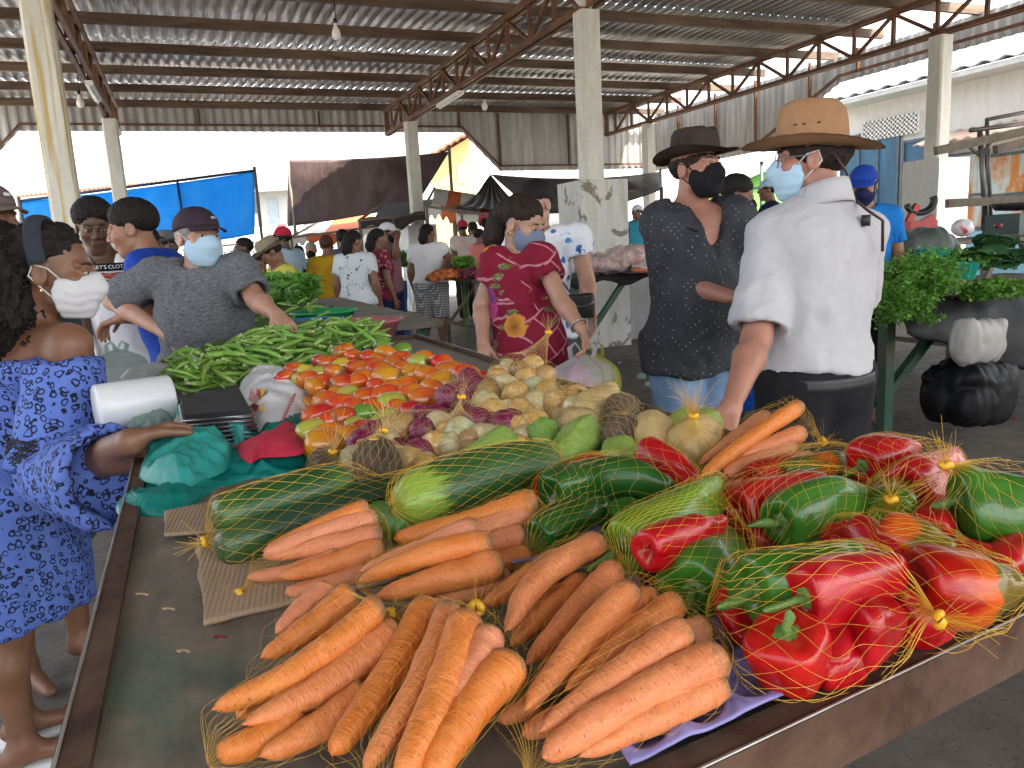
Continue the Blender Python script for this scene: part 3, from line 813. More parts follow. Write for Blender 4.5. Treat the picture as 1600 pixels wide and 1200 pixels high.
# ------------------------------------------------------------------ the stall in the foreground
TZ = .92
def tp(x, y, h=0.0): return onz(x, y, TZ + h)
TX0 = float(onz(100, 1200, TZ + .008)[0]); TX1 = float(tp(1300, 745, 0)[0]) + .02
FA, FB = onz(1097, 1200, TZ + .0095), onz(1600, 960, TZ + .0095)      # the front rim runs a little askew
def fy(x): return float(FA[1] + .006 + (FB[1] - FA[1]) * (x - FA[0]) / (FB[0] - FA[0]))
TY0 = fy(TX0); TY1 = 2.90
def m_board():
    t = NT('stained_plywood'); v = t.tc()
    n1 = t.noise(v, 5.5, 6, .65, .4); n2 = t.noise(v, 4.5, 6, .65, .9); n3 = t.noise(t.mapping(v, scale=(1, .25, 1)), 60, 4, .6); n4 = t.voro(v, 90)
    c = t.ramp(n1, [(.3, (.095, .078, .060)), (.7, (.27, .225, .175))])
    c = t.mix(t.ramp(n2, [(.48, 0.0), (.64, .62)]), c, (.050, .115, .070))
    c = t.mix(t.ramp(t.noise(v, 7, 5, .6, 1.0, 1), [(.55, 0.0), (.75, .45)]), c, (.17, .07, .045))
    c = t.mix(t.ramp(n3, [(.45, 0.0), (.8, .45)]), c, (.035, .028, .022))
    c = t.mix(t.ramp(n4, [(.02, .5), (.09, 0.0)]), c, (.28, .25, .20))
    t.set(Base_Color=c, Roughness=t.ramp(n1, [(.3, .45), (.7, .8)])); t.bump(n3, .25, .002)
    return t.m
ANGLE = mat('brown_angle_steel', (.082, .038, .023), .72, .05, .5, 14, .3, 90, .25, col2=(.135, .085, .055), th=(.42, .7))
BAREEDGE = mat('bare_metal_edge', (.42, .40, .37), .35, .8, .4, 20)
def stall():
    t = thing('market_stall_table', 'long dark wooden stall table with brown steel angle rim under the carrots and peppers', 'table', ((TX0 + TX1) / 2, TY0, 0))
    mb = MB(); c4 = [(TX0, fy(TX0)), (TX1, fy(TX1)), (TX1, TY1), (TX0, TY1)]; mb.add([(x, y, TZ - .024) for x, y in c4] + [(x, y, TZ) for x, y in c4], [(0, 3, 2, 1), (4, 5, 6, 7), (0, 1, 5, 4), (1, 2, 6, 5), (2, 3, 7, 6), (3, 0, 4, 7)]); mb.build('tabletop', m_board(), t, smooth=False)
    def L(name, a, b, outn):
        mb = MB(); a = np.array(a, float); b = np.array(b, float); o = np.array(outn, float)
        zc = np.array([0, 0, 1.0])
        if True:
            mb.bar(a - o * .0065 + zc * (TZ + .006), b - o * .0065 + zc * (TZ + .006), .019, .007)
            mb.bar(a + o * .0055 + zc * (TZ - .015), b + o * .0055 + zc * (TZ - .015), .005, .049)
        r = mb.build(name, ANGLE, t, smooth=False)
        mb = MB(); e = TZ + .0098
        mb.tube([a + o * .006 + zc * e, b + o * .006 + zc * e], .0014, 6); mb.build('bare_edge', BAREEDGE, r)
    L('rim', (TX0, TY0, 0), (TX0, TY1, 0), (-1, 0, 0)); L('rim', (TX1, fy(TX1), 0), (TX1, TY1, 0), (1, 0, 0))
    L('rim', (TX0 - .01, fy(TX0 - .01), 0), (TX1 + .01, fy(TX1 + .01), 0), (0, -1, 0)); L('rim', (TX0 - .01, TY1, 0), (TX1 + .01, TY1, 0), (0, 1, 0))
    lx = float(onz(1292, 1190, .86)[0])
    for x in (TX0 + .05, lx):
        for y in (fy(x) + .07, TY1 - .1, (TY0 + TY1) / 2):
            mb = MB(); mb.bar((x, y, 0), (x, y, TZ - .03), .05, .05); mb.build('leg', GREENSTEEL, t, smooth=False)
    for z in (.25,):
        mb = MB(); mb.bar((TX0 + .05, TY0 + .1, z), (TX0 + .05, TY1 - .1, z), .035); mb.build('stretcher', GREENSTEEL, t, smooth=False)
        mb = MB(); mb.bar((lx, TY0 + .2, z), (lx, TY1 - .1, z), .035); mb.build('stretcher', GREENSTEEL, t, smooth=False)
stall()

# ---- crumpled soft things: a closed lumpy sheet inside an outline
def crumple(name, outline, h, amp, m, parent=None, scale=9.0, seed=0, nr=26, na=110, base=.002, peak=(.5, .5), col=None, thick=None, sharp=1.0, hfun=None):
    """outline: points on the table (world x,y,z); a lumpy folded body of height h above them"""
    P = np.array(outline, float); k = len(P)
    t = np.linspace(0, k, na, endpoint=False); i = t.astype(int) % k; f = (t - np.floor(t))[:, None]
    p0, p1, p2, p3 = P[(i - 1) % k], P[i], P[(i + 1) % k], P[(i + 2) % k]
    ed = .5 * ((2 * p1) + (p2 - p0) * f + (2 * p0 - 5 * p1 + 4 * p2 - p3) * f ** 2 + (3 * p1 - p0 - 3 * p2 + p3) * f ** 3)
    c = P.mean(0)
    r = np.linspace(0, 1, nr)[:, None, None]
    G = c + (ed[None] - c) * r
    q = G.reshape(-1, 3)
    prof = (1 - r[..., 0] ** 2.6) ** .7
    if hfun is not None: prof = prof * hfun(G)
    n = (.65 * ridged(q, scale, 3, seed) - .25 + .5 * fbm(q, scale * .45, 2, seed + 9)).reshape(nr, na)
    z = base + h * prof + amp * n * np.minimum(1, (1 - r[..., 0]) * 5 + .12)
    G[..., 2] += np.maximum(z, base)
    w = .35 * amp * np.stack([vnoise(q, scale * 1.4, seed + 20), vnoise(q, scale * 1.4, seed + 21)], -1).reshape(nr, na, 2)
    G[..., :2] += w
    mb = MB()
    v = np.concatenate([G.reshape(-1, 3), np.stack([G[-1, :, 0], G[-1, :, 1], ed[:, 2] + .0006], -1)])
    mb.add(v, grid_faces(nr, na)[:, ::-1].copy())
    j = np.arange(na); jn = (j + 1) % na
    lst = (nr - 1) * na
    mb.f.append(np.stack([lst + j, lst + jn, nr * na + jn, nr * na + j], -1)[:, ::-1].copy()); mb.m.append(np.zeros(na, int))
    o = mb.build(name, m, parent, origin=None if parent is not None else c, col=col)
    return o, G
def plastic(name, col, rough=.28, trans=.35, alpha=1.0, fine=26, bs=.55, spec=.5):
    t = NT(name); v = t.tc()
    n = t.noise(v, fine, 5, .6, 1.5); n2 = t.noise(v, fine * .25, 3)
    c = t.mix(t.ramp(n2, [(.35, 0.0), (.65, 1.0)]), tuple(a * .78 for a in col), col)
    t.set(Base_Color=c, Roughness=rough)
    t.bump(n, bs, .006); t.b.inputs['Specular IOR Level'].default_value = spec
    tr = t.n('ShaderNodeBsdfTranslucent'); t.l(c, tr.inputs[0]); mx = t.n('ShaderNodeMixShader'); mx.inputs[0].default_value = trans
    t.l(t.b.outputs[0], mx.inputs[1]); t.l(tr.outputs[0], mx.inputs[2]); last = mx.outputs[0]
    if alpha < 1:
        tp_ = t.n('ShaderNodeBsdfTransparent'); m2 = t.n('ShaderNodeMixShader'); m2.inputs[0].default_value = alpha
        t.l(tp_.outputs[0], m2.inputs[1]); t.l(last, m2.inputs[2]); last = m2.outputs[0]
    t.l(last, t.out.inputs[0])
    return t.m
TEAL = plastic('teal_plastic_film', (.006, .30, .26), .25, .3)
TEALP = plastic('pale_teal_film', (.05, .46, .40), .22, .4)
WBAG = plastic('white_printed_film', (.90, .90, .92), .4, .12, 1.0, 20, .25)
CLEARBAG = plastic('cloudy_clear_film', (.50, .74, .66), .16, .55, .55, 14)
WHITEBAGF = plastic('frosted_white_film', (.82, .85, .82), .22, .45, .8, 14)

def outl(pts, h=0.0): return [tp(x, y, h) for x, y in pts]
def lay(name, label, cat, pts, h, amp, m, seed, group=None, **kw):
    o, G = crumple(name, outl(pts, kw.pop('z', 0.0)), h, amp, m, seed=seed, **kw)
    return tag(o, label, cat, group), G
def cardboard():
    t = NT('kraft_cardboard'); v = t.tc()
    w = t.n('ShaderNodeTexWave'); t.l(t.mapping(v, rot=(0, 0, .15)), w.inputs[0]); w.inputs['Scale'].default_value = 60; w.inputs['Distortion'].default_value = .6
    c = t.mix(t.ramp(t.noise(v, 8, 4), [(.3, 0.0), (.7, 1.0)]), (.26, .17, .10), (.35, .245, .15))
    c = t.mix(t.ramp(t.noise(v, 30, 5, .7), [(.62, 0.0), (.75, .6)]), c, (.20, .13, .08))
    c = t.mix(t.math('MULTIPLY', w.outputs[0], .22), c, (.42, .31, .2))
    t.set(Base_Color=c, Roughness=.85); t.bump(w.outputs[0], .25, .002)
    def sheet(label, pts, z, seed):
        P = np.array([tp(x, y, z) for x, y in pts]); k = len(P)
        G = quad_sheet(P[0], P[1], P[2], P[3], 50, 40, .0035, 14, 0, seed)
        ej = .0025 * vnoise(G.reshape(-1, 3), 60, seed).reshape(50, 40)
        for e in (0, -1): G[e, :, 0] += ej[e]; G[:, e, 1] += ej[:, e]
        mb = MB(); mb.slab(G, .0045); o = mb.build('cardboard_sheet', t.m, None, origin=P.mean(0)); tag(o, label, 'cardboard')
    sheet('torn brown corrugated cardboard sheet under the left carrots and cucumbers', [(318, 975), (620, 905), (640, 800), (304, 822)], .004, 2)
    sheet('small brown cardboard flap beside the teal bags', [(256, 836), (420, 822), (440, 765), (258, 800)], .0095, 5)
cardboard()

def egg_tray():
    t = NT('purple_paper_pulp'); v = t.tc()
    c = t.mix(t.ramp(t.noise(v, 30, 4), [(.35, 0.0), (.7, 1.0)]), (.21, .185, .42), (.29, .26, .52))
    c = t.mix(t.ramp(t.noise(v, 6, 5, .65), [(.45, 0.0), (.7, .55)]), c, (.15, .14, .34))
    t.set(Base_Color=c, Roughness=.9); t.bump(t.noise(v, 150, 3), .3, .001)
    def tray(label, c4, seed):
        P = [tp(x, y, .006) for x, y in c4]
        n, m = 150, 110
        u = np.linspace(0, 1, n)[:, None]; w = np.linspace(0, 1, m)[None, :]
        G = ((1 - u) * (1 - w))[..., None] * P[0] + (u * (1 - w))[..., None] * P[1] + (u * w)[..., None] * P[2] + ((1 - u) * w)[..., None] * P[3]
        L, Wd = np.linalg.norm(P[1] - P[0]), np.linalg.norm(P[3] - P[0])
        a, b = u * L / .047, w * Wd / .047
        d = np.sqrt(((a % 1) - .5) ** 2 + ((b % 1) - .5) ** 2)
        cup = np.clip((.44 - d) / .12, 0, 1); peak = np.clip((d - .52) / .16, 0, 1)
        edge = np.minimum(np.minimum(u, 1 - u) * L, np.minimum(w, 1 - w) * Wd) / .02
        e = np.clip(edge, 0, 1)
        G[..., 2] += .012 + e * (-.010 * cup * cup * (3 - 2 * cup) + .010 * peak) + .0015 * fbm(G.reshape(-1, 3), 30, 2, seed).reshape(n, m)
        mb = MB(); mb.slab(G, .002); o = mb.build('egg_tray', t.m, None, origin=P[0]); tag(o, label, 'egg tray')
    tray('purple paper pulp egg tray under the front carrots and red peppers', [(985, 1222), (1396, 1030), (1165, 830), (840, 1000)], 1)
    tray('purple egg tray mostly hidden beneath the green peppers', [(800, 900), (1150, 822), (1080, 770), (770, 835)], 3)
egg_tray()

# teal carrier bags, red cloth, white bag and the vendor's tools
lay('carrier_bag', 'flat teal plastic bag nearest the girl, spread over the table edge', 'plastic bag', [(182, 800), (215, 742), (250, 712), (330, 700), (372, 716), (405, 712), (480, 712), (470, 738), (400, 748), (340, 766), (300, 790), (262, 806), (215, 806)], .012, .016, TEAL, 1, 'teal carrier bags', scale=16)
lay('carrier_bag', 'puffed pale teal plastic bag beside the girl hand', 'plastic bag', [(225, 748), (240, 706), (300, 692), (352, 696), (368, 722), (330, 748), (280, 765)], .035, .016, TEALP, 4, 'teal carrier bags', scale=18, z=.012)
lay('carrier_bag', 'twisted teal plastic bag looped before the black scale', 'plastic bag', [(268, 690), (275, 662), (300, 645), (345, 645), (385, 655), (398, 672), (392, 705), (345, 700), (310, 704)], .05, .028, TEAL, 6, 'teal carrier bags', scale=20)
lay('carrier_bag', 'teal plastic bag tucked under the red cloth', 'plastic bag', [(388, 700), (420, 672), (478, 650), (486, 672), (475, 706), (482, 722), (440, 742), (385, 745)], .022, .014, TEAL, 8, 'teal carrier bags', scale=20)
RCL = mat('red_cloth', (.50, .018, .05), .8, 0, .25, 30, .3, 220)
lay('red_cloth', 'folded crimson cloth lying on the teal bags', 'cloth', [(368, 700), (395, 688), (446, 668), (470, 682), (478, 706), (455, 714), (410, 716), (388, 724)], .022, .010, RCL, 11, scale=10, z=.026)

def printed_bag():
    o, G = lay('printed_bag', 'crumpled white plastic bag printed with a red and yellow flame mark', 'plastic bag',
               [(372, 632), (378, 600), (400, 588), (440, 590), (478, 600), (494, 618), (490, 645), (470, 662), (435, 680), (402, 682), (384, 660)], .055, .012, WBAG, 13, scale=12, nr=40, na=160)
    o0 = np.array(o.location)
    q = G.reshape(-1, 3)
    from mathutils.kdtree import KDTree
    def on(px, py):     # nearest surface point seen at this pixel
        d = ray(px, py); r = q - CP; s = r @ d; e = np.linalg.norm(r - s[:, None] * d, axis=1)
        near = np.where(e < .006)[0]
        if len(near) == 0: return q[np.argmin(e)]
        return CP + d * (s[near].min())
    def patch(pts, m, name):
        mb = MB(); P = [on(*p) for p in pts]; c = np.mean(P, 0); d = -unit(c - CP)
        v = [c + d * .004] + [p + d * .003 for p in P]; k = len(P)
        v2 = [x - d * .002 for x in v]
        mb.add(v + v2, [(0, 1 + i, 1 + (i + 1) % k) for i in range(k)] + [(k + 1 + 1 + (i + 1) % k, k + 2 + i, k + 1) for i in range(k)])
        ob = mb.build(name, m, None); ob.data.transform(Matrix.Translation(-V(o0))); ob.parent = o
    RED = mat('red_print', (.55, .04, .05), .4, 0, .1); YEL = mat('yellow_print', (.80, .50, .05), .4, 0, .1); PINK = mat('faded_red_print', (.62, .22, .24), .4)
    for pts in ([(388, 624), (392, 607), (398, 616), (405, 620), (398, 632)], [(385, 640), (396, 630), (405, 634), (400, 643)], [(402, 606), (408, 612), (404, 620), (399, 614)]): patch(pts, RED, 'printed_mark')
    for pts in ([(402, 616), (408, 605), (416, 608), (410, 618), (405, 626)], [(404, 640), (412, 630), (412, 642)]): patch(pts, YEL, 'printed_mark')
    for k in range(11):
        f = k / 11.0; x, y = 436 + 26 * f, 668 - 56 * f
        patch([(x - 3, y + 1), (x + 1, y - 3), (x + 4, y - 1), (x + 1, y + 3)], PINK, 'printed_line')
printed_bag()
def plastic_roll():
    a, b = tp(150, 640, .05), tp(268, 622, .05); d = unit(b - a)
    t = thing('plastic_roll', 'thick white roll of plastic bags beside the black scale', 'roll', a * [1, 1, 0] + [0, 0, TZ])
    mb = MB(); mb.tube([a, a + d * .004, a + (b - a) * .5, b - d * .004, b], [.047, .05, .0505, .05, .047], 28); mb.build('film', mat('white_film_roll', (.72, .73, .75), .35, 0, .12, 18, .15, 60), t)
    mb = MB(); mb.tube([b - d * .01, b + d * .003], [.018, .018], 16); mb.build('core', mat('kraft_core', (.3, .2, .12), .8), t)
plastic_roll()
def scale_box():
    t = thing('black_scale', 'black topped weighing scale with ribbed chrome sides', 'scale', tp(330, 640, 0))
    c = [tp(282, 618, .075), tp(372, 604, .075), tp(392, 640, .065), tp(288, 648, .065)]
    BK = mat('black_scale_top', (.012, .012, .013), .35, 0, .3); CH = mat('ribbed_chrome', (.55, .56, .58), .22, .9, .3, 20)
    def prism(pts, th, m, name):
        P = np.array(pts); mb = MB(); v = np.concatenate([P, P - [0, 0, th]])
        mb.add(v, [(3, 2, 1, 0), (4, 5, 6, 7), (0, 1, 5, 4), (1, 2, 6, 5), (2, 3, 7, 6), (3, 0, 4, 7)]); return mb.build(name, m, t, smooth=False)
    prism(c, .012, BK, 'pan')
    g = np.mean(c, 0)
    body = [g + (p - g) * 1.02 - [0, 0, .02] for p in c]; body = [np.array([p[0], p[1], TZ + .052]) for p in body]
    prism(body, .050, BK, 'housing')
    for k in range(6):
        f = .97 - .10 * k
        ring = [np.array([*(g + (p - g) * (1.06 + .012 * k))[:2], TZ + .055 - .008 * k]) for p in c]
        mb = MB(); mb.tube(ring + [ring[0]], .0028, 6, cap=False); mb.build('trim', CH, t)
    l = [tp(248, 690, .01), tp(284, 640, .04), tp(290, 650, .035), tp(262, 692, .01)]
    for k in range(5):
        mb = MB(); o = np.array([.008 * k, -.004 * k, .006 * k]); mb.slab(np.array([[l[0] + o, l[1] + o], [l[3] + o, l[2] + o]]), .002); mb.build('leaflet', mat('grey_leaflet', (.42, .43, .44), .4, .2), t, smooth=False)
scale_box()
def stand_bag(name, label, base, top, r, m, seed, handles=True, fd=.10, rough=.10):
    """an upright carrier bag with two loop handles"""
    a, b = np.asarray(base), np.asarray(top); t = thing(name, label, 'plastic bag', a)
    n, k = 30, 60
    u = np.linspace(0, 1, n)[:, None]; th = np.linspace(0, 2 * PI, k, endpoint=False)[None]
    rr = r * (np.sin(np.clip(u * .93 + .07, 0, 1) * PI) ** .5) * np.where(u > .75, 1 - (u - .75) * 2.2, 1)
    d = b - a; R_, F_ = R0, HD
    fold = 1 + fd * np.sin(th * 7 + seed) * u + .05 * np.sin(th * 13 + 3 * u)
    G = a + u[..., None] * d + (rr * fold * np.cos(th))[..., None] * R_ + (rr * fold * .75 * np.sin(th))[..., None] * F_
    q = G.reshape(-1, 3); G = G + (rough * r * ridged(q, 2.2 / r * .5, 3, seed).reshape(n, k))[..., None] * unit(np.array([1, 1, 0])) * .7
    mb = MB(); mb.add(G.reshape(-1, 3), grid_faces(n, k)); mb.build('sack', m, t)
    if handles:
        for s in (-1, 1):
            p = [a + d * .9 + R_ * s * r * .35, a + d * 1.12 + R_ * s * r * .42, a + d * 1.22 + R_ * s * r * .25, a + d * 1.1 + R_ * s * r * .1, a + d * .9 + R_ * s * r * .02]
            mb = MB(); mb.tube(p, r * .09, 8, flat=.3); mb.build('handle', m, t)
    return t
stand_bag('clear_bag', 'cloudy green tinted bag standing behind the white roll', tp(185, 612, .0), tp(182, 545, .06), .085, CLEARBAG, 2)
stand_bag('clear_bag', 'frosted white bag slumped left of the okra heap', tp(240, 606, .0), tp(236, 566, .05), .085, WHITEBAGF, 5, False)
lay('clear_bag', 'grey film bag lying under the white roll', 'plastic bag', [(190, 690), (205, 660), (250, 640), (280, 640), (270, 672), (240, 694)], .03, .02, CLEARBAG, 31, scale=20)
# litter on the bare board
PEEL = mat('dry_onion_peel', (.22, .02, .05), .5, 0, .3)
for k, (px, py, c, l) in enumerate([(342, 1003, PEEL, 'curled dark red onion peel on the bare board'), (285, 1025, None, 'pale dry onion flake on the bare board near the rim'), (220, 935, None, 'tiny pale chip on the stained board'), (262, 958, None, 'thin dry root curl beside the rim')]):
    p = tp(px, py, .003); mb = MB(); a = np.linspace(0, 4.5, 12)
    mb.tube(np.stack([p[0] + .006 * np.cos(a) * (1 - a / 8), p[1] + .004 * np.sin(a), p[2] + .002 + .001 * a], -1), .0016, 5, flat=.4)
    tag(mb.build('peel', c or mat('pale_flake', (.45, .33, .2), .7), None, origin=p), l, 'peel')
# ------------------------------------------------------------------ vegetables: one mesh of each kind and shape, laid out one by one
def surf(R, Y, n=24, lob=None, seed=0, amp=.03, ns=1.5, bend=0.0):
    """closed body along +Y from a profile (radius R, position Y)"""
    R = np.asarray(R, float); Y = np.asarray(Y, float); k = len(R)
    s = np.linspace(0, k - 1, (k - 1) * 4 + 1)
    i = np.minimum(s.astype(int), k - 2); f = s - i
    def cr(A):
        A0 = np.concatenate([[2 * A[0] - A[1]], A, [2 * A[-1] - A[-2]]])
        p0, p1, p2, p3 = A0[i], A0[i + 1], A0[i + 2], A0[i + 3]
        return .5 * (2 * p1 + (p2 - p0) * f + (2 * p0 - 5 * p1 + 4 * p2 - p3) * f ** 2 + (3 * p1 - p0 - 3 * p2 + p3) * f ** 3)
    r, y = np.maximum(cr(R), 1e-4), cr(Y)
    a = np.linspace(0, 2 * PI, n, endpoint=False)
    m = np.ones((len(r), n))
    if lob is not None: m = lob(a[None, :], y[:, None], np.linspace(0, 1, len(r))[:, None])
    x, z = r[:, None] * m * np.cos(a), r[:, None] * m * np.sin(a)
    G = np.stack([x, np.repeat(y[:, None], n, 1), z], -1)
    G *= 1 + amp * fbm(G.reshape(-1, 3) + seed * 3.7, ns, 3, seed).reshape(len(r), n)[..., None] * np.array([1, .15, 1])
    if bend: G[..., 0] += bend * np.sin(PI * np.clip(y, 0, 1))[:, None]
    mb = MB(); mb.add(G.reshape(-1, 3), grid_faces(len(r), n))
    return mb
def mesh_of(mb, name, m):
    me = mesh_np(name, np.concatenate(mb.v), mb.f, mb.m)
    for q in (m if isinstance(m, list) else [m]): me.materials.append(q)
    return me

def m_carrot():
    t = NT('carrot_skin'); v = t.tc(); rnd = t.info('Random')
    off = t.n('ShaderNodeVectorMath'); off.operation = 'ADD'; t.l(v, off.inputs[0])
    cmb = t.n('ShaderNodeCombineXYZ'); t.l(t.math('MULTIPLY', rnd, 37.0), cmb.inputs[0]); t.l(t.math('MULTIPLY', rnd, 11.0), cmb.inputs[1]); t.l(cmb.outputs[0], off.inputs[1])
    w = off.outputs[0]
    ring = t.noise(t.mapping(w, scale=(4, 17, 4)), 1.7, 4, .65)
    blot = t.noise(t.mapping(w, scale=(9, 3, 9)), 1.3, 5, .6)
    c = t.mix(t.ramp(blot, [(.3, 0.0), (.7, 1.0)]), (.58, .155, .036), (.68, .225, .068))
    c = t.hsv(c, t.math('ADD', .4955, t.math('MULTIPLY', rnd, .008)), t.math('ADD', .88, t.math('MULTIPLY', rnd, .17)), 1.0)
    c = t.mix(t.ramp(ring, [(.64, 0.0), (.74, .28)]), c, (.36, .10, .03))
    c = t.mix(t.ramp(ring, [(.28, .35), (.38, 0.0)]), c, (.86, .42, .18))
    y = t.sep(v)['Y']
    dn = t.noise(t.mapping(w, scale=(12, 8, 12)), 1.4, 5, .7)
    crown = t.ramp(t.math('SUBTRACT', t.math('MULTIPLY', dn, .27), y), [(.04, 0.0), (.13, .85)])
    c = t.mix(crown, c, (.17, .12, .05))
    c = t.mix(t.ramp(t.noise(t.mapping(w, scale=(14, 10, 14)), 1.0, 6, .7), [(.60, 0.0), (.72, .6)]), c, (.22, .11, .05))
    c = t.mix(t.ramp(t.voro(t.mapping(w, scale=(7, 26, 7)), 1.9), [(.10, .85), (.17, 0.0)]), c, (.13, .055, .02))
    t.set(Base_Color=c, Roughness=t.ramp(blot, [(.3, .42), (.7, .62)]), Subsurface_Weight=.12); t.b.inputs['Subsurface Radius'].default_value = (.006, .002, .001)
    h = t.math('ADD', t.math('MULTIPLY', ring, .8), t.math('MULTIPLY', blot, .4)); t.bump(h, .26, .03)
    return t.m
CARROT_M = m_carrot()
CARROTS = []
for k, (bd, ta) in enumerate([(0.0, 0), (.06, 1), (-.05, 0), (.11, 1), (-.03, 2), (.03, 0), (-.10, 1)]):
    tip = [[.075, .062, .045, .022, .006], [.08, .07, .055, .034, .010], [.086, .078, .068, .05, .018]][ta]
    R_ = [.004, .05, .082, .097, .1, .098, .094, .088] + tip + [.0008]
    Y_ = [.010, .002, .012, .045, .1, .22, .36, .5] + [.66, .79, .89, .955, .985] + [1.0]
    CARROTS.append(mesh_of(surf(R_, Y_, 26, None, k, .085, 7, bd), 'carrot', CARROT_M))

def m_pepper(mixed=False):
    t = NT('ripening_pepper_skin' if mixed else 'pepper_skin'); v = t.tc(); base = t.info('Color'); rnd = t.info('Random')
    n = t.noise(v, 1.6, 4, .5)
    d = t.hsv(base, .5, 1.05, .62)
    c = t.mix(t.ramp(n, [(.35, 0.0), (.65, 1.0)]), d, base)
    if mixed:
        y = t.sep(v)['Y']
        g = t.math('ADD', y, t.math('MULTIPLY', t.noise(v, 1.4, 3), .9))
        c = t.mix(t.ramp(g, [(.62, 0.0), (.82, .8)]), c, (.62, .11, .01))
        c = t.mix(t.ramp(g, [(.95, 0.0), (1.25, .85)]), c, (.07, .11, .015))
    t.set(Base_Color=c, Roughness=.30, Subsurface_Weight=.03); t.b.inputs['Subsurface Radius'].default_value = (.01, .003, .002)
    t.b.inputs['Specular IOR Level'].default_value = .22; t.b.inputs['Coat Weight'].default_value = .40; t.b.inputs['Coat Roughness'].default_value = .045
    t.bump(t.noise(v, 2.2, 3, .5), .06, .06)
    return t.m
PEP_M, PEPX_M = m_pepper(), m_pepper(True)
STEM_M = mat('green_stem', (.10, .22, .035), .55, 0, .4, 30, col2=(.32, .28, .12), th=(.5, .8))
PEPPERS = []
for k in range(6):
    nl = 3 if k % 2 else 4; ph = k * .9
    def lob(a, y, s, nl=nl, ph=ph): return 1 + (.055 + .075 * np.abs(s - .45) * 2) * np.cos(nl * (a + ph) + .7 * s) + .035 * np.cos(2 * a + ph * 2)
    ta = [.80, .66, .74, .58, .78, .70][k]
    R_ = [.01, .22, .46, .74, .93, 1.0, .98, .94, .86, ta, ta * .84, ta * .55, ta * .25, .01]
    Y_ = [.085, .05, .015, .01, .07, .19, .34, .48, .64, .79, .91, .985, .985, .95]
    PEPPERS.append(mesh_of(surf(R_, Y_, 40, lob, k, .06, .9, [0, .22, -.18, .12, -.1, .3][k]), 'pepper', PEP_M))
def stem_mesh(long=1.0):
    mb = MB()
    mb.tube([(0, .055, 0), (.02, -.03 * long, 0), (.08, -.10 * long, .02), (.20, -.19 * long, .05), (.24, -.21 * long, .06)], [.16, .12, .10, .13, .11], 10)
    a = np.linspace(0, 2 * PI, 30, endpoint=False); r = .34 + .07 * np.cos(6 * a)
    G = np.stack([np.stack([q * r * np.cos(a), np.full(30, .05 - .035 * (1 - q)), q * r * np.sin(a)], -1) for q in (.2, .6, 1.0)])
    G[-1, :, 1] -= .012
    v = np.concatenate([G.reshape(-1, 3), G.reshape(-1, 3) + [0, .02, 0]]); f = grid_faces(3, 30)
    mb.add(v, np.concatenate([f, f[:, ::-1] + 90]))
    return mesh_of(mb, 'stem', STEM_M)
STEMS = [stem_mesh(), stem_mesh(1.6)]

def m_cuke():
    t = NT('cucumber_skin'); v = t.tc(); y = t.sep(v)['Y']
    st = t.noise(t.mapping(v, scale=(9, .5, 9)), 1.2, 4, .6); n = t.noise(v, 3, 4)
    base = t.info('Color')
    c = t.mix(t.ramp(st, [(.40, 0.0), (.62, .75)]), base, t.hsv(base, .49, .95, 1.5))
    e = t.ramp(t.math('ADD', y, t.math('MULTIPLY', st, .35)), [(.93, 0.0), (1.28, 1.0)])
    e = t.math('MULTIPLY', e, t.info('Alpha'))
    e = t.math('MAXIMUM', e, t.ramp(t.math('SUBTRACT', y, t.math('MULTIPLY', st, .3)), [(-.17, .10), (.0, 0.0)]))
    c = t.mix(e, c, (.22, .36, .045))
    c = t.mix(t.ramp(n, [(.5, 0.0), (.8, .4)]), c, (.006, .03, .012))
    t.set(Base_Color=c, Roughness=.34); t.b.inputs['Coat Weight'].default_value = .2; t.bump(t.noise(v, 9, 4), .2, .02)
    return t.m
CUKE_M = m_cuke()
CUKES = [mesh_of(surf([.01, .45, .74, .9, .98, 1, 1, .97, .9, .74, .48, .2, .01], [.0, .004, .03, .09, .2, .35, .55, .72, .85, .93, .98, .996, 1.0], 32, lambda a, y, s: 1 + .018 * np.cos(5 * a), k, .03, 2, b), 'cucumber', CUKE_M) for k, b in enumerate((.12, -.1, .25))]

def m_tomato():
    t = NT('tomato_skin'); v = t.tc(); base = t.info('Color'); y = t.sep(v)['Y']
    n = t.noise(t.mapping(v, loc=(3, 1, 7)), 1.3, 3, .5); rnd = t.info('Random')
    g = t.math('ADD', t.math('MULTIPLY', n, .9), t.math('MULTIPLY', y, -.55))
    c = t.mix(t.ramp(t.math('ADD', g, t.math('MULTIPLY', t.math('SUBTRACT', rnd, .5), .5)), [(.14, 0.0), (.62, .7)]), base, t.hsv(base, .54, 1.0, 1.0))
    c = t.mix(t.ramp(t.noise(t.mapping(v, scale=(8, .8, 8)), 1.5, 4), [(.60, 0.0), (.80, .15)]), c, t.hsv(base, .53, .9, 1.2))
    scar = t.ramp(t.math('ADD', y, 1.0), [(.03, .9), (.10, 0.0)])
    c = t.mix(scar, c, (.16, .11, .03))
    t.set(Base_Color=c, Roughness=.20, Subsurface_Weight=.10); t.b.inputs['Subsurface Radius'].default_value = (.01, .004, .002)
    t.b.inputs['Coat Weight'].default_value = .3; t.b.inputs['Coat Roughness'].default_value = .07
    return t.m
TOM_M = m_tomato()
TOMS = [mesh_of(surf([.02, .2, .52, .82, .97, 1, .93, .74, .44, .16, .01], [-.94, -.99, -.93, -.72, -.38, .0, .38, .70, .91, .985, 1.0], 28, lambda a, y, s, k=k: 1 + .022 * np.cos((3 + k % 2) * a + k), k, .05, .8), 'tomato', TOM_M) for k in range(4)]
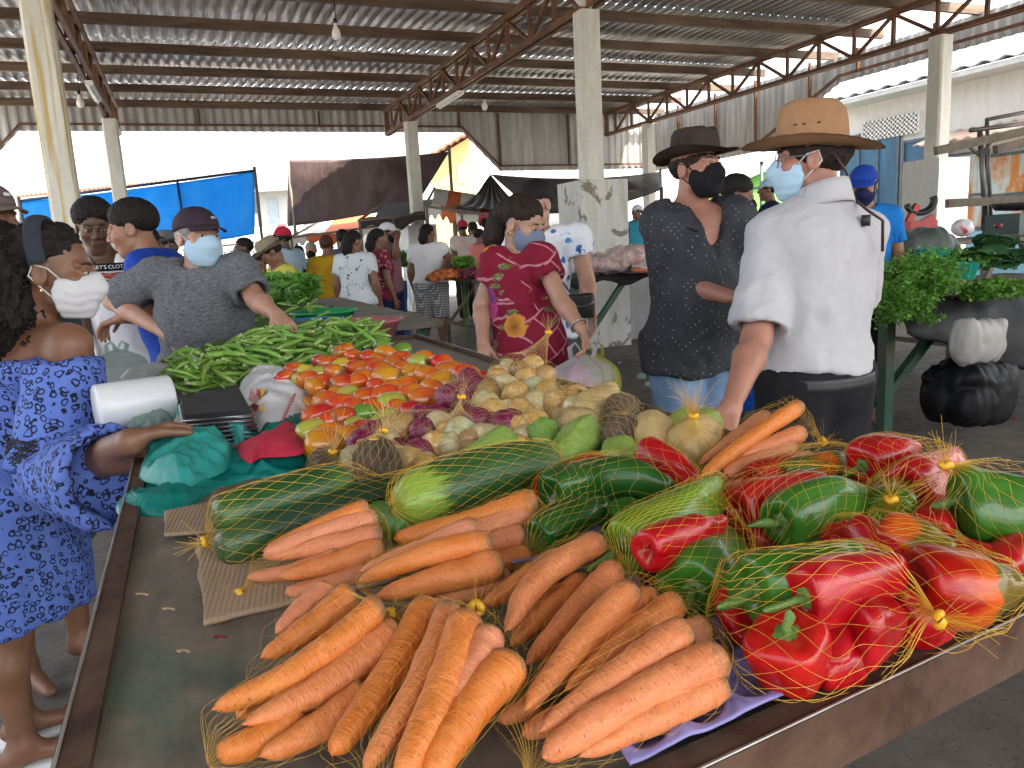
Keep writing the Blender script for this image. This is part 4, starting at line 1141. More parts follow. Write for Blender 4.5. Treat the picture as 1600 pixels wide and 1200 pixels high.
def m_onion():
    t = NT('onion_skin'); v = t.tc(); base = t.info('Color')
    gr = t.n('ShaderNodeTexGradient'); gr.gradient_type = 'RADIAL'; t.l(t.mapping(v, rot=(PI / 2, 0, 0)), gr.inputs[0])
    cmb = t.n('ShaderNodeCombineXYZ'); t.l(t.math('MULTIPLY', gr.outputs[1], 26.0), cmb.inputs[0]); t.l(t.math('MULTIPLY', t.sep(v)['Y'], .8), cmb.inputs[1]); t.l(t.math('MULTIPLY', t.info('Random'), 20.0), cmb.inputs[2])
    st = t.noise(cmb.outputs[0], 1.0, 4, .6, .3); bl = t.noise(v, 1.8, 4, .6)
    c = t.mix(t.ramp(st, [(.38, 0.0), (.66, 1.0)]), t.hsv(base, .5, 1.1, .68), base)
    c = t.mix(t.ramp(bl, [(.54, 0.0), (.70, .7)]), c, t.hsv(base, .51, .55, 1.25))
    yy = t.math('ABSOLUTE', t.sep(v)['Y']); c = t.mix(t.ramp(yy, [(.82, 0.0), (1.02, .8)]), c, (.26, .17, .07))
    t.set(Base_Color=c, Roughness=.36); t.b.inputs['Coat Weight'].default_value = .12; t.bump(st, .22, .03)
    return t.m
ONI_M = m_onion()
ONIS = [mesh_of(surf([.03, .12, .16, .38, .72, .94, 1, .94, .72, .36, .14, .10, .09, .05], [-.98, -1.0, -.93, -.86, -.62, -.28, .02, .34, .64, .86, .98, 1.12, 1.22, 1.24], 26, lambda a, y, s: 1 + .012 * np.cos(9 * a), k, .06, .9), 'onion', ONI_M) for k in range(3)]
POT_M = mat('potato_skin', (.50, .35, .16), .6, 0, .3, 3, .25, 10, col2=(.34, .22, .10), th=(.55, .75), objcol=True)
POTS = [mesh_of(surf([.02, .5, .82, .98, 1, .92, .7, .35, .02], [-1, -.93, -.72, -.35, .05, .45, .78, .95, 1.0], 26, None, k + 4, .22, 1.1), 'potato', POT_M) for k in range(3)]
def m_beet():
    t = NT('earthy_beet_skin'); v = t.tc(); y = t.sep(v)['Y']
    n = t.noise(t.mapping(v, scale=(2, 14, 2)), 1.2, 5, .65, 1.5)
    c = t.ramp(n, [(.32, (.06, .032, .026)), (.55, (.22, .145, .09)), (.75, (.34, .24, .15))])
    c = t.mix(t.ramp(y, [(.62, 0.0), (.95, .75)]), c, (.05, .026, .018))
    t.set(Base_Color=c, Roughness=.85); t.bump(n, .7, .06)
    return t.m
BEET_M = m_beet()
BEETS = [mesh_of(surf([.02, .12, .4, .78, .97, 1, .9, .66, .42, .34, .22, .02], [-1.05, -.98, -.86, -.55, -.15, .12, .48, .74, .84, .86, .90, .88], 30, None, k + 2, .10, 1.6), 'beet', BEET_M) for k in range(2)]
def m_chay():
    t = NT('chayote_skin'); v = t.tc(); base = t.info('Color')
    st = t.noise(t.mapping(v, scale=(4, .7, 4)), 1.4, 4, .6)
    c = t.mix(t.ramp(st, [(.35, 0.0), (.7, 1.0)]), t.hsv(base, .5, 1.05, .75), base)
    c = t.mix(t.ramp(t.noise(v, 6, 4), [(.66, 0.0), (.72, .6)]), c, (.30, .26, .08))
    t.set(Base_Color=c, Roughness=.38); t.bump(t.noise(v, 5, 4), .25, .05)
    return t.m
CHAY_M = m_chay()
CHAYS = [mesh_of(surf([.02, .22, .30, .58, .72, .84, .96, 1, .92, .66, .3, .02], [-1, -.99, -.96, -.86, -.55, -.15, .2, .5, .78, .95, 1.0, .97], 40, lambda a, y, s: 1 + .055 * np.cos(5 * a) - .05 * np.exp(-((a - 2) / .2) ** 2), k, .05, 1.2), 'chayote', CHAY_M) for k in range(2)]
def m_okra():
    t = NT('okra_skin'); v = t.tc(); rnd = t.info('Random'); y = t.sep(v)['Y']
    n = t.noise(t.mapping(v, scale=(30, 2, 30)), 1.5, 3)
    c = t.mix(t.ramp(n, [(.35, 0.0), (.65, 1.0)]), (.115, .25, .030), (.21, .38, .07))
    c = t.hsv(c, t.math('ADD', .485, t.math('MULTIPLY', rnd, .025)), 1.0, t.math('ADD', .8, t.math('MULTIPLY', rnd, .5)))
    c = t.mix(t.ramp(y, [(.14, .85), (.19, 0.0)]), c, (.34, .47, .15))
    c = t.mix(t.ramp(y, [(.008, 1.0), (.02, 0.0)]), c, (.42, .44, .22))
    t.set(Base_Color=c, Roughness=.5); t.b.inputs['Specular IOR Level'].default_value = .35
    return t.m
OKRA_M = m_okra()
OKRAS = [mesh_of(surf([.01, .05, .055, .06, .075, .092, .1, .092, .075, .05, .022, .001], [.0, .0, .07, .13, .16, .19, .3, .48, .66, .82, .94, 1.0], 10, lambda a, y, s: 1 + .10 * np.cos(5 * a) * (s > .35), k, .02, 2, b), 'okra', OKRA_M) for k, b in enumerate((0.0, .12, -.10, .25))]

# ---- placing
CLOUD = {}
def put(me, name, p0, p1, r, ru, roll=None, col=None, centre=False, up=None):
    """lay a mesh whose axis is +Y from p0 to p1 with radius r (mesh radius ru)"""
    p0 = np.asarray(p0, float); p1 = np.asarray(p1, float); y = unit(p1 - p0); L = np.linalg.norm(p1 - p0)
    ref = np.array([0, 0, 1.0]) if up is None else np.asarray(up, float)
    if abs(y @ ref) > .97: ref = np.array([1.0, 0, 0])
    x = unit(np.cross(y, ref)); z = np.cross(x, y)
    a = rng.uniform(0, 2 * PI) if roll is None else roll
    x2 = math.cos(a) * x + math.sin(a) * z; z2 = np.cross(x2, y)
    o = bpy.data.objects.new(name, me); COL.objects.link(o)
    sx = r / ru; sy = L / 2 if centre else L
    o.matrix_world = Matrix(((x2[0] * sx, y[0] * sy, z2[0] * sx, (p0[0] + p1[0]) / 2 if centre else p0[0]), (x2[1] * sx, y[1] * sy, z2[1] * sx, (p0[1] + p1[1]) / 2 if centre else p0[1]), (x2[2] * sx, y[2] * sy, z2[2] * sx, (p0[2] + p1[2]) / 2 if centre else p0[2]), (0, 0, 0, 1)))
    if col is not None: o.color = (*col, 1)
    return o
def cloud(o, step=3):
    me = o.data; v = np.empty(len(me.vertices) * 3); me.vertices.foreach_get('co', v); v = v.reshape(-1, 3)[::step]
    M = np.array(o.matrix_world); return v @ M[:3, :3].T + M[:3, 3]

NETM = {}
def net_mat(name, col):
    if name not in NETM:
        t = NT(name); t.set(Base_Color=col, Roughness=.4)
        tr = t.n('ShaderNodeBsdfTranslucent'); tr.inputs[0].default_value = (*col, 1); mx = t.n('ShaderNodeMixShader'); mx.inputs[0].default_value = .35
        t.l(t.b.outputs[0], mx.inputs[1]); t.l(tr.outputs[0], mx.inputs[2]); t.l(mx.outputs[0], t.out.inputs[0]); NETM[name] = t.m
    return NETM[name]
NETY = net_mat('yellow_net_thread', (.78, .50, .06))
def threads(mb, P, N, r):
    """P (L,k,3) polylines with surface normals N: thin three-sided threads"""
    T = np.gradient(P, axis=1); T /= np.linalg.norm(T, axis=2)[..., None] + 1e-12
    B = np.cross(T, N); B /= np.linalg.norm(B, axis=2)[..., None] + 1e-12; N2 = np.cross(B, T)
    L, k = P.shape[:2]
    ring = np.stack([P + r * (math.cos(a) * N2 + math.sin(a) * B) for a in (0, 2 * PI / 3, 4 * PI / 3)], 2)
    f = grid_faces(k, 3); nf = len(f)
    F = (f[None] + (np.arange(L) * k * 3)[:, None, None]).reshape(-1, 4)
    mb.add(ring.reshape(-1, 3), F)
def tuft(mb, p, d, n, L, r, spread, seed):
    g = np.random.default_rng(seed); d = unit(d)
    P = []; s = np.linspace(0, 1, 6)
    for _ in range(n):
        e = unit(d + g.normal(0, spread, 3)); c = g.normal(0, .35, 3); l = L * g.uniform(.5, 1.1)
        P.append(p + np.outer(s, e) * l + np.outer(s ** 2, c) * l * .5)
    P = np.array(P); N = np.zeros_like(P) + unit(np.cross(d, [.3, .5, .8]))
    threads(mb, P, N, r)
def net_bag(label, items, knot, tail=None, cell=.013, r=.0006, group='yellow net bags of vegetables', cat='net bag', m=None, tufts=26, tl=.05, tdir=None, knotr=.006, floor=TZ + .0015):
    """a stretched net round the items, gathered at the knot"""
    pts = np.concatenate([cloud(o) for o in items])
    k0 = np.asarray(knot, float); c = pts.mean(0)
    k1 = np.asarray(tail, float) if tail is not None else None
    ax = unit((c - k0) if k1 is None else (k1 - k0))
    s = (pts - k0) @ ax
    if s.min() < .004: k0 = k0 + ax * (s.min() - .010); s = (pts - k0) @ ax
    s1 = s.max()
    ref = unit(np.cross(ax, [0, 0, 1.0])); up = np.cross(ref, ax)
    nt = 72; tt = np.linspace(0, s1 + .006, nt); nphi = 64; phi = np.linspace(0, 2 * PI, nphi, endpoint=False)
    Uv = np.cos(phi)[:, None] * ref + np.sin(phi)[:, None] * up
    H = np.full((nt, nphi), np.nan); cen = np.zeros((nt, 3)); wv = max(.014, s1 * .07)
    rel = pts - k0
    for i, q in enumerate(tt):
        mk = np.abs(s - q) < wv
        if mk.sum() < 3: continue
        z = rel[mk] - np.outer(s[mk], ax); cen[i] = (z.max(0) + z.min(0)) / 2; H[i] = ((z - cen[i]) @ Uv.T).max(0)
    ok = ~np.isnan(H[:, 0]); idx = np.arange(nt)
    first = idx[ok][0]; last = idx[ok][-1]
    for j in range(nphi): H[:, j] = np.interp(idx, idx[ok], H[ok, j])
    for j in range(3): cen[:, j] = np.interp(idx, idx[ok], cen[ok, j])
    ker = np.ones(7) / 7
    pad = lambda A: np.apply_along_axis(lambda x: np.convolve(np.pad(x, 3, mode='edge'), ker, 'valid'), 0, A)
    Hs = np.maximum(pad(H), pad(H)); Hs = np.maximum(Hs, H * .985); cen = pad(cen)
    # gather towards the knot, close over the far end
    g = np.clip(tt / max(tt[first] + .02, .02), 0, 1)[:, None] ** .8
    e = np.clip((s1 + .006 - tt) / .016, 0, 1)[:, None] ** .5
    cen = cen * g; rad_scale = g * np.maximum(e, .05)
    def surface(ti, th):
        """points at (row index float, angle)"""
        i0 = np.clip(ti.astype(int), 0, nt - 2); f = ti - i0
        Hq = Hs[i0] * (1 - f)[:, None] + Hs[i0 + 1] * f[:, None]
        dd = th[:, None] - phi[None]; cs = np.cos(dd)
        rr = np.where(cs > .12, Hq / np.maximum(cs, .12), 9).min(1)
        sc = (rad_scale[i0, 0] * (1 - f) + rad_scale[i0 + 1, 0] * f)
        cq = cen[i0] * (1 - f)[:, None] + cen[i0 + 1] * f[:, None]
        tq = tt[i0] * (1 - f) + tt[i0 + 1] * f
        dv = np.cos(th)[:, None] * ref + np.sin(th)[:, None] * up
        P = k0 + tq[:, None] * ax + cq + dv * (np.maximum(rr, .002) * sc + .0012)[:, None]
        P[:, 2] = np.maximum(P[:, 2], floor)
        return P, dv
    meanr = float(np.median(Hs))
    nl = int(np.clip(2 * PI * meanr / cell, 12, 56)); nrow = s1 / (cell * 1.25); k = 64
    tw = nrow * 2 * PI / nl * .5
    mb = MB(); Ps = []; Ns = []
    ti = np.linspace(0, nt - 1.001, k); gs = np.random.default_rng(abs(hash(label)) % 9999 if False else len(label) * 7 + len(items))
    for sg in (1, -1):
        for j in range(nl):
            th = 2 * PI * j / nl + sg * tw * (ti / nt) + .015 * np.sin(ti * .4 + j) + gs.normal(0, .008)
            tj = np.clip(ti + .2 * np.sin(j * 1.7 + ti * .3), 0, nt - 1.001)
            P, dv = surface(tj, th % (2 * PI)); Ps.append(P); Ns.append(dv)
    threads(mb, np.array(Ps), np.array(Ns), r)
    td = -ax if tdir is None else np.asarray(tdir, float)
    tuft(mb, k0, td, tufts, tl, r * 1.05, .38, nl)
    o3 = np.array([k0[0], k0[1], k0[2]])
    o = mb.build('net_bag', m or NETY, None, origin=o3, smooth=False)
    tag(o, label, cat, group)
    kb = MB(); a = np.linspace(0, 2 * PI, 14)
    tu = unit(np.cross(td, [.2, .3, .9])); tv = np.cross(td, tu)
    kb.tube([knotr * (math.cos(q) * tu + math.sin(q) * tv) * .7 + .0015 * math.sin(3 * q) * td for q in a], knotr * .55, 7, cap=False)
    kk = kb.build('knot', KNOT, None); kk.parent = o
    return o
KNOT = mat('yellow_tape_knot', (.80, .42, .02), .4, 0, .2)
ORD = ['first', 'second', 'third', 'fourth', 'fifth', 'sixth', 'seventh', 'eighth', 'ninth', 'tenth', 'eleventh', 'twelfth', 'thirteenth', 'fourteenth', 'fifteenth', 'sixteenth']

# ------------------------------------------------------------------ carrots, bundle by bundle: crown and tip in the photograph, heights of the axis above the table
BUNDLES = [
 ('left carrot bag on cardboard', [
   (578, 794, 409, 862, .070, .035, .0165, 0), (590, 808, 412, 868, .060, .034, .0155, 4), (598, 834, 412, 872, .048, .030, .0165, 0), (530, 866, 386, 902, .030, .012, .0135, 1),
   (600, 856, 432, 902, .036, .026, .0175, 5), (572, 892, 446, 926, .016, .012, .0130, 4), (596, 880, 470, 905, .016, .014, .0150, 0)], (408, 914, .012), None),
 ('middle carrot bag beside the cucumbers', [
   (838, 782, 617, 842, .070, .040, .0195, 4), (832, 800, 598, 880, .055, .030, .0185, 0), (744, 822, 558, 894, .075, .045, .0165, 5), (768, 848, 556, 910, .066, .040, .0185, 2),
   (784, 880, 586, 932, .050, .034, .0200, 0), (818, 834, 690, 868, .040, .030, .0165, 0), (826, 868, 730, 900, .018, .016, .0165, 4), (798, 905, 676, 942, .024, .016, .0165, 0), (742, 905, 640, 930, .016, .016, .0165, 0)], (846, 815, .045), None),
 ('front left carrot bag', [
   (512, 920, 430, 990, .060, .045, .0155, 0), (550, 926, 404, 1030, .066, .040, .0165, 5), (594, 944, 332, 1108, .072, .034, .0180, 6), (620, 985, 376, 1133, .052, .034, .0195, 2),
   (545, 1026, 430, 1078, .030, .024, .0170, 0), (572, 1084, 402, 1184, .030, .018, .0165, 5), (470, 1120, 340, 1182, .018, .018, .0165, 4), (446, 1058, 370, 1122, .020, .018, .0150, 0), (600, 1040, 470, 1120, .018, .018, .0165, 0)], (612, 962, .055), None),
 ('front centre carrot bag', [
   (668, 944, 520, 1178, .062, .028, .0175, 4), (704, 952, 568, 1206, .070, .032, .0165, 1), (730, 966, 628, 1215, .076, .034, .0185, 4), (768, 990, 690, 1130, .070, .045, .0165, 0),
   (800, 1036, 668, 1212, .056, .030, .0215, 4), (650, 1000, 560, 1140, .020, .018, .0165, 0), (740, 1050, 640, 1190, .020, .018, .0170, 0)], (745, 950, .060), None),
 ('carrot bag below green peppers', [
   (938, 848, 790, 986, .068, .050, .0175, 3), (880, 870, 752, 948, .052, .036, .0160, 0), (962, 890, 820, 1040, .060, .040, .0165, 0), (912, 906, 796, 1010, .040, .030, .0150, 0), (880, 920, 800, 1000, .020, .018, .0160, 0), (950, 940, 840, 1060, .022, .018, .0160, 0)], (966, 872, .050), None),
 ('carrot bag on purple tray', [
   (986, 920, 816, 1116, .072, .040, .0160, 5), (1018, 930, 905, 1050, .052, .040, .0155, 0), (1058, 942, 882, 1080, .056, .040, .0165, 0), (1072, 984, 842, 1144, .066, .036, .0175, 0),
   (1102, 980, 950, 1070, .040, .030, .0160, 0), (1126, 1026, 850, 1182, .050, .030, .0185, 4), (1126, 1066, 905, 1182, .034, .026, .0165, 0), (1000, 940, 820, 1096, .040, .026, .0150, 2),
   (840, 1096, 778, 1126, .014, .012, .0120, 0), (880, 1120, 815, 1148, .015, .014, .0130, 0), (1010, 1000, 890, 1100, .020, .018, .0150, 0)], (838, 1194, .012), (1050, 960, .05)),
 ('back right carrot bag', [
   (1198, 650, 1092, 726, .085, .050, .0165, 0), (1250, 634, 1098, 742, .110, .055, .0160, 4), (1254, 676, 1146, 716, .075, .060, .0165, 0), (1236, 694, 1132, 740, .060, .050, .0180, 4), (1264, 714, 1124, 768, .036, .030, .0160, 0), (1200, 730, 1110, 770, .018, .018, .0160, 0)], (1262, 694, .055), None)]
for name, its, kn, tl_ in BUNDLES:
    obs = []
    ordr = sorted(range(len(its)), key=lambda i: its[i][0] + its[i][1] * .6)
    for rank, i in enumerate(ordr):
        x0, y0, x1, y1, h0, h1, r, vr = its[i]
        p0, p1 = tp(x0, y0, h0 * .8 + .002), tp(x1, y1, h1 * .8 + .002)
        o = put(CARROTS[vr], 'carrot', p0, p1, r * .72, .1, roll=(0.3 if vr in (3, 6) else None))
        look = 'thick' if r > .018 else 'slim' if r < .0155 else 'medium'
        tag(o, f'{look} orange carrot, {ORD[rank]} from the left in the {name}', 'carrot', 'carrots in ' + name)
        obs.append(o)
    net_bag('yellow net of the ' + name, obs, tp(kn[0], kn[1], kn[2] * .8), cell=.0125, r=.00010, tail=tp(*tl_) if tl_ else None, tufts=22, tl=.035)

# ------------------------------------------------------------------ peppers and cucumbers
DG, GR, LG, RD, RO, OR = (.022, .105, .016), (.045, .165, .018), (.15, .33, .03), (.47, .008, .014), (.50, .035, .008), (.58, .13, .015)
BAGS = [
 # stem x,y, tip x,y, h0, h1, radius, colour, mesh, stem?
 ('dark green pepper bag', [
   (858, 772, 952, 738, .060, .062, .034, DG, 0, 'dark green pepper with a pale stem scar', 0), (930, 748, 1052, 764, .058, .058, .034, DG, 1, 'long dark green pepper topmost in the bag', 0),
   (838, 842, 948, 786, .040, .050, .028, DG, 3, 'narrow dark green pepper in front', 0), (950, 820, 1010, 800, .030, .030, .026, GR, 2, 'green pepper half hidden below', 0), (846, 768, 936, 718, .040, .050, .028, RO, 2, 'orange red pepper behind the green ones', 0)], (834, 862, .022), .016),
 ('middle pepper bag', [
   (968, 856, 1122, 764, .062, .068, .037, LG, 5, 'bright light green pepper', 1), (1006, 862, 1130, 816, .086, .085, .026, RD, 3, 'flat ended red pepper lying on the green ones', 0),
   (1082, 928, 1118, 838, .046, .040, .042, GR, 4, 'plump green pepper with its stem to the front', 1), (1010, 905, 1060, 880, .026, .026, .024, (.2, .006, .01), 2, 'dark red pepper deep inside', 0)], (1016, 892, .040), .0125),
 ('pepper bag before potatoes', [
   (1004, 704, 1094, 752, .070, .045, .028, RD, 3, 'long crimson pepper lying uppermost', 0), (1040, 730, 1100, 768, .030, .030, .025, RD, 2, 'crimson pepper underneath', 0)], (1000, 690, .05), .016),
 ('back left pepper bag', [
   (1148, 800, 1288, 760, .058, .056, .038, RD, 0, 'broad red pepper with flat sides', 0), (1214, 818, 1348, 780, .066, .060, .036, GR, 5, 'long green pepper with brown stem end', 1),
   (1160, 850, 1225, 825, .028, .028, .026, RD, 2, 'small red pepper low in the bag', 0), (1175, 750, 1258, 724, .045, .045, .026, RD, 3, 'red pepper at the back corner', 0), (1222, 742, 1336, 712, .052, .055, .023, DG, 3, 'brown green ripening pepper', 0)], (1190, 870, .012), .016),
 ('back pepper bag with top knot', [
   (1390, 806, 1392, 752, .052, .050, .034, GR, 4, 'short green pepper', 0), (1344, 730, 1428, 704, .060, .066, .036, RD, 2, 'red pepper with green stem at left', 1), (1412, 766, 1492, 722, .060, .060, .040, RD, 4, 'knobbly red pepper on the right', 0), (1470, 768, 1420, 784, .046, .04, .026, RD, 1, 'red pepper with small green stem', 1)], (1392, 780, .080), .016),
 ('right edge pepper bag with tuft', [
   (1494, 782, 1622, 782, .076, .076, .046, GR, 5, 'large green pepper on top', 1), (1452, 838, 1462, 790, .040, .040, .030, RD, 0, 'upright red pepper with green stem', 1), (1490, 862, 1576, 882, .030, .028, .022, RD, 3, 'red pepper under the large green one', 1), (1600, 850, 1560, 895, .030, .028, .024, RD, 1, 'red pepper at the picture edge', 1)], (1498, 770, .090), .018),
 ('front pepper bag', [
   (1168, 924, 1336, 872, .078, .080, .040, GR, 5, 'long green pepper with broken stem', 1), (1250, 936, 1406, 888, .088, .086, .031, RD, 5, 'long crimson pepper lying on top', 1),
   (1228, 984, 1242, 1066, .074, .018, .035, (.52, .012, .010), 0, 'upright lobed red pepper with long green stem', 1), (1286, 968, 1298, 1048, .05, .028, .026, RD, 2, 'narrow red pepper in the middle', 0),
   (1318, 986, 1390, 964, .052, .048, .037, RD, 4, 'wide crimson pepper on the right', 0), (1142, 940, 1168, 1004, .044, .04, .022, RD, 3, 'red pepper peeping out on the left', 0), (1330, 1035, 1280, 1060, .022, .022, .022, RD, 1, 'dark red pepper at the bottom', 0)], (1408, 970, .062), .0165),
 ('red pepper bag at right rim', [
   (1432, 908, 1590, 912, .072, .066, .040, (.50, .014, .010), 3, 'large red and orange pepper tapering right', 0), (1338, 832, 1420, 900, .068, .055, .026, RD, 3, 'slim red pepper slanting down', 0), (1376, 836, 1490, 868, .074, .068, .030, RO, 1, 'orange red pepper with dark fleck', 0),
   (1306, 836, 1348, 858, .048, .048, .024, RD, 2, 'short red pepper at the left end', 0), (1416, 938, 1484, 992, .046, .030, .032, RD, 2, 'red pepper touching the steel rim', 0), (1398, 950, 1420, 940, .05, .05, .020, OR, 0, 'small orange pepper end', 0)], (1594, 928, .050), .0165)]
for name, its, kn, cell in BAGS:
    obs = []
    for (x0, y0, x1, y1, h0, h1, r, c, k, desc, st) in its:
        p0, p1 = tp(x0, y0, h0 * .84), tp(x1, y1, h1 * .84)
        o = put(PEPPERS[k], 'pepper', p0, p1, r * .80, 1.0, col=c)
        mixed = 'ripening' in desc or 'orange pepper tapering' in desc or 'fleck' in desc
        if mixed: o.material_slots[0].link = 'OBJECT'; o.material_slots[0].material = PEPX_M
        tag(o, f'{desc} in the {name}', 'pepper', 'peppers in the ' + name)
        if not st: obs.append(o); continue
        s = bpy.data.objects.new('stem', STEMS[1 if st == 2 else 0]); COL.objects.link(s); s.parent = o
        obs.append(o)
    net_bag('yellow net of the ' + name, obs, tp(kn[0], kn[1], kn[2] * .84), cell=cell * .72, r=.00018, tufts=24, tl=.04, tdir=(0, 0.2, 1) if 'tuft' in name or 'top knot' in name else None)
cu = []
for (x0, y0, x1, y1, h0, h1, r, c, k, d) in [(334, 809, 550, 748, .054, .056, .0255, (.012, .062, .014), 1, 'dark green cucumber topmost at the left end'), (339, 858, 658, 756, .026, .028, .0255, (.010, .045, .020), 0, 'blackish green cucumber lying below it'), (862, 726, 618, 790, .046, .050, .037, (.018, .075, .015), 2, 'thick cucumber with a yellow green striped tip'), (640, 830, 580, 806, .02, .02, .022, (.06, .18, .02), 0, 'short bright green cucumber stub between the carrots')]:
    o = put(CUKES[k], 'cucumber', tp(x0, y0, h0), tp(x1, y1, h1), r, 1.0, col=c, roll=.4); o.color[3] = 1.0 if k == 2 else .18; tag(o, d, 'cucumber', 'cucumbers behind the carrots'); cu.append(o)
net_bag('yellow net round the two dark cucumbers', cu[:2], tp(332, 842, .02), cell=.012, r=.00024, tufts=14, tl=.03)
net_bag('yellow net round the thick striped cucumber', cu[2:3], tp(882, 715, .04), cell=.012, r=.00024, tufts=14, tl=.03)

# ------------------------------------------------------------------ tomatoes, onions, potatoes, beets, chayotes
def heap(name, cat, pts, hfun, meshes, sizes, group, where, words, elong, flat=False):
    """pts: (x, y, colour word, size factor); rows are counted from the front"""
    srt = sorted(pts, key=lambda p: -p[1]); rows = []
    for p in srt:
        if rows and rows[-1][0][1] - p[1] < 24: rows[-1].append(p)
        else: rows.append([p])
    out = []
    for ri, row in enumerate(rows):
        row.sort(key=lambda p: p[0])
        for ci, (x, y, cw, sf) in enumerate(row):
            col, adj = words[cw]
            r = sizes * (1 + (sf - 1) * .7) * rng.uniform(.94, 1.06); h = hfun(x, y)
            p = tp(x, y, h); a = rng.uniform(0, 2 * PI) if elong > 1.1 else rng.uniform(0, 2 * PI)
            if elong > 1.1: a = rng.normal(math.radians(-8), .5) + (PI if rng.random() < .5 else 0)
            d = np.array([math.cos(a), math.sin(a), rng.normal(0, .22) if elong > 1.1 else rng.uniform(-.6, .9)]); d = unit(d) * r * elong
            v = np.array(col) * rng.uniform(.9, 1.1)
            o = put(meshes[rng.integers(len(meshes))], name, p - d, p + d, r, 1.0, col=v, centre=True)
            tag(o, f'{adj} {cat}, {ORD[min(ci, 15)]} from left, {ORD[min(ri, 15)]} row from front of {where}', cat, group); out.append(o)
            if h > r * 1.5:
                q = p - [rng.normal(0, .012), rng.normal(0, .01) - .012, max(h - r, r * .9)]; q[2] = max(q[2], TZ + r * .8); o2 = put(meshes[0], name, q - d, q + d, r, 1.0, col=v, centre=True)
                tag(o2, f'{cat} buried in the lower layer of the {where}', cat, f'{cat} lower layer of the {where}')
    return out
TW = {'R': ((.50, .016, .010), 'ripe red'), 'RO': ((.54, .052, .010), 'orange red'), 'O': ((.56, .082, .010), 'orange'), 'YO': ((.56, .155, .012), 'yellow orange'), 'YG': ((.38, .34, .05), 'pale yellow green'), 'G': ((.13, .24, .025), 'green'), 'Y': ((.52, .34, .03), 'yellow')}
TP_ = [(60, 280, 'R', .9), (120, 235, 'RO', 1), (205, 290, 'RO', 1), (190, 240, 'Y', .7), (265, 255, 'YG', .8), (285, 180, 'R', .9), (330, 195, 'R', 1), (405, 130, 'RO', 1), (410, 205, 'Y', .8), (490, 150, 'O', .9), (580, 155, 'RO', .9), (445, 100, 'O', .7), (300, 320, 'RO', 1), (365, 250, 'O', .9),
       (420, 322, 'R', 1.1), (450, 395, 'YG', 1), (320, 430, 'O', 1.1), (510, 225, 'RO', 1), (600, 210, 'RO', 1), (650, 180, 'O', .9), (555, 290, 'RO', 1.1), (690, 290, 'YO', 1.45), (725, 352, 'O', .95), (570, 410, 'RO', 1.15), (690, 400, 'RO', 1.2), (715, 458, 'YG', 1.45),
       (565, 510, 'G', 1), (420, 460, 'RO', 1.25), (425, 540, 'R', 1.3), (270, 525, 'R', 1.25), (225, 615, 'YG', 1.15), (310, 705, 'YO', 1.4), (450, 660, 'YO', 1.1), (345, 635, 'O', 1), (560, 610, 'R', 1.0), (505, 585, 'YG', .8), (690, 132, 'YO', 1.1), (670, 85, 'G', 1), (795, 112, 'G', .9), (790, 170, 'R', 1.1),
       (890, 195, 'YG', 1.2), (935, 160, 'O', .9), (1040, 190, 'R', 1.15), (1060, 240, 'O', 1.1), (870, 258, 'YO', 1.15), (790, 225, 'O', .9), (820, 330, 'O', .9), (850, 392, 'O', 1.1), (955, 275, 'O', 1.2), (1030, 322, 'YO', 1.5), (930, 420, 'O', 1.4), (1190, 268, 'RO', 1.3), (1310, 290, 'R', .9), (850, 492, 'R', .9),
       (690, 555, 'YG', 1.1), (650, 240, 'RO', 1.1), (745, 195, 'RO', 1), (510, 310, 'RO', .9), (250, 340, 'YO', .9), (630, 345, 'RO', 1), (500, 470, 'RO', 1), (630, 480, 'R', 1), (155, 285, 'YG', .7), (390, 400, 'O', .9), (860, 180, 'RO', .9), (1130, 230, 'O', .9), (770, 480, 'O', .9), (980, 350, 'O', 1), (340, 560, 'RO', 1)]
toms = heap('tomato', 'tomato', [(430 + x / 4, 520 + y / 4, c, s) for x, y, c, s in TP_], lambda x, y: .026 + max(0, 705 - y) / 165 * .055, TOMS, .0205, 'tomatoes heaped behind the onions', 'tomato heap', TW, 1.28)
OW = {'Y': ((.60, .36, .12), 'golden yellow'), 'P': ((.60, .50, .27), 'pale straw coloured'), 'W': ((.60, .62, .36), 'peeled white green'), 'N': ((.45, .26, .10), 'brown skinned'), 'R': ((.20, .014, .060), 'purple red')}
O3 = [(130, 80, 'P', .9), (85, 115, 'Y', 1.05), (180, 90, 'N', .95), (240, 68, 'Y', 1), (292, 115, 'N', .95), (245, 108, 'P', .9), (35, 175, 'N', 1), (115, 160, 'P', 1.1), (162, 196, 'Y', 1.25), (246, 165, 'W', 1), (256, 238, 'P', 1.15), (345, 238, 'Y', 1.15), (385, 205, 'N', .95), (440, 212, 'Y', 1.05), (30, 235, 'P', 1.1), (60, 282, 'Y', 1.15), (122, 268, 'P', .8), (182, 278, 'Y', 1), (240, 332, 'Y', 1.1), (200, 400, 'P', .8), (172, 440, 'Y', .9), (30, 392, 'P', 1.0), (432, 262, 'P', .95), (300, 185, 'Y', 1), (212, 122, 'Y', 1)]
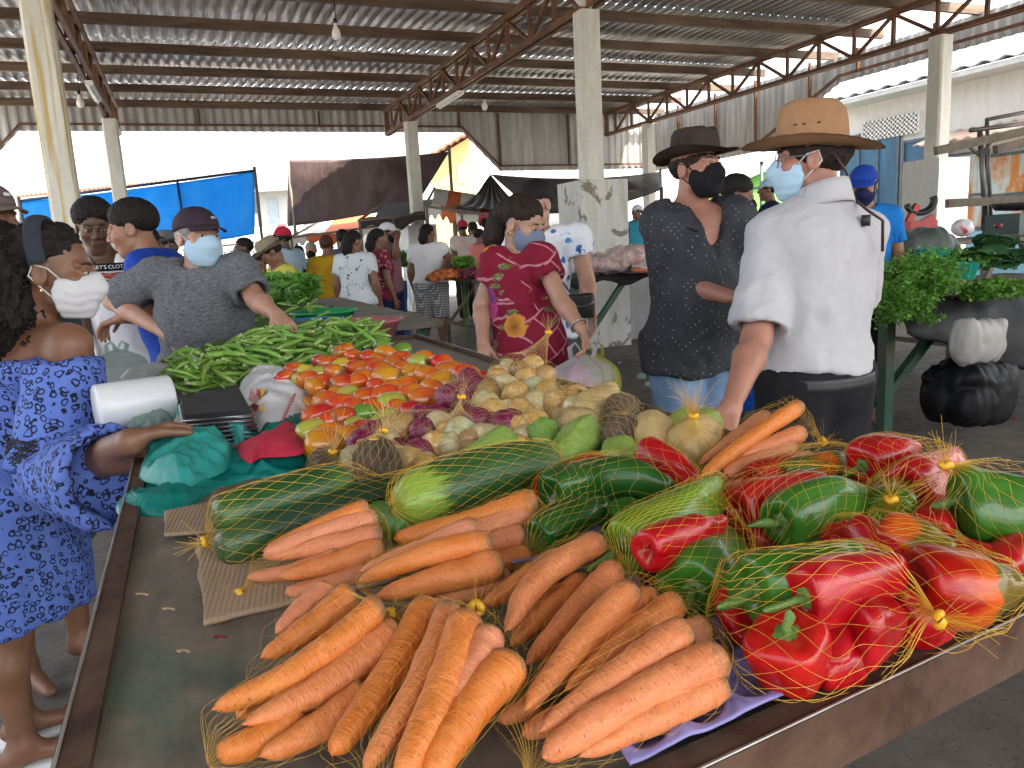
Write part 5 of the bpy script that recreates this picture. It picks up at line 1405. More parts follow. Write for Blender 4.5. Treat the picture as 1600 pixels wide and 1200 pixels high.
O2 = [(1330, 372, 'N', .9), (1300, 440, 'Y', 1), (1360, 505, 'Y', 1.1), (1470, 545, 'Y', .8), (1025, 580, 'P', 1.1), (1085, 625, 'Y', .9), (780, 605, 'N', 1.2), (695, 665, 'P', .9), (1165, 645, 'W', 1.25), (1300, 665, 'P', 1.15), (1000, 705, 'Y', 1.1), (1095, 705, 'P', 1), (850, 815, 'Y', 1), (940, 832, 'Y', .9), (480, 790, 'P', .9), (1500, 720, 'Y', .9), (1565, 660, 'P', .9), (1530, 605, 'Y', .9), (1220, 690, 'N', .9), (1400, 690, 'P', .9), (640, 745, 'N', .8),
      (1210, 305, 'R', 1.05), (1090, 410, 'R', 1.15), (1160, 365, 'R', 1), (1245, 345, 'R', 1), (1200, 425, 'R', 1.05), (920, 525, 'R', .9), (1000, 520, 'R', .8), (915, 622, 'R', 1.15), (1190, 535, 'R', 1), (1270, 572, 'R', 1.3), (1430, 592, 'R', 1.3), (1482, 550, 'R', .8), (620, 640, 'R', 1.1), (690, 612, 'R', .9), (550, 702, 'R', 1.1), (535, 745, 'R', 1), (890, 768, 'R', 1.2), (780, 738, 'R', .9)]
onis = heap('onion', 'onion', [(750 + x / 2.909, 550 + y / 2.909, c, s) for x, y, c, s in O3] + [(430 + x / 4, 520 + y / 4, c, s) for x, y, c, s in O2], lambda x, y: .026 + max(0, 720 - y) / 150 * .062, ONIS, .0240, 'onions in nets beside the tomatoes', 'onion heap', OW, 1.0)
def near_px(obs, x0, y0, x1, y1):
    out = []
    for o in obs:
        q = np.array(o.matrix_world.translation) - CP; z = q @ CF; x, y = 800 + CAM_F * (q @ CR) / z, 600 - CAM_F * (q @ CU) / z
        if x0 <= x <= x1 and y0 <= y <= y1: out.append(o)
    return out
NETO = net_mat('pale_net_thread', (.70, .52, .18))
for nm, box, kn, td in [('yellow net of golden onions at the back of the heap', (755, 560, 870, 640), (832, 566, .11), (0, .1, 1)), ('yellow net of purple onions near the tomatoes', (695, 585, 750, 632), (738, 642, .06), (.3, -1, .2)),
                        ('pale net of mixed onions in the middle of the heap', (715, 640, 830, 692), (742, 636, .085), (.1, .2, 1)), ('pale net of onions beside the big beet', (545, 660, 690, 735), (595, 690, .06), (.2, .3, 1)), ('pale net of onions leading to the potatoes', (830, 600, 905, 670), (932, 615, .06), (1, .2, .4))]:
    its = near_px(onis, *box)
    if its: net_bag(nm, its, tp(*kn), cell=.013, r=.00017, m=NETO, tufts=18, tl=.04, tdir=td)
def single(me, name, label, cat, x, y, h, r, L, ang, tilt, col, grp):
    p = tp(x, y, h); d = np.array([math.cos(ang) * math.cos(tilt), math.sin(ang) * math.cos(tilt), math.sin(tilt)]) * L / 2
    return tag(put(me, name, p - d, p + d, r, 1.0, col=col, centre=True), label, cat, grp)
mixed = []
for (x, y, h, r, L, a, ti, k, l) in [(905, 664, .045, .033, .075, .5, .2, 0, 'smooth yellow potato left of the beets'), (934, 640, .060, .034, .09, .2, 0, 1, 'large yellow potato at the back edge'), (946, 622, .062, .026, .07, 1.2, .2, 2, 'potato tucked behind the beets'), (1024, 686, .050, .034, .085, 1.1, .5, 1, 'upright potato above the crimson pepper'), (1088, 692, .050, .036, .085, .3, .1, 0, 'potato in the net with the yellow tuft'), (875, 660, .040, .026, .06, 2, 0, 2, 'small potato beside the onions')]:
    mixed.append(single(POTS[k], 'potato', l, 'potato', x, y, h, r, L, a, ti, (.50, .36, .15), 'potatoes among the nets'))
beets = []
for (x, y, h, r, a, ti, l) in [(590, 722, .038, .035, -1.4, .9, 'large hairy beet in front of the onions'), (508, 724, .024, .024, -1.2, .9, 'small beet beside the red cloth'), (974, 682, .055, .031, -1.6, .5, 'beet showing its dark leaf scar'), (970, 642, .066, .028, .4, .2, 'round brown beet at the back edge'), (1022, 658, .045, .023, .2, .1, 'beet behind the potatoes'), (352, 782, .020, .019, 1, .4, 'beet half hidden by the dark cucumbers')]:
    beets.append(single(BEETS[0], 'beet', l, 'beet', x, y, h, r, r * 2, a, ti, None, 'beets among the nets'))
ch = []
LGc, MGc = (.27, .40, .085), (.17, .32, .05)
for (x, y, h, r, L, a, ti, k, c, l) in [(895, 698, .044, .031, .125, .62, .15, 0, LGc, 'long ribbed pale green chayote across the middle'), (965, 716, .036, .028, .065, .8, 0, 1, LGc, 'round pale green chayote below the beet'), (853, 684, .048, .024, .055, 1.4, .5, 1, MGc, 'darker green wrinkled chayote beside the onions'), (760, 706, .040, .026, .11, .45, .1, 0, LGc, 'pale green chayote behind the thick cucumber'), (1062, 664, .050, .022, .06, .2, .1, 1, LGc, 'chayote left of the yellow tuft'), (1096, 664, .052, .022, .06, .2, .1, 0, LGc, 'chayote right of the yellow tuft'), (1004, 692, .040, .024, .06, 1.2, .2, 0, MGc, 'green chayote behind the upright potato')]:
    ch.append(single(CHAYS[k], 'chayote', l, 'chayote', x, y, h, r, L, a, ti, c, 'chayotes among the nets'))
net_bag('yellow net of potatoes and chayotes tied with an upright tuft', [mixed[4], ch[4], ch[5]], tp(1083, 655, .085), cell=.012, r=.00024, tdir=(0, .1, 1), tufts=40, tl=.05)
net_bag('pale net holding beets and potatoes', [beets[2], beets[3], mixed[1]], tp(905, 622, .07), cell=.012, r=.00024, m=NETO)
net_bag('pale net stretched round the large hairy beet', [beets[0]], tp(597, 686, .07), cell=.011, r=.00024, m=NETO, tdir=(.4, .2, 1))
net_bag('pale net round the small beet beside the red cloth', [beets[1]], tp(520, 706, .045), cell=.011, r=.00024, m=NETO, tdir=(.2, .2, 1))

# ------------------------------------------------------------------ okra
def okra_heap(lower, upper, n, hmax, label, group, where, seed, Ls=(.070, .104), mound=True, z0=TZ, hmin=.012):
    g = np.random.default_rng(seed)
    lx, ly = np.array(lower).T; ux, uy = np.array(upper).T
    x0, x1 = max(lx.min(), ux.min()), min(lx.max(), ux.max())
    if mound:
        nu, nv = 60, 24; G = np.zeros((nu, nv, 3))
        for i, x in enumerate(np.linspace(x0 + 2, x1 - 2, nu)):
            a, b = np.interp(x, lx, ly), np.interp(x, ux, uy)
            for j, f in enumerate(np.linspace(0, 1, nv)):
                e = min(1.0, min(i, nu - 1 - i) / 8.0); h = (hmin + (hmax - hmin) * f ** .8) * e - .020
                G[i, j] = onz(x, a + (b - a) * f, z0 + max(h, .001))
        G[..., 2] += .006 * fbm(G.reshape(-1, 3), 40, 3, seed).reshape(nu, nv)
        G[..., 2] = np.maximum(G[..., 2], z0 + .001)
        bk = G[:, -1:].copy() + HD * .10; bk[..., 2] = z0 + .001; G = np.concatenate([G, (G[:, -1:] + bk) / 2 + [0, 0, .01], bk], 1)
        mb = MB(); mb.slab(G, .004)
        tag(mb.build('okra_heap', OKRA_MASS, None, origin=G.mean((0, 1))), 'mass of okra pods under the pods on top of the ' + where, 'okra', kind='stuff')
    for k in range(n):
        x = g.uniform(x0, x1); f = g.beta(1.0, .85)
        a, b = np.interp(x, lx, ly), np.interp(x, ux, uy); y = a + (b - a) * f
        e = min(1.0, min(x - x0, x1 - x) / 30 + .25)
        h = (hmin + (hmax - hmin) * f ** .8) * (.35 + .65 * e) + g.uniform(-.012, .014)
        p = onz(x, y, z0 + max(h, .009)); L = g.uniform(*Ls)
        an = g.normal(PI if g.random() < .5 else 0, .9) - .3; ti = g.normal(0, .28)
        d = np.array([math.cos(an) * math.cos(ti), math.sin(an) * math.cos(ti), math.sin(ti)]) * L / 2
        dz = d[2]
        if p[2] - abs(dz) < z0 + .008: d[2] = 0
        o = put(OKRAS[g.integers(4)], 'okra', p - d, p + d, L * .074 * g.uniform(.9, 1.15), .1, roll=g.uniform(0, 6))
        tag(o, label, 'okra', group)
OKRA_MASS = mat('okra_mass', (.10, .22, .03), .6, 0, .7, 60, .9, 70)
okra_heap([(268, 590), (280, 606), (340, 604), (430, 592), (520, 566), (597, 540)], [(268, 572), (300, 548), (380, 524), (430, 508), (480, 500), (560, 504), (597, 516)], 250, .108, 'green okra pod lying loose in the front okra heap', 'okra pods of the front heap', 'front okra heap', 5)
# ------------------------------------------------------------------ people: one continuous body surface each, clothes and hair as parts
def skin_mat(name, col):
    if name in _mc: return _mc[name]
    t = NT(name); v = t.tc()
    c = t.mix(t.ramp(t.noise(v, 22, 4), [(.3, 0.0), (.7, 1.0)]), tuple(a * .82 for a in col), col)
    c = t.mix(t.ramp(t.noise(v, 5, 3), [(.45, 0.0), (.75, .4)]), c, (col[0] * 1.05, col[1] * .8, col[2] * .75))
    t.set(Base_Color=c, Roughness=.48, Subsurface_Weight=.15); t.b.inputs['Subsurface Radius'].default_value = (.02, .008, .004)
    t.bump(t.noise(v, 180, 3), .12, .002)
    _mc[name] = t.m; return t.m
SK_D = skin_mat('dark_brown_skin', (.105, .048, .026)); SK_B = skin_mat('brown_skin', (.20, .095, .052)); SK_T = skin_mat('tan_skin', (.33, .165, .098)); SK_L = skin_mat('light_skin', (.46, .255, .175)); SK_R = skin_mat('reddish_skin', (.40, .185, .125))
def hair_mat(name, col, sc=60):
    if name in _mc: return _mc[name]
    t = NT(name); v = t.tc(); n = t.noise(t.mapping(v, scale=(1, 1, .35)), sc, 4, .7)
    t.set(Base_Color=t.mix(t.ramp(n, [(.3, 0.0), (.7, 1.0)]), tuple(a * .45 for a in col), col), Roughness=.72); t.b.inputs['Specular IOR Level'].default_value = .25; t.bump(n, .6, .006)
    _mc[name] = t.m; return t.m
H_BLK = hair_mat('black_hair', (.016, .012, .011)); H_DKB = hair_mat('dark_brown_hair', (.030, .018, .012)); H_GRY = hair_mat('grey_hair', (.30, .29, .28)); H_CURL = hair_mat('curly_black_hair', (.014, .010, .009), 90)
H_RED = hair_mat('auburn_hair', (.09, .035, .02))
def cloth(name, col, var=.18, rough=.85, scale=9, bump=.2, col2=None, th=(.45, .75)):
    return mat(name, col, rough, 0, var, scale, bump, 420, .25, col2, th=th)
EYEW = mat('eye_white', (.40, .36, .33), .25, 0, .05); EYEI = mat('dark_iris', (.02, .012, .008), .15, 0, .05)

class Person:
    def __init__(s, label, head, d, face, hface=None, tilt=0.0, nod=0.0, skin=SK_T, H=None, fem=False, girth=1.0, belly=0.0, group=None, J=None, lean=(0, 0), hs=None, vox=.009, hvox=.0045, hands=(), legs=True, foot=None, neck=1.0):
        """head: photograph position of the head's middle, d: distance; face: heading, 0 towards the camera, 90 to the picture's right"""
        s.hc = np.asarray(W(head[0], head[1], d)); s.H = H or s.hc[2] / .932; k = s.k = s.H / 1.70
        s.vox, s.hvox, s.skin, s.fem = vox, hvox, skin, fem
        def frame(a):
            a = math.radians(a); f = math.cos(a) * -HD + math.sin(a) * R0; return np.array([np.cross([0, 0, 1.0], f), f, [0, 0, 1.0]])
        s.F = frame(face); l, f, u = s.F
        hF = frame(face if hface is None else hface)
        if nod: c, q = math.cos(math.radians(nod)), math.sin(math.radians(nod)); hF = np.array([hF[0], hF[1] * c - hF[2] * q, hF[2] * c + hF[1] * q])
        if tilt: c, q = math.cos(math.radians(tilt)), math.sin(math.radians(tilt)); hF = np.array([hF[0] * c + hF[2] * q, hF[1], hF[2] * c - hF[0] * q])
        s.hF = hF; s.hs = (hs or 1.0) * (.96 if fem else 1.0) * min(1.04, .45 + .55 * k)
        g = s.g = girth * k
        base = np.array([s.hc[0], s.hc[1], 0]) - l * lean[0] - f * (lean[1] + .03 * k)
        if foot is not None: base = np.array([foot[0], foot[1], 0.0])
        s.base = base
        top = s.hc - f * .03 * k; lv = top * [1, 1, 0] - base * [1, 1, 0]     # spine leans from the feet to the head
        def at(a, b, c): z = c * k; w = np.clip((c - .85) / (1.585 - .85), 0, 1.2); return base + lv * w + l * a * g + f * b * k + np.array([0, 0, z])
        j = s.J = dict(pel=at(0, 0, .93), wai=at(0, .005, 1.08), che=at(0, 0, 1.26), nb=at(0, -.015, 1.42))
        for n, q in (('L', 1), ('R', -1)):
            sw = .158 if fem else .178
            j['sh' + n] = at(q * sw, -.01, 1.375); j['el' + n] = at(q * (sw + .055), -.03, 1.10); j['wr' + n] = at(q * (sw + .06), .05, .865)
            j['hip' + n] = at(q * .088, 0, .88); j['kn' + n] = base + l * q * .095 * g + f * .02 * k + [0, 0, .48 * k]; j['an' + n] = base + l * q * .10 * g - f * .01 * k + [0, 0, .085 * k]; j['to' + n] = base + l * q * .115 * g + f * .15 * k + [0, 0, .03 * k]
            j['hd' + n] = None
        for n, p in (J or {}).items(): j[n] = np.asarray(p, float)
        s.belly, s.legs = belly, legs
        s.o = thing('person', label, 'person', base, group)
        s.hand_spec = {}
    # --- pieces of the figure
    def hl(s, P): return (P - s.hc) @ s.hF.T / s.hs
    def head_sdf(s, P):
        q = s.hl(P)
        d = ell(q, (0, -.014, .034), (.073, .094, .082))
        d = smin(d, ell(q, (0, .030, -.035), (.059, .061, .074)), .03)
        d = smin(d, rcone(q, (-.015, .062, -.094), (.015, .062, -.094), .020, .020), .025)
        d = smin(d, rcone(q, (-.045, .01, -.068), (0, .055, -.098), .014, .016), .02); d = smin(d, rcone(q, (.045, .01, -.068), (0, .055, -.098), .014, .016), .02)
        for x in (-1, 1):
            d = smin(d, ell(q, (x * .040, .062, -.020), (.024, .022, .024)), .02)
            d = smax(d, -ell(q, (x * .031, .100, .006), (.019, .017, .012)), .010)
            d = smin(d, rcone(q, (x * .012, .086, .022), (x * .046, .072, .024), .010, .008), .010)
            e = smax(ell(q, (x * .076, -.008, -.006), (.010, .021, .033)), -ell(q, (x * .084, -.004, -.002), (.006, .011, .020)), .004)
            d = smin(d, e, .006)
            d = smin(d, ell(q, (x * .031, .0835, .006), (.0135, .010, .0085)), .003)
        d = smin(d, rcone(q, (0, .086, .016), (0, .106, -.022), .008, .0125), .010)
        for x in (-1, 1): d = smin(d, ell(q, (x * .013, .098, -.027), (.009, .010, .008)), .006)
        d = smin(d, rcone(q, (-.018, .0865, -.052), (.018, .0865, -.052), .0065, .0065), .006); d = smin(d, rcone(q, (-.015, .086, -.064), (.015, .086, -.064), .0075, .0075), .006)
        return d * s.hs
    def torso(s, P, inf=0.0, k=.06):
        j, g, K = s.J, s.g, s.k; l, f, u = s.F; R = np.stack([l, f, u], 1)
        d = ell(P, j['che'], np.array([.168 * g, .118 * K * (.6 + .4 * g / K), .20 * K]) + inf, R)
        d = smin(d, ell(P, j['wai'] + f * s.belly * .5, np.array([(.138 if s.fem else .15) * g, .108 * g + s.belly * .6, .17 * K]) + inf, R), k)
        d = smin(d, ell(P, j['pel'] - [0, 0, .02], np.array([(.178 if s.fem else .165) * g, .122 * g, .15 * K]) + inf, R), k)
        if s.belly > .03: d = smin(d, ell(P, j['wai'] + f * (.05 + s.belly) - [0, 0, .04], np.array([.12 * g, .07, .12 * K]) + inf, R), .06)
        d = smin(d, ell(P, j['nb'] - [0, 0, .095 * K], np.array([.150 * g, .098 * K, .075 * K]) + inf, R), .06)
        for n in 'LR': d = smin(d, rcone(P, j['nb'] * .75 + j['sh' + n] * .25 - [0, 0, .025], j['sh' + n], .062 * K + inf, .060 * K + inf), .05)
        if s.fem:
            for q in (-1, 1): d = smin(d, ell(P, j['che'] + l * q * .075 * g + f * .085 * K - [0, 0, .03 * K], np.array([.062, .062, .065]) * K + inf, R), .03)
        return d
    def upper(s, P, n, inf=0.0): return rcone(P, s.J['sh' + n], s.J['el' + n], .054 * s.g + inf, .041 * s.g + inf)
    def fore(s, P, n):
        a, b = s.J['el' + n], s.J['wr' + n]; m = a + (b - a) * .3
        return smin(rcone(P, a, m, .040 * s.g, .043 * s.g), rcone(P, m, b, .043 * s.g, .027 * s.k), .02)
    def leg(s, P, n, inf=0.0):
        j, g = s.J, s.g
        d = rcone(P, j['hip' + n], j['kn' + n], .086 * g + inf, .057 * g + inf)
        m = j['kn' + n] * .68 + j['an' + n] * .32 - s.F[1] * .018
        d = smin(d, smin(rcone(P, j['kn' + n], m, .054 * g + inf, .057 * g + inf), rcone(P, m, j['an' + n], .057 * g + inf, .036 * s.k + inf), .03), .03)
        return d
    def foot(s, P, n):
        a, t = s.J['an' + n], s.J['to' + n]; h = a - s.F[1] * .03 - [0, 0, .04 * s.k]
        d = smin(rcone(P, a, h, .037 * s.k, .036 * s.k), rcone(P, a - [0, 0, .02], t, .036 * s.k, .024 * s.k), .03)
        return smax(d, -(P[:, 2] - .004), .004)
    def hand(s, n, dir, palm, curl=.35, spread=.08, size=1.0, thumb=.6):
        """dir: where the hand points, palm: the way the palm faces"""
        d = unit(dir); p = np.asarray(palm, float); p = unit(p - d * (p @ d)); w = np.cross(d, p) * (1 if n == 'R' else -1)   # w: towards the thumb
        S = s.k * size * (1.0 if not s.fem else .93); wr = s.J['wr' + n]
        pr = []
        for a in (-.026, -.008, .010, .026): pr.append((wr + w * a * .55 * S, wr + d * .085 * S + w * a * S, .016 * S, .0115 * S))
        cur = curl if isinstance(curl, (list, tuple)) else [curl] * 4
        for i, (a, L) in enumerate(((-.030, .060), (-.0105, .073), (.0095, .078), (.0290, .070))):
            b = wr + d * .083 * S + w * a * S; dd = unit(d + w * a * spread * 22); c = cur[i]; rr = .0092 * S
            for fr, rad in ((.46, .95), (.31, .85), (.23, .75)):
                ang = c; dd = unit(dd * math.cos(ang) + p * math.sin(ang)); e = b + dd * L * fr * S * 1.05
                pr.append((b, e, rr * 1.0, rr * .92)); b = e; rr *= .93
        b = wr + d * .025 * S + w * .024 * S; dd = unit(d * .75 + w * .62 + p * thumb * .5)
        e = b + dd * .042 * S; pr.append((b, e, .0155 * S, .0115 * S)); dd = unit(dd * .8 + d * .35 + p * thumb * .5); e2 = e + dd * .030 * S; pr.append((e, e2, .0108 * S, .0095 * S)); e3 = e2 + unit(dd + d * .2 + p * .15) * .022 * S; pr.append((e2, e3, .0095 * S, .008 * S))
        s.hand_spec[n] = pr; s.J['hd' + n] = wr + d * .08 * S
    def body_sdf(s, P):
        d = s.torso(P)
        j = s.J
        nb = j['nb']; hb = s.hc + s.hF.T @ (np.array([0, -.022, -.055]) * s.hs)
        d = smin(d, rcone(P, nb - [0, 0, .04], hb, .062 * s.k, .052 * s.hs), .035)
        for n in 'LR':
            a = smin(s.upper(P, n), s.fore(P, n), .02)
            d = smin(d, a, .03)
        if s.legs:
            for n in 'LR': d = smin(d, smin(s.leg(P, n), s.foot(P, n), .02), .03)
        d = smin(d, s.head_sdf(P), .012)
        for n, pr in s.hand_spec.items():
            h = None
            for i, (a, b, ra, rb) in enumerate(pr):
                q = rcone(P, a, b, ra, rb)
                if h is None: h = q
                else: h = smin(h, q, .010 if i < 4 else .0035)
            d = smin(d, h, .012)
        return d
    def bbox(s, pts, r):
        P = np.array(pts); return P.min(0) - r, P.max(0) + r
    def body(s):
        for n in 'LR':
            if n not in s.hand_spec: s.hand(n, s.J['wr' + n] - s.J['el' + n] + np.array([0, 0, -.05]), s.F[1] * .3 + s.F[0] * (-1 if n == 'L' else 1), .35)
        j = s.J; allp = [v for k, v in j.items() if v is not None]
        hbox = (s.hc - .145 * s.hs - .01, s.hc + .15 * s.hs)
        zn = s.hc[2] - .125 * s.hs
        lo, hi = s.bbox(allp, .17 * s.k); hi[2] = zn + s.vox * 2; lo[2] = 0 if s.legs else lo[2]
        boxes = [(lo, hi, s.vox)]
        hb = (s.hc - np.array([.125, .125, .125 + .012]) * s.hs, s.hc + np.array([.125, .125, .125]) * s.hs, s.hvox); boxes.append(hb)
        for n, pr in s.hand_spec.items():
            l2, h2 = s.bbox([a for a, b, _, _ in pr] + [b for a, b, _, _ in pr], .02); boxes.append((l2 - .02, h2 + .02, s.hvox * .75))
        def fn_body(P):
            return s.body_sdf(P)
        mb = MB(); hv = []
        for i, (lo, hi, h) in enumerate(boxes):
            v, F = surfnet(s.body_sdf, lo, hi, h)
            if len(F) == 0: continue
            v = relax(v, F, 1, .35)
            if i == 0:      # the coarse surface gives way to the fine one at the hands
                c = v[F].mean(1); keep = np.ones(len(F), bool)
                for (l2, h2, _) in boxes[2:]: keep &= ~np.all((c > l2 + .012) & (c < h2 - .012), 1)
                F = F[keep]
            mb.add(v, F)
        s.bodyo = mb.build('body', s.skin, s.o)
        return s
    def hp(s, p): return s.hc + s.hF.T @ (np.asarray(p, float) * s.hs)
    def corners(s, lo, hi):
        return [s.hp((x, y, z)) for x in (lo[0], hi[0]) for y in (lo[1], hi[1]) for z in (lo[2], hi[2])]
    def part(s, name, fn, m, pts, r, vox=None, wrinkle=None, it=1, parent=None):
        lo, hi = s.bbox(pts, r)
        return sdf_part(name, [(lo, hi, vox or s.vox)], fn, m, parent or s.o, wrinkle, it)
    def face(s, brow=(.02, .014, .011), look=(0, 0), eyes=True):
        for x in (-1, 1):
            mb = MB(); c = np.array([x * .031, .0865, .006]); th, ph = np.meshgrid(np.linspace(0, PI, 9), np.linspace(0, 2 * PI, 12, endpoint=False), indexing='ij')
            sp = np.stack([np.sin(th) * np.cos(ph), np.sin(th) * np.sin(ph), np.cos(th)], -1).reshape(-1, 3)
            mb.add((s.hp((0, 0, 0)) + ((c + sp * [.0115, .0085, .0052]) * s.hs) @ s.hF), grid_faces(9, 12)); e = mb.build('eye', EYEW, s.o)
            mb = MB(); c2 = c + [look[0], .0065, look[1]]; mb.add((s.hc + ((c2 + sp * [.0052, .0030, .0050]) * s.hs) @ s.hF), grid_faces(9, 12)); mb.build('iris', EYEI, e)
            mb = MB(); mb.tube([s.hp((x * .013, .093, .026)), s.hp((x * .028, .0915, .031)), s.hp((x * .044, .080, .027))], np.array([.0045, .0048, .003]) * s.hs, 7, flat=.6); mb.build('eyebrow', mat('brow_%02d' % int(brow[0] * 100), brow, .8), s.o)
            mb = MB(); mb.tube([s.hp((x * .018, .0885, .0085)), s.hp((x * .031, .0955, .0125)), s.hp((x * .044, .085, .0080))], .0022 * s.hs, 6); mb.build('eyelid', s.skin, s.o)
        mb = MB(); mb.tube([s.hp((-.021, .0895, -.0582)), s.hp((0, .0955, -.0575)), s.hp((.021, .0895, -.0582))], np.array([.001, .0016, .001]) * s.hs, 6); mb.build('mouth', mat('dark_lip_line', (.10, .035, .03), .6), s.o)
        return s
    def hair(s, m, thick=.010, a=.004, b=.62, extra=None, rough=.003, rs=60, vox=None, side=0.0, top=None):
        def fn(P):
            q = s.hl(P)
            e = q[:, 2] - (a + b * q[:, 1]) - .006 * vnoise(q, 70, 4) - .012 * np.cos(q[:, 0] * 38) * (q[:, 1] > .03); tk = np.clip(e / .085, 0, 1); tk = tk * (2 - tk)
            d = ell(q, (0, -.016, .036), (.0745, .0955, .0835)) - thick * tk
            d = smax(d, -e, .002)
            if top is not None: d = smax(d, q[:, 2] - top - .10 * q[:, 1], .004)
            d = d * s.hs
            if extra is not None: d = smin(d, extra(s, P, q), .02)
            return d
        pts = s.corners((-.1, -.13, -.09), (.1, .11, .135)) + ([] if extra is None else (s.corners(np.min(extra.pts, 0), np.max(extra.pts, 0)) if len(extra.pts) > 1 else [s.hp(p) for p in extra.pts]))
        s.part('hair', fn, m, pts, .02, vox or s.hvox * 1.1, lambda v: rough * ridged(v - s.hc, rs, 2, 5))
        return s
    def mask(s, m, strap=None, low=-.118, high=-.002, puff=.006, pleats=True):
        def fn(P):
            q = s.hl(P)
            d = ell(q, (0, .026, -.048), (.067, .078, .072)) - puff
            d = smin(d, rcone(q, (0, .090, .0), (0, .110, -.030), .017, .023), .035)
            d = smin(d, rcone(q, (0, .07, -.095), (0, .06, -.1), .026, .026), .03)
            top = high + .012 - .55 * np.abs(q[:, 0]) * .6
            d = smax(d, q[:, 2] - top, .004); d = smax(d, low - q[:, 2] , .01); d = smax(d, (.018 + .25 * np.abs(q[:, 2] + .05)) - q[:, 1], .006)
            return d * s.hs
        s.part('face_mask', fn, m, s.corners((-.09, 0, -.13), (.09, .14, .03)), .004, s.hvox, lambda v: .0008 * np.sin(s.hl(v)[:, 2] * 260 + 2 * vnoise(v, 30)) * (1 if pleats else .3))
        for x in (-1, 1):
            mb = MB(); mb.tube([s.hp((x * .064, .042, -.018)), s.hp((x * .078, .012, .012)), s.hp((x * .082, -.02, .020)), s.hp((x * .083, -.030, -.010)), s.hp((x * .078, .0, -.040)), s.hp((x * .062, .036, -.078))], .0022 * s.hs, 6)
            mb.build('ear_loop', strap or m, s.o)
        return s
    def shirt(s, m, hem=.86, sleeve=.62, inf=.016, slr=.028, neck=(.078, .0), vneck=0.0, flare=.02, name='shirt', wr=.006, tube_top=None, vox=None, puff=0.0, noslv=False, open_front=0.0):
        j, K = s.J, s.k; l, f, u = s.F; hz = hem * K
        ends = {n: j['sh' + n] + (j['el' + n] - j['sh' + n]) * sleeve for n in 'LR'}
        def fn(P):
            fl = flare * np.clip((j['che'][2] - P[:, 2]) / (.4 * K), 0, 1.4)
            d = s.torso(P, inf) - fl
            if hem < .86:
                b0 = j['pel'] * [1, 1, 0] + np.array([0, 0, hz]); R = np.stack([l, f, u], 1); q = (P - j['pel']) @ R
                el2 = (np.sqrt((q[:, 0] / (.182 * s.g + inf)) ** 2 + (q[:, 1] / (.13 * s.g + inf)) ** 2) - 1) * .13 * s.g
                d = np.where(P[:, 2] < j['pel'][2], el2 - fl, d) if False else smin(d, smax(el2 - fl, P[:, 2] - j['pel'][2], .02), .04)
            if not noslv:
                for n in 'LR':
                    e = ends[n]; dr = unit(e - j['sh' + n])
                    sl_ = rcone(P, j['sh' + n] - dr * .01, e, .056 * s.g + slr * .28 + puff * .6, .044 * s.g + slr * .85 + puff)
                    sl_ = smax(sl_, (P - e) @ dr, .006)
                    d = smin(d, sl_, .02)
                    d = np.maximum(d, -np.maximum(rcone(P, e - dr * .05, e + dr * .10, .044 * s.g + slr * .35 + puff * .7, .044 * s.g + slr * .55 + puff * .9), -((P - e) @ dr) - .045))
            d = smax(d, hz + .012 * np.sin((P @ l) * 22) - P[:, 2], .008)
            top = j['nb'] + f * .035
            d = smax(d, -rcone(P, j['nb'] - [0, 0, .01] + f * .012, j['nb'] + [0, 0, .2] + f * .05, neck[0] * K, neck[0] * K * 1.15), .010)
            if vneck: d = smax(d, -rcone(P, top + f * .08, j['nb'] + f * .16 - [0, 0, vneck], .072 * K, .015), .01)
            if tube_top is not None: d = smax(d, P[:, 2] - tube_top, .015)
            return d
        pts = [j['nb'], j['shL'], j['shR'], ends['L'], ends['R'], np.array([*j['pel'][:2], hz]), j['wai'] + f * s.belly * 2]
        wf = lambda v: wr * (.55 * ridged(v * [1, 1, .55] + .05 * vnoise(v, 6, 2)[:, None], 8, 2, 3) + .5 * fbm(v * [1.4, 1.4, .5], 9, 2, 8) + .42 * ridged(v @ np.array([[1, .2, .5], [.3, 1, -.4], [-.2, .5, .6]]), 15, 2, 6))
        s.shirt_o = s.part(name, fn, m, pts, .22 * s.g, vox, wf)
        return s
    def trousers(s, m, top=1.0, bottom=.10, inf=.014, name='trousers', wr=.005, vox=None, skirt=0.0):
        j, K = s.J, s.k; l, f, u = s.F
        def fn(P):
            d = s.torso(P, inf)
            for n in 'LR': d = smin(d, s.leg(P, n, inf + (.012 if bottom < .5 else .02)), .03)
            if skirt:
                q = (P - j['pel']) @ np.stack([l, f, u], 1); z = np.clip(-q[:, 2] / (.5 * K), 0, 1.5)
                d = smin(d, smax((np.sqrt((q[:, 0] / (.18 * s.g + skirt * z)) ** 2 + (q[:, 1] / (.14 * s.g + skirt * z)) ** 2) - 1) * .13 * s.g, q[:, 2], .03), .03)
            d = smax(d, P[:, 2] - top * K, .006); return smax(d, bottom * K - P[:, 2], .006)
        s.trousers_o = s.part(name, fn, m, [j['pel'] + [0, 0, .1], j['hipL'], j['hipR'], j['knL'], j['knR'], j['anL'], j['anR']] if bottom < .4 else [j['pel'] + [0, 0, .1], j['hipL'], j['hipR'], j['knL'], j['knR']], .16 * s.g + skirt, vox, lambda v: wr * (.6 * ridged(v * [1, 1, .6], 9, 2, 13) + .5 * fbm(v, 10, 2)))
        return s
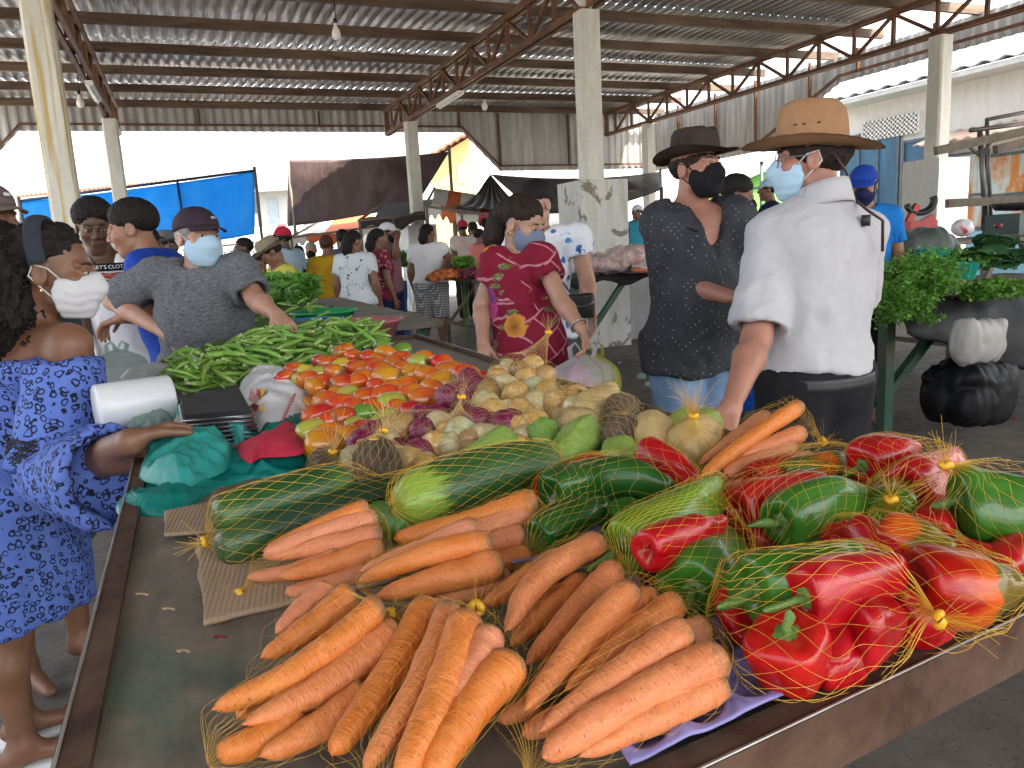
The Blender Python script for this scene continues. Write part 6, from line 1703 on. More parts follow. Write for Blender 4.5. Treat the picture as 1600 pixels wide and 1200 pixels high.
    def cap(s, m, badge=None, visor=None, back=False):
        def fn(P):
            q = s.hl(P)
            d = ell(q, (0, -.014, .040), (.086, .108, .088))
            return smax(d, (.034 + .12 * q[:, 1]) - q[:, 2], .004) * s.hs
        c = s.part('cap', fn, m, s.corners((-.1, -.13, .0), (.1, .12, .14)), .004, s.hvox, lambda v: .0015 * fbm(v, 30, 2))
        n, k = 16, 6; a = np.linspace(-1.15, 1.15, n); G = np.zeros((n, k, 3))
        for i, t in enumerate(a):
            for q, r in enumerate(np.linspace(0, 1, k)):
                x, y = .078 * math.sin(t), .080 * math.cos(t) + .004
                G[i, q] = s.hp((x * (1 + .04 * r), y + r * .078 * math.cos(t * .80), .050 - .018 * r - .10 * abs(x) * (.5 + .5 * r) * 1.6))
        mb = MB(); mb.slab(G, .006); mb.build('visor', visor or m, c)
        if badge is not None:
            mb = MB(); mb.slab(np.array([[s.hp((.010, .098, .072)), s.hp((.010, .096, .082))], [s.hp((.030, .0935, .072)), s.hp((.030, .0915, .082))]]), .004); mb.build('badge', badge, c)
        return s
    def hat(s, m, band, brim=.075, crown=.115, curl=.03, front=0.0, pinch=True, tilt=0.0, holes=False, lift=0.0):
        """a brimmed hat: side brims rolled up, crown creased along the top"""
        n = 48; a = np.linspace(0, 2 * PI, n, endpoint=False); ca, sa = np.cos(a), np.sin(a)
        prof = [(1.0 + brim / .09, .0), (1.0 + brim * .66 / .09, -.004), (1 + brim * .33 / .09, -.004), (1.04, .0), (1.0, .006), (.985, .03), (.95, .065), (.90, .092), (.80, .108), (.6, .112), (.35, .108), (.05, .104)]
        G = np.zeros((len(prof), n, 3)); z0 = .040 + lift
        for i, (r, z) in enumerate(prof):
            rx, ry = .084 * r, .106 * r
            x, y = rx * sa, ry * ca
            zz = np.full(n, z0 + z * crown / .112)
            if i <= 2:
                t = (r - 1.04) / (brim / .09); zz = zz + curl * t * np.abs(sa) ** 1.6 - front * t * np.clip(ca, 0, 1) ** 2 - .012 * t * np.clip(-ca, 0, 1)
            if pinch and z > .06:
                w = (z - .06) / .052; zz = zz - .026 * w * np.exp(-(x / .028) ** 2) * (1 if i > 7 else .4); x = x * (1 - .16 * w * np.clip(ca, 0, 1))
            zz = zz + tilt * y
            G[i] = np.stack([x, y, zz], -1)
        G += .0015 * fbm(G.reshape(-1, 3), 40, 2).reshape(len(prof), n, 1)
        Wd = s.hc + (G * s.hs) @ s.hF
        mb = MB(); mb.add(Wd.reshape(-1, 3), grid_faces(len(prof), n)[:, ::-1].copy())
        und = G[:5].copy(); und[..., 2] -= .004; und2 = s.hc + (und * s.hs) @ s.hF; mb.add(und2.reshape(-1, 3), grid_faces(5, n))
        h = mb.build('hat', m, s.o)
        mb = MB(); B = np.stack([.0865 * sa, .109 * ca, np.full(n, z0 + .014) + tilt * .109 * ca], -1); P = s.hc + (B * s.hs) @ s.hF
        mb.tube(np.concatenate([P, P[:1]]), .0075 * s.hs, 8, cap=False, flat=.45); mb.build('hat_band', band, h)
        if holes:
            for yy in (.02, .045, -.02):
                for x in (-1, 1):
                    mb = MB(); c = s.hp((x * (.0815 - .2 * max(yy - .02, 0)), yy, z0 + .058)); mb.lathe([(.0, .002), (.004, .002), (.004, -.002)], 8, c); mb.build('eyelet', BLACKRUB, h)
        return s

def jpx(**kw): return {k: W(*v) for k, v in kw.items()}
# ------------------------------------------------------------------ fabrics
def m_leopard():
    t = NT('blue_leopard_print'); v = t.tc(); w = t.n('ShaderNodeTexNoise'); t.l(v, w.inputs['Vector']); w.inputs['Scale'].default_value = 30
    wv = t.n('ShaderNodeVectorMath'); wv.operation = 'MULTIPLY_ADD'; t.l(w.outputs[1], wv.inputs[0]); wv.inputs[1].default_value = (.025,) * 3; t.l(v, wv.inputs[2])
    d = t.voro(wv.outputs[0], 60, 'F1', .85)
    ring = t.math('MULTIPLY', t.ramp(d, [(.25, 0.0), (.30, 1.0)]), t.ramp(d, [(.43, 1.0), (.48, 0.0)]))
    br = t.ramp(t.noise(v, 38, 2), [(.30, 0.0), (.36, 1.0)])
    c = t.mix(t.math('MULTIPLY', ring, br), t.mix(t.ramp(t.noise(v, 6, 3), [(.3, 0.0), (.7, 1.0)]), (.085, .145, .46), (.12, .20, .56)), (.012, .014, .035))
    t.set(Base_Color=c, Roughness=.75); t.b.inputs['Specular IOR Level'].default_value = .2; t.bump(t.noise(v, 400, 2), .15, .001)
    return t.m
def m_heather(name, col, col2):
    t = NT(name); v = t.tc(); n = t.noise(t.mapping(v, scale=(60, 60, 420)), 1.0, 3, .7)
    t.set(Base_Color=t.mix(t.ramp(n, [(.35, 0.0), (.68, 1.0)]), col, col2), Roughness=.9); t.b.inputs['Specular IOR Level'].default_value = .15
    return t.m
def m_floral(name, base, specs, sq=None, scale=7.0, leaf=(.10, .12, .05)):
    """petalled blossoms (voronoi cells with scalloped rims), leaves and outline squares on a plain ground"""
    t = NT(name); v = t.tc(); c = base
    if sq:
        b = t.n('ShaderNodeTexBrick'); t.l(t.mapping(v, scale=(1, 1, 1), rot=(PI / 2, .5, .6)), b.inputs[0]); b.inputs['Scale'].default_value = 9; b.inputs['Mortar Size'].default_value = .03; b.inputs['Brick Width'].default_value = .7; b.inputs['Row Height'].default_value = .7
        mk = t.math('MULTIPLY', b.outputs[1], t.ramp(t.noise(v, 8, 1), [(.48, 0.0), (.52, 1.0)])); c = t.mix(mk, c, sq)
    lf = t.voro(t.mapping(v, scale=(1, 1, 2.2), rot=(.5, .4, .3)), scale * 1.9)
    lk = t.math('MULTIPLY', t.ramp(lf, [(.30, 1.0), (.36, 0.0)]), t.ramp(t.noise(v, 7, 2), [(.52, 0.0), (.56, 1.0)]))
    st = t.ramp(t.math('SINE', t.math('MULTIPLY', t.noise(v, 30, 2), 60.0)), [(.4, 0.0), (.6, 1.0)])
    c = t.mix(lk, c, t.mix(st, leaf, tuple(min(1, a * 4) for a in leaf)))
    for i, (pc, ps, th) in enumerate(specs):
        w = t.n('ShaderNodeTexNoise'); t.l(v, w.inputs['Vector']); w.inputs['Scale'].default_value = 26; w.inputs['Detail'].default_value = 1
        wv = t.n('ShaderNodeVectorMath'); wv.operation = 'MULTIPLY_ADD'; t.l(w.outputs[1], wv.inputs[0]); wv.inputs[1].default_value = (.045,) * 3; t.l(t.mapping(v, loc=(i * 3.3, i * 1.7, i * 2.1)), wv.inputs[2])
        vo = t.n('ShaderNodeTexVoronoi'); t.l(wv.outputs[0], vo.inputs['Vector']); vo.inputs['Scale'].default_value = scale
        pick = t.ramp(t.sep(vo.outputs['Color'])['X'], [(th, 0.0), (th + .02, 1.0)])
        m = t.math('MULTIPLY', t.ramp(vo.outputs['Distance'], [(ps, 1.0), (ps + .03, 0.0)]), pick)
        c = t.mix(m, c, t.mix(t.ramp(vo.outputs['Distance'], [(.05, 0.0), (ps, 1.0)]), tuple(a * .35 for a in pc), pc))
    t.set(Base_Color=c, Roughness=.8); t.b.inputs['Specular IOR Level'].default_value = .2
    return t.m
def m_plaid():
    t = NT('black_white_check'); v = t.tc(); s = t.sep(v)
    def bars(o, k): return t.ramp(t.math('FRACT', t.math('MULTIPLY', o, k)), [(.40, 0.0), (.45, 1.0)], 'LINEAR')
    ax = t.math('ADD', s['X'], s['Y']); c = t.mix(t.math('MULTIPLY', bars(ax, 32.0), .55), (.55, .55, .54), (.03, .03, .035)); c = t.mix(t.math('MULTIPLY', bars(s['Z'], 32.0), .55), c, (.03, .03, .035))
    t.set(Base_Color=c, Roughness=.9); return t.m
def m_dots():
    t = NT('charcoal_dotted_shirt'); v = t.tc(); d = t.voro(t.mapping(v, rot=(.6, .4, .78)), 52, 'F1', .05)
    c = t.mix(t.ramp(d, [(.13, 1.0), (.19, 0.0)]), t.mix(t.ramp(t.noise(v, 9, 3), [(.3, 0.0), (.7, 1.0)]), (.028, .030, .036), (.046, .048, .055)), (.22, .22, .23))
    t.set(Base_Color=c, Roughness=.75); t.b.inputs['Specular IOR Level'].default_value = .25; return t.m
def m_jeans(name, a, b):
    t = NT(name); v = t.tc(); n = t.noise(t.mapping(v, scale=(1, 1, .4)), 7, 4, .6)
    c = t.mix(t.ramp(n, [(.35, 0.0), (.65, 1.0)]), a, b); c = t.mix(t.ramp(t.noise(t.mapping(v, scale=(300, 300, 40)), 1, 2), [(.4, 0.0), (.7, .4)]), c, tuple(x * 1.6 for x in a))
    t.set(Base_Color=c, Roughness=.88); t.b.inputs['Specular IOR Level'].default_value = .15; return t.m
LEO = m_leopard(); HEATH = m_heather('heather_grey_knit', (.060, .064, .072), (.21, .215, .23))
MAROON = m_floral('maroon_floral', (.20, .010, .030), [((.50, .06, .22), .34, .66), ((.62, .26, .05), .28, .78), ((.26, .05, .20), .32, .62)], (.48, .20, .24), 6.5, (.07, .07, .03))
BLUFL = m_floral('white_blue_print', (.74, .76, .80), [((.16, .30, .62), .30, .45), ((.10, .22, .55), .26, .45)], None, 15, (.16, .28, .55))
GRYFL = m_floral('grey_floral', (.56, .60, .62), [((.10, .25, .22), .22, .6), ((.42, .16, .20), .16, .75)], None, 16, (.12, .14, .14))
BURFL = m_floral('burgundy_floral', (.16, .015, .04), [((.55, .28, .30), .26, .55), ((.40, .10, .15), .3, .5)], None, 15, (.3, .2, .2))
PLAID, DOTS = m_plaid(), m_dots()
JEAN, JEAND = m_jeans('faded_blue_jeans', (.10, .19, .33), (.30, .42, .55)), m_jeans('dark_jeans', (.025, .045, .085), (.06, .09, .15))
WHT = cloth('white_shirt_cotton', (.47, .465, .48), .12); WTEE = cloth('white_tee', (.72, .72, .74), .08); BLK = cloth('black_cloth', (.012, .012, .014), .3); NAVY = cloth('navy_cloth', (.012, .016, .07), .3)
BLUJ = cloth('royal_blue_jersey', (.012, .055, .36), .2); GRNS = cloth('green_shorts', (.01, .16, .09), .2); MUST = cloth('mustard_tee', (.48, .28, .012), .2); YELP = cloth('yellow_polo', (.52, .47, .08), .2); REDT = cloth('red_tank', (.45, .02, .05), .2)
TURQ = cloth('turquoise_tee', (.06, .42, .55), .2); BRIB = cloth('bright_blue_tee', (.012, .20, .62), .2); GRYP = cloth('grey_trousers', (.09, .075, .085), .2); BRN = cloth('brown_felt', (.055, .038, .032), .4, .9, 14, .4); TANH = cloth('tan_suede', (.37, .205, .105), .22, .95, 7, .3, (.27, .145, .07)); STRAWH = cloth('grey_straw', (.30, .25, .17), .35, .9, 30, .6); GREYH = cloth('grey_felt', (.12, .12, .125), .3)
LBLU = cloth('pale_blue_shirt', (.34, .48, .58), .2); PINKC = cloth('pink_cloth', (.70, .20, .34), .2)
MSKB, MSKW, MSKL, MSKG = cloth('black_mask', (.010, .010, .012), .2), cloth('white_mask', (.58, .58, .60), .08), cloth('pale_blue_mask', (.42, .60, .74), .1), cloth('grey_blue_mask', (.17, .21, .30), .15)
CAPD = cloth('plum_cap', (.042, .025, .038), .3, .8); CAPBL = cloth('blue_cap', (.015, .06, .38), .2); LEATH = mat('black_leather', (.014, .013, .013), .35, 0, .3, 20, .4, 90); BELT = mat('worn_black_belt', (.03, .03, .032), .5, 0, .4, 20, .4, 60); BROWNL = mat('brown_leather', (.06, .022, .018), .5, 0, .3)
GOLD = mat('gold_metal', (.75, .5, .15), .25, 1.0, .1)

def text_part(name, body, p, x, up, size, m, parent, depth=.001):
    cu = bpy.data.curves.new(name, 'FONT'); cu.body = body; cu.size = size; cu.extrude = depth; cu.align_x = 'CENTER'; cu.align_y = 'CENTER'
    o = bpy.data.objects.new(name, cu); COL.objects.link(o); cu.materials.append(m)
    me = bpy.data.meshes.new_from_object(o); bpy.data.objects.remove(o); me.name = name; o = bpy.data.objects.new(name, me); COL.objects.link(o)
    x = unit(x); z = unit(np.cross(x, up)); y = np.cross(z, x)
    o.parent = parent; q = np.asarray(p) - np.array(parent['origin'])
    o.matrix_local = Matrix(((x[0], y[0], z[0], q[0]), (x[1], y[1], z[1], q[1]), (x[2], y[2], z[2], q[2]), (0, 0, 0, 1)))
    return o

# ------------------------------------------------------------------ the people nearest the camera
def girl():
    d = 1.76
    wr, wl = tp(284, 702, .030), tp(204, 690, .060)
    P = Person('girl with curly ponytail and white mask in a blue leopard print dress', (84, 425), d, 122, 100, nod=8, skin=SK_B, fem=True, girth=.92, vox=.009, hvox=.0042,
               J=dict(elR=W(92, 735, 1.60), wrR=wr, shR=W(106, 540, 1.67), shL=W(22, 536, 1.88), elL=W(120, 720, 1.95), wrL=wl), foot=(W(45, 1160, 1.86)[0], W(45, 1160, 1.86)[1]))
    P.hand('R', np.array([.9, .25, -.05]), (0.1, 0, -1), [.25, .3, .35, .4], .05, .95); P.hand('L', np.array([.8, .5, .12]), (.5, -.2, -1), [.6, .75, .7, .45], .05, .95)
    P.body().face((.012, .01, .008))
    top = W(70, 556, d)[2]; hem = W(70, 962, d)[2] / P.k
    P.shirt(LEO, hem=hem, sleeve=1.0, inf=.020, slr=.050, flare=.040, neck=(.10, 0), name='dress', wr=.010, tube_top=top, puff=.020)
    e, w = P.J['elR'], P.J['wrR']; c1 = e + (w - e) * .52; dr = unit(w - e)
    def cuff(Q):
        q = rcone(Q, e - dr * .02, c1 + dr * .03 - [0, 0, .035], .074, .100); q = smax(q, (Q - c1) @ dr, .006)
        return np.maximum(q, -np.maximum(rcone(Q, c1 - dr * .06 - [0, 0, .02], c1 + dr * .1 - [0, 0, .04], .078, .098), -((Q - c1) @ dr) - .06))
    P.part('sleeve_cuff', cuff, LEO, [e, c1], .15, .008, lambda v: .009 * ridged(v, 11, 2, 3))
    LACE = mat('black_lace', (.02, .02, .03), .8, 0, .4, 30)
    mb = MB(); g = np.random.default_rng(3)
    axs = unit(P.J['elR'] - P.J['shR']); ce = P.J['elR'] - axs * .035; pu = unit(np.cross(axs, [0, 1, .2])); pv = np.cross(axs, pu)
    for k in range(26):
        a = np.linspace(0, 2 * PI, 40); zz = (k / 25 - .5) * .05
        L = ce + axs * (zz + .006 * np.sin(a * 9 + k))[:, None] + (.094 + .003 * math.sin(k)) * (np.cos(a)[:, None] * pu + np.sin(a)[:, None] * pv)
        mb.tube(L, .0016, 4, cap=False)
    mb.build('lace_band', LACE, P.o)
    # hair: smooth over the head, then a cloud of curls at the back
    tail = P.hp((0.0, -.175, -.015))
    def ex(s, Q, q):
        d = ell(Q, P.hp((.0, -.165, .0)), (.105, .12, .105)); d = smin(d, ell(Q, P.hp((.0, -.185, -.10)), (.105, .115, .12)), .05); return smin(d, ell(Q, P.hp((-.03, -.12, -.13)), (.07, .07, .09)), .05)
    ex.pts = [(-.14, -.31, -.27), (.14, -.1, .12)]
    P.hair(H_BLK, .010, .034, .62, ex, .006, 45)
    mb = MB(); s = np.linspace(0, 1, 22)
    for k in range(620):
        u = unit(g.normal(0, 1, 3)); c = [P.hp((0, -.165, 0)), P.hp((0, -.185, -.10)), P.hp((-.03, -.12, -.14))][k % 3]; r = np.array([.108, .118, .108]) if k % 3 < 2 else np.array([.075, .075, .095])
        p = c + u * r * g.uniform(.86, 1.02); dn = unit(np.array([u[0] * .6, u[1] * .6, -.9]) + g.normal(0, .5, 3)); n1 = unit(np.cross(dn, u + .01)); n2 = np.cross(dn, n1)
        rad = g.uniform(.004, .0075); tn = g.uniform(2, 3.5) * 2 * PI; L = g.uniform(.03, .055)
        mb.tube(p + np.outer(s * L, dn) + rad * (np.outer(np.cos(s * tn), n1) + np.outer(np.sin(s * tn), n2)), .0021, 4, cap=False)
    mb.build('curls', H_CURL, P.o)
    mb = MB(); a = np.linspace(-1.55, 1.55, 26); B = np.array([P.hp((.096 * math.sin(t), -.002 - .035 * math.cos(t) + .0, .020 + .118 * math.cos(t))) for t in a])
    mb.tube(B, .022 * P.hs, 10, flat=.35); mb.build('headband', mat('dark_denim_band', (.022, .028, .042), .85, 0, .35, 30, .5, 90), P.o)
    P.mask(MSKW, puff=.012)
    mb = MB(); pts = [P.hp((x, y, -.150 - .03 * (1 if y > 0 else .4))) for x, y in ((-.07, -.01), (-.055, .05), (0, .085), (.055, .05), (.07, -.01))]; mb.tube(pts, .0012, 6); mb.build('necklace', GOLD, P.o)
    mb = MB(); mb.lathe([(0, .006), (.004, 0), (0, -.006)], 8, P.hp((-.083, .0, -.045))); mb.build('earring', GOLD, P.o)
    for n in 'LR':
        a, t = P.J['an' + n], P.J['to' + n]; dd = unit((t - a) * [1, 1, 0]); sd_ = np.array([-dd[1], dd[0], 0]); c = (a + t) / 2 * [1, 1, 0]
        G = np.array([[c + dd * (u - .5) * .25 + sd_ * (v - .5) * (.085 + .02 * u) + [0, 0, .008] for v in np.linspace(0, 1, 5)] for u in np.linspace(0, 1, 9)])
        mb = MB(); mb.slab(G, .016); f = mb.build('flip_flop', mat('white_rubber_sole', (.62, .63, .62), .6), P.o)
        mb = MB(); mb.tube([c + dd * .03 + sd_ * .045 + [0, 0, .02], c + dd * .06 + sd_ * .02 + [0, 0, .065], c + dd * .085 + [0, 0, .03], c + dd * .06 - sd_ * .02 + [0, 0, .065], c + dd * .03 - sd_ * .045 + [0, 0, .02]], .008, 6, flat=.4); mb.build('strap', mat('orange_black_strap', (.30, .12, .02), .5, 0, .8, 40), f)
girl()
def capped_left():
    P = Person('person in a grey brown cap and denim shorts partly hidden behind the girl', (-20, 348), 2.25, 60, skin=SK_B, vox=.012, hvox=.007)
    P.body().shirt(cloth('dark_teal_tee', (.03, .05, .06))).trousers(JEAND, 1.0, .47)
    P.cap(cloth('taupe_cap', (.16, .12, .11), .25), MSKW); P.hair(H_BLK, .006, -.03, .5, top=.028)
capped_left()
def boy_white():
    d = 3.55
    P = Person('boy in a white T-shirt with lettering and green shorts', (148, 355), d, 20, 28, nod=16, lean=(-.07, 0), skin=SK_D, girth=.80, vox=.010, hvox=.005, J=dict(elR=W(126, 480, 3.5), wrR=W(137, 535, 3.45)))
    P.body().face((.012, .01, .008)).hair(H_BLK, .020, .012, .52, rough=.004, rs=90)
    P.shirt(WTEE, hem=.80, vneck=.05, sleeve=.5, flare=.015).trousers(GRNS, .86, .45)
    f, l = P.F[1], P.F[0]; c = W(177, 417, 3.385); x = l
    mb = MB(); up = np.array([0, 0, 1.0]); G = np.array([[c + x * a * .098 + up * b * .017 - f * (.030 * a * a) for b in (-1, 1)] for a in np.linspace(-1, 1, 9)]); mb.slab(G, .004); mb.build('print_bar', BLK, P.o)
    text_part('print_text', "TART'S CLOTHING", c + f * .004, x, up, .0225, WTEE, P.o)
    for k, (dz, w, m) in enumerate(((-.036, .092, mat('red_tee_print', (.35, .06, .03), .8, 0, .7, 50)), (-.064, .085, mat('dark_tee_print', (.10, .10, .13), .8, 0, .8, 50)))):
        mb = MB(); G = np.array([[c + x * a * w + up * (dz + b * .011 + .004 * math.sin(a * 9)) - f * (.032 * a * a + .001) for b in (-1, 1)] for a in np.linspace(-1, 1, 9)]); mb.slab(G, .004); mb.build('print_picture', m, P.o)
boy_white()
def boy_blue():
    d = 3.25
    P = Person('boy in a royal blue football jersey with a faded haircut', (207, 358), d, -105, -78, nod=12, lean=(0, .21), skin=SK_T, girth=.84, vox=.010, hvox=.005, J=dict(shL=W(226, 418, 3.12), elL=W(240, 494, 3.05), wrL=W(192, 496, 2.98)))
    P.hand('L', W(176, 502, 2.98) - W(192, 496, 2.98), (0, 0, -1), [.6, .7, .8, .9])
    P.body().face((.012, .01, .008)).hair(H_BLK, .013, .004, .46, rough=.0025, rs=90)
    P.shirt(BLUJ, hem=.72, sleeve=.78, slr=.034, flare=.03, wr=.009).trousers(NAVY, .86, .45)
    a, b = P.J['shL'], P.J['elL']; dr = unit(b - a); pu = unit(np.cross(dr, [0, 0, 1.0])); pv = np.cross(dr, pu)
    for k, (q, m) in enumerate(((.700, MSKW), (.735, REDT), (.765, MSKW))):
        th = np.linspace(0, 2 * PI, 24); c = a + (b - a) * q; mb = MB(); mb.tube(c + .0835 * P.g * (np.cos(th)[:, None] * pu + np.sin(th)[:, None] * pv), .007, 6, cap=False, flat=.6); mb.build('sleeve_stripe', m, P.o)
    mb = MB(); th = np.linspace(0, 2 * PI, 20); c = P.J['nb'] + P.F[1] * .012 + [0, 0, .005]; mb.tube(np.stack([c[0] + .078 * P.k * np.cos(th), c[1] + .078 * P.k * np.sin(th), c[2] + 0 * th], -1), .006, 6, cap=False); mb.build('collar_trim', MSKL, P.o)
boy_blue()
def vendor():
    d = 2.95
    P = Person('vendor in a heather grey T-shirt and dark cap leaning on the okra', (310, 372), d, 12, 48, skin=SK_L, girth=1.0, vox=.008, hvox=.004, tilt=-3, belly=.03,
               J=dict(shR=W(246, 432, 2.98), elR=W(176, 470, 3.02), wrR=W(262, 522, 2.86), shL=W(372, 424, 2.92), elL=W(400, 468, 2.84), wrL=W(432, 492, 2.72), wai=W(312, 500, 2.96), pel=W(312, 575, 2.98)))
    P.hand('R', W(285, 545, 2.84) - W(262, 522, 2.86), (.3, .8, .2), .25); P.hand('L', W(452, 512, 2.66) - W(432, 492, 2.72), (.2, -.2, -1), .35)
    P.body().face((.16, .14, .12))
    P.hair(H_GRY, .007, -.012, .42, top=.030); P.shirt(HEATH, hem=.80, sleeve=.80, slr=.040, inf=.020, neck=(.082, 0), flare=.012, wr=.009)
    P.mask(MSKL, puff=.009, pleats=False).cap(CAPD, mat('badge_grey', (.4, .4, .42), .5)); P.trousers(BLK, .9, .1)
vendor()
def woman_maroon():
    d = 3.12
    P = Person('woman in a maroon flowered blouse and grey mask holding shopping bags', (817, 350), d, 28, 52, nod=22, skin=SK_L, fem=True, girth=.92, vox=.008, hvox=.0042, belly=.035, group=None,
               J=dict(shR=W(776, 410, 3.12), elR=W(752, 478, 3.14), wrR=W(755, 536, 3.02), shL=W(846, 404, 3.06), elL=W(876, 470, 2.96), wrL=W(908, 514, 2.84)))
    P.hand('R', W(757, 568, 3.0) - W(755, 536, 3.02), (.2, .6, 0), [.9, .9, .9, .9]); P.hand('L', W(918, 540, 2.82) - W(908, 514, 2.84), (-.6, .2, 0), [.8, .9, .9, .9])
    P.body().face((.02, .014, .011))
    tailp = [P.hp(p) for p in ((0, -.10, .02), (0, -.135, -.03), (-.02, -.13, -.11), (-.03, -.10, -.17))]
    def ex(s, Q, q):
        d = rcone(Q, tailp[0], tailp[1], .05, .042); d = smin(d, rcone(Q, tailp[1], tailp[2], .042, .038), .02); return smin(d, rcone(Q, tailp[2], tailp[3], .038, .016), .02)
    ex.pts = [(-.08, -.2, -.2)]
    P.hair(H_DKB, .010, .016, .50, ex, .0035, 70).mask(MSKG, puff=.008, pleats=False)
    P.shirt(MAROON, hem=.80, sleeve=.46, slr=.028, inf=.012, flare=.022, neck=(.088, 0), wr=.008).trousers(JEAN, .90, .1)
    mb = MB(); mb.tube([P.hp((-.082 - .01 * math.sin(a), .004 + .012 * math.cos(a), -.045 + .012 * math.sin(a))) for a in np.linspace(0, 6.0, 14)], .0022, 6); mb.build('earring', GOLD, P.o)
    c = P.J['wrL']; dr = unit(P.J['wrL'] - P.J['elL']); pu = unit(np.cross(dr, [0, 0, 1.0])); pv = np.cross(dr, pu); th = np.linspace(0, 2 * PI, 18)
    mb = MB(); mb.tube(c - dr * .02 + .030 * (np.cos(th)[:, None] * pu + np.sin(th)[:, None] * pv), .005, 6, cap=False, flat=.6); mb.build('wristwatch', mat('steel_band', (.5, .48, .42), .3, .9), P.o)
woman_maroon()
stand_bag('shopping_bag', 'see-through white and pink shopping bag held by the maroon bloused woman', W(906, 628, 2.82), W(910, 552, 2.83), .115, plastic('white_pink_film', (.80, .80, .82), .2, .4, .55, 16), 3)
stand_bag('shopping_bag', 'yellow shopping bag behind the see-through one', W(940, 630, 2.88), W(928, 552, 2.88), .085, plastic('yellow_film', (.60, .58, .10), .22, .4, .9), 6)
stand_bag('shopping_bag', 'small dark teal bag dangling from the right hand of the woman in maroon', W(764, 610, 2.98), W(760, 580, 2.99), .04, TEAL, 7)
def woman_blue():
    d = 3.85
    P = Person('woman in a white and blue printed top behind the woman in maroon', (837, 320), d, 15, -40, nod=14, skin=SK_L, fem=True, vox=.010, hvox=.006, J=dict(shL=W(902, 372, 3.8), elL=W(917, 438, 3.78), wrL=W(924, 492, 3.66)))
    P.body().face().hair(H_BLK, .010, .02, .5, None, .003)
    P.shirt(BLUFL, hem=.86, sleeve=.42, neck=(.085, 0), flare=.02).trousers(GRYP, .95, .1)
    b = P.J['sh' + 'R'] + [0, 0, .05]; c = W(900, 470, 3.66); m1 = P.J['che'] + P.F[1] * .155
    mb = MB(); mb.tube([b, b * .6 + m1 * .4 + P.F[1] * .05, m1 + P.F[1] * .02, m1 * .4 + c * .6 + P.F[1] * .03, c], .007, 6, flat=.5); mb.build('bag_strap', LEATH, P.o)
    t = thing('handbag', 'small black leather handbag on the woman in white and blue', 'handbag', W(912, 500, 3.62))
    f = P.F[1]; l = P.F[0]; cc = W(905, 478, 3.62); R = np.stack([l, f, [0, 0, 1.0]], 1)
    def bag(Q): q = (Q - cc) @ R; e = np.abs(q) - np.array([.058, .022, .046]); return np.linalg.norm(np.maximum(e, 0), axis=1) + np.minimum(e.max(1), 0) - .012
    sdf_part('bag_body', [(cc - .14, cc + .14, .008)], bag, LEATH, t, lambda v: .003 * fbm(v, 20, 2))
    mb = MB(); mb.tube([cc + l * x * .064 + f * .036 + [0, 0, .02 - .02 * (1 - x * x)] for x in np.linspace(-1, 1, 7)], .004, 6); mb.build('zip', mat('zip_metal', (.4, .38, .33), .3, .9), t)
woman_blue()
def man_black():
    d = 3.05
    P = Person('man in a charcoal dotted shirt, brown hat and black mask with an open collar', (1087, 264), d, 26, 38, nod=-3, skin=SK_R, girth=1.06, belly=.05, vox=.008, hvox=.0042,
               J=dict(shR=W(1034, 348, 3.08), elR=W(1052, 442, 3.02), wrR=W(1142, 464, 2.78), shL=W(1146, 340, 3.05), elL=W(1165, 450, 3.1), wrL=W(1150, 545, 3.05)))
    P.hand('R', W(1170, 462, 2.72) - W(1142, 464, 2.78), (.2, .3, -.9), .5); P.hand('L', (0, 0, -1), (-1, 0, 0), .5)
    P.body().face((.03, .025, .02)).hair(H_DKB, .006, -.012, .45, top=.040)
    P.mask(MSKB, puff=.010, pleats=False).hat(BRN, mat('dark_hat_band', (.03, .02, .018), .7), .062, .105, .030, .006, holes=True, lift=.012)
    P.shirt(DOTS, hem=.76, sleeve=.78, slr=.042, inf=.020, neck=(.09, 0), vneck=.17, flare=.010, wr=.010).trousers(JEAN, .86, .1)
    j, f, l, u = P.J, P.F[1], P.F[0], np.array([0, 0, 1.0])
    for q in (-1, 1):       # collar leaves
        b0 = j['nb'] + l * q * .080 - f * .02 + u * .030; b1 = j['nb'] + l * q * .105 + f * .075 - u * .01; tip = j['nb'] + l * q * .075 + f * .155 - u * .075
        mb = MB(); mb.slab(np.array([[b0, b0 + l * q * .035 - u * .045], [b1, b1 + l * q * .03 - u * .035 + f * .01], [tip, tip + l * q * .012 - u * .004]]), .006); mb.build('collar', DOTS, P.o)
man_black()
stand_bag('shopping_bag', 'pale teal plastic bag hanging at the side of the man in charcoal', W(1034, 590, 3.15), W(1030, 530, 3.15), .06, TEALP, 9)
stand_bag('shopping_bag', 'bright blue plastic bag in front of the black trousers', W(1166, 640, 2.65), W(1168, 580, 2.66), .055, plastic('blue_film', (.01, .12, .55), .25, .3), 4)
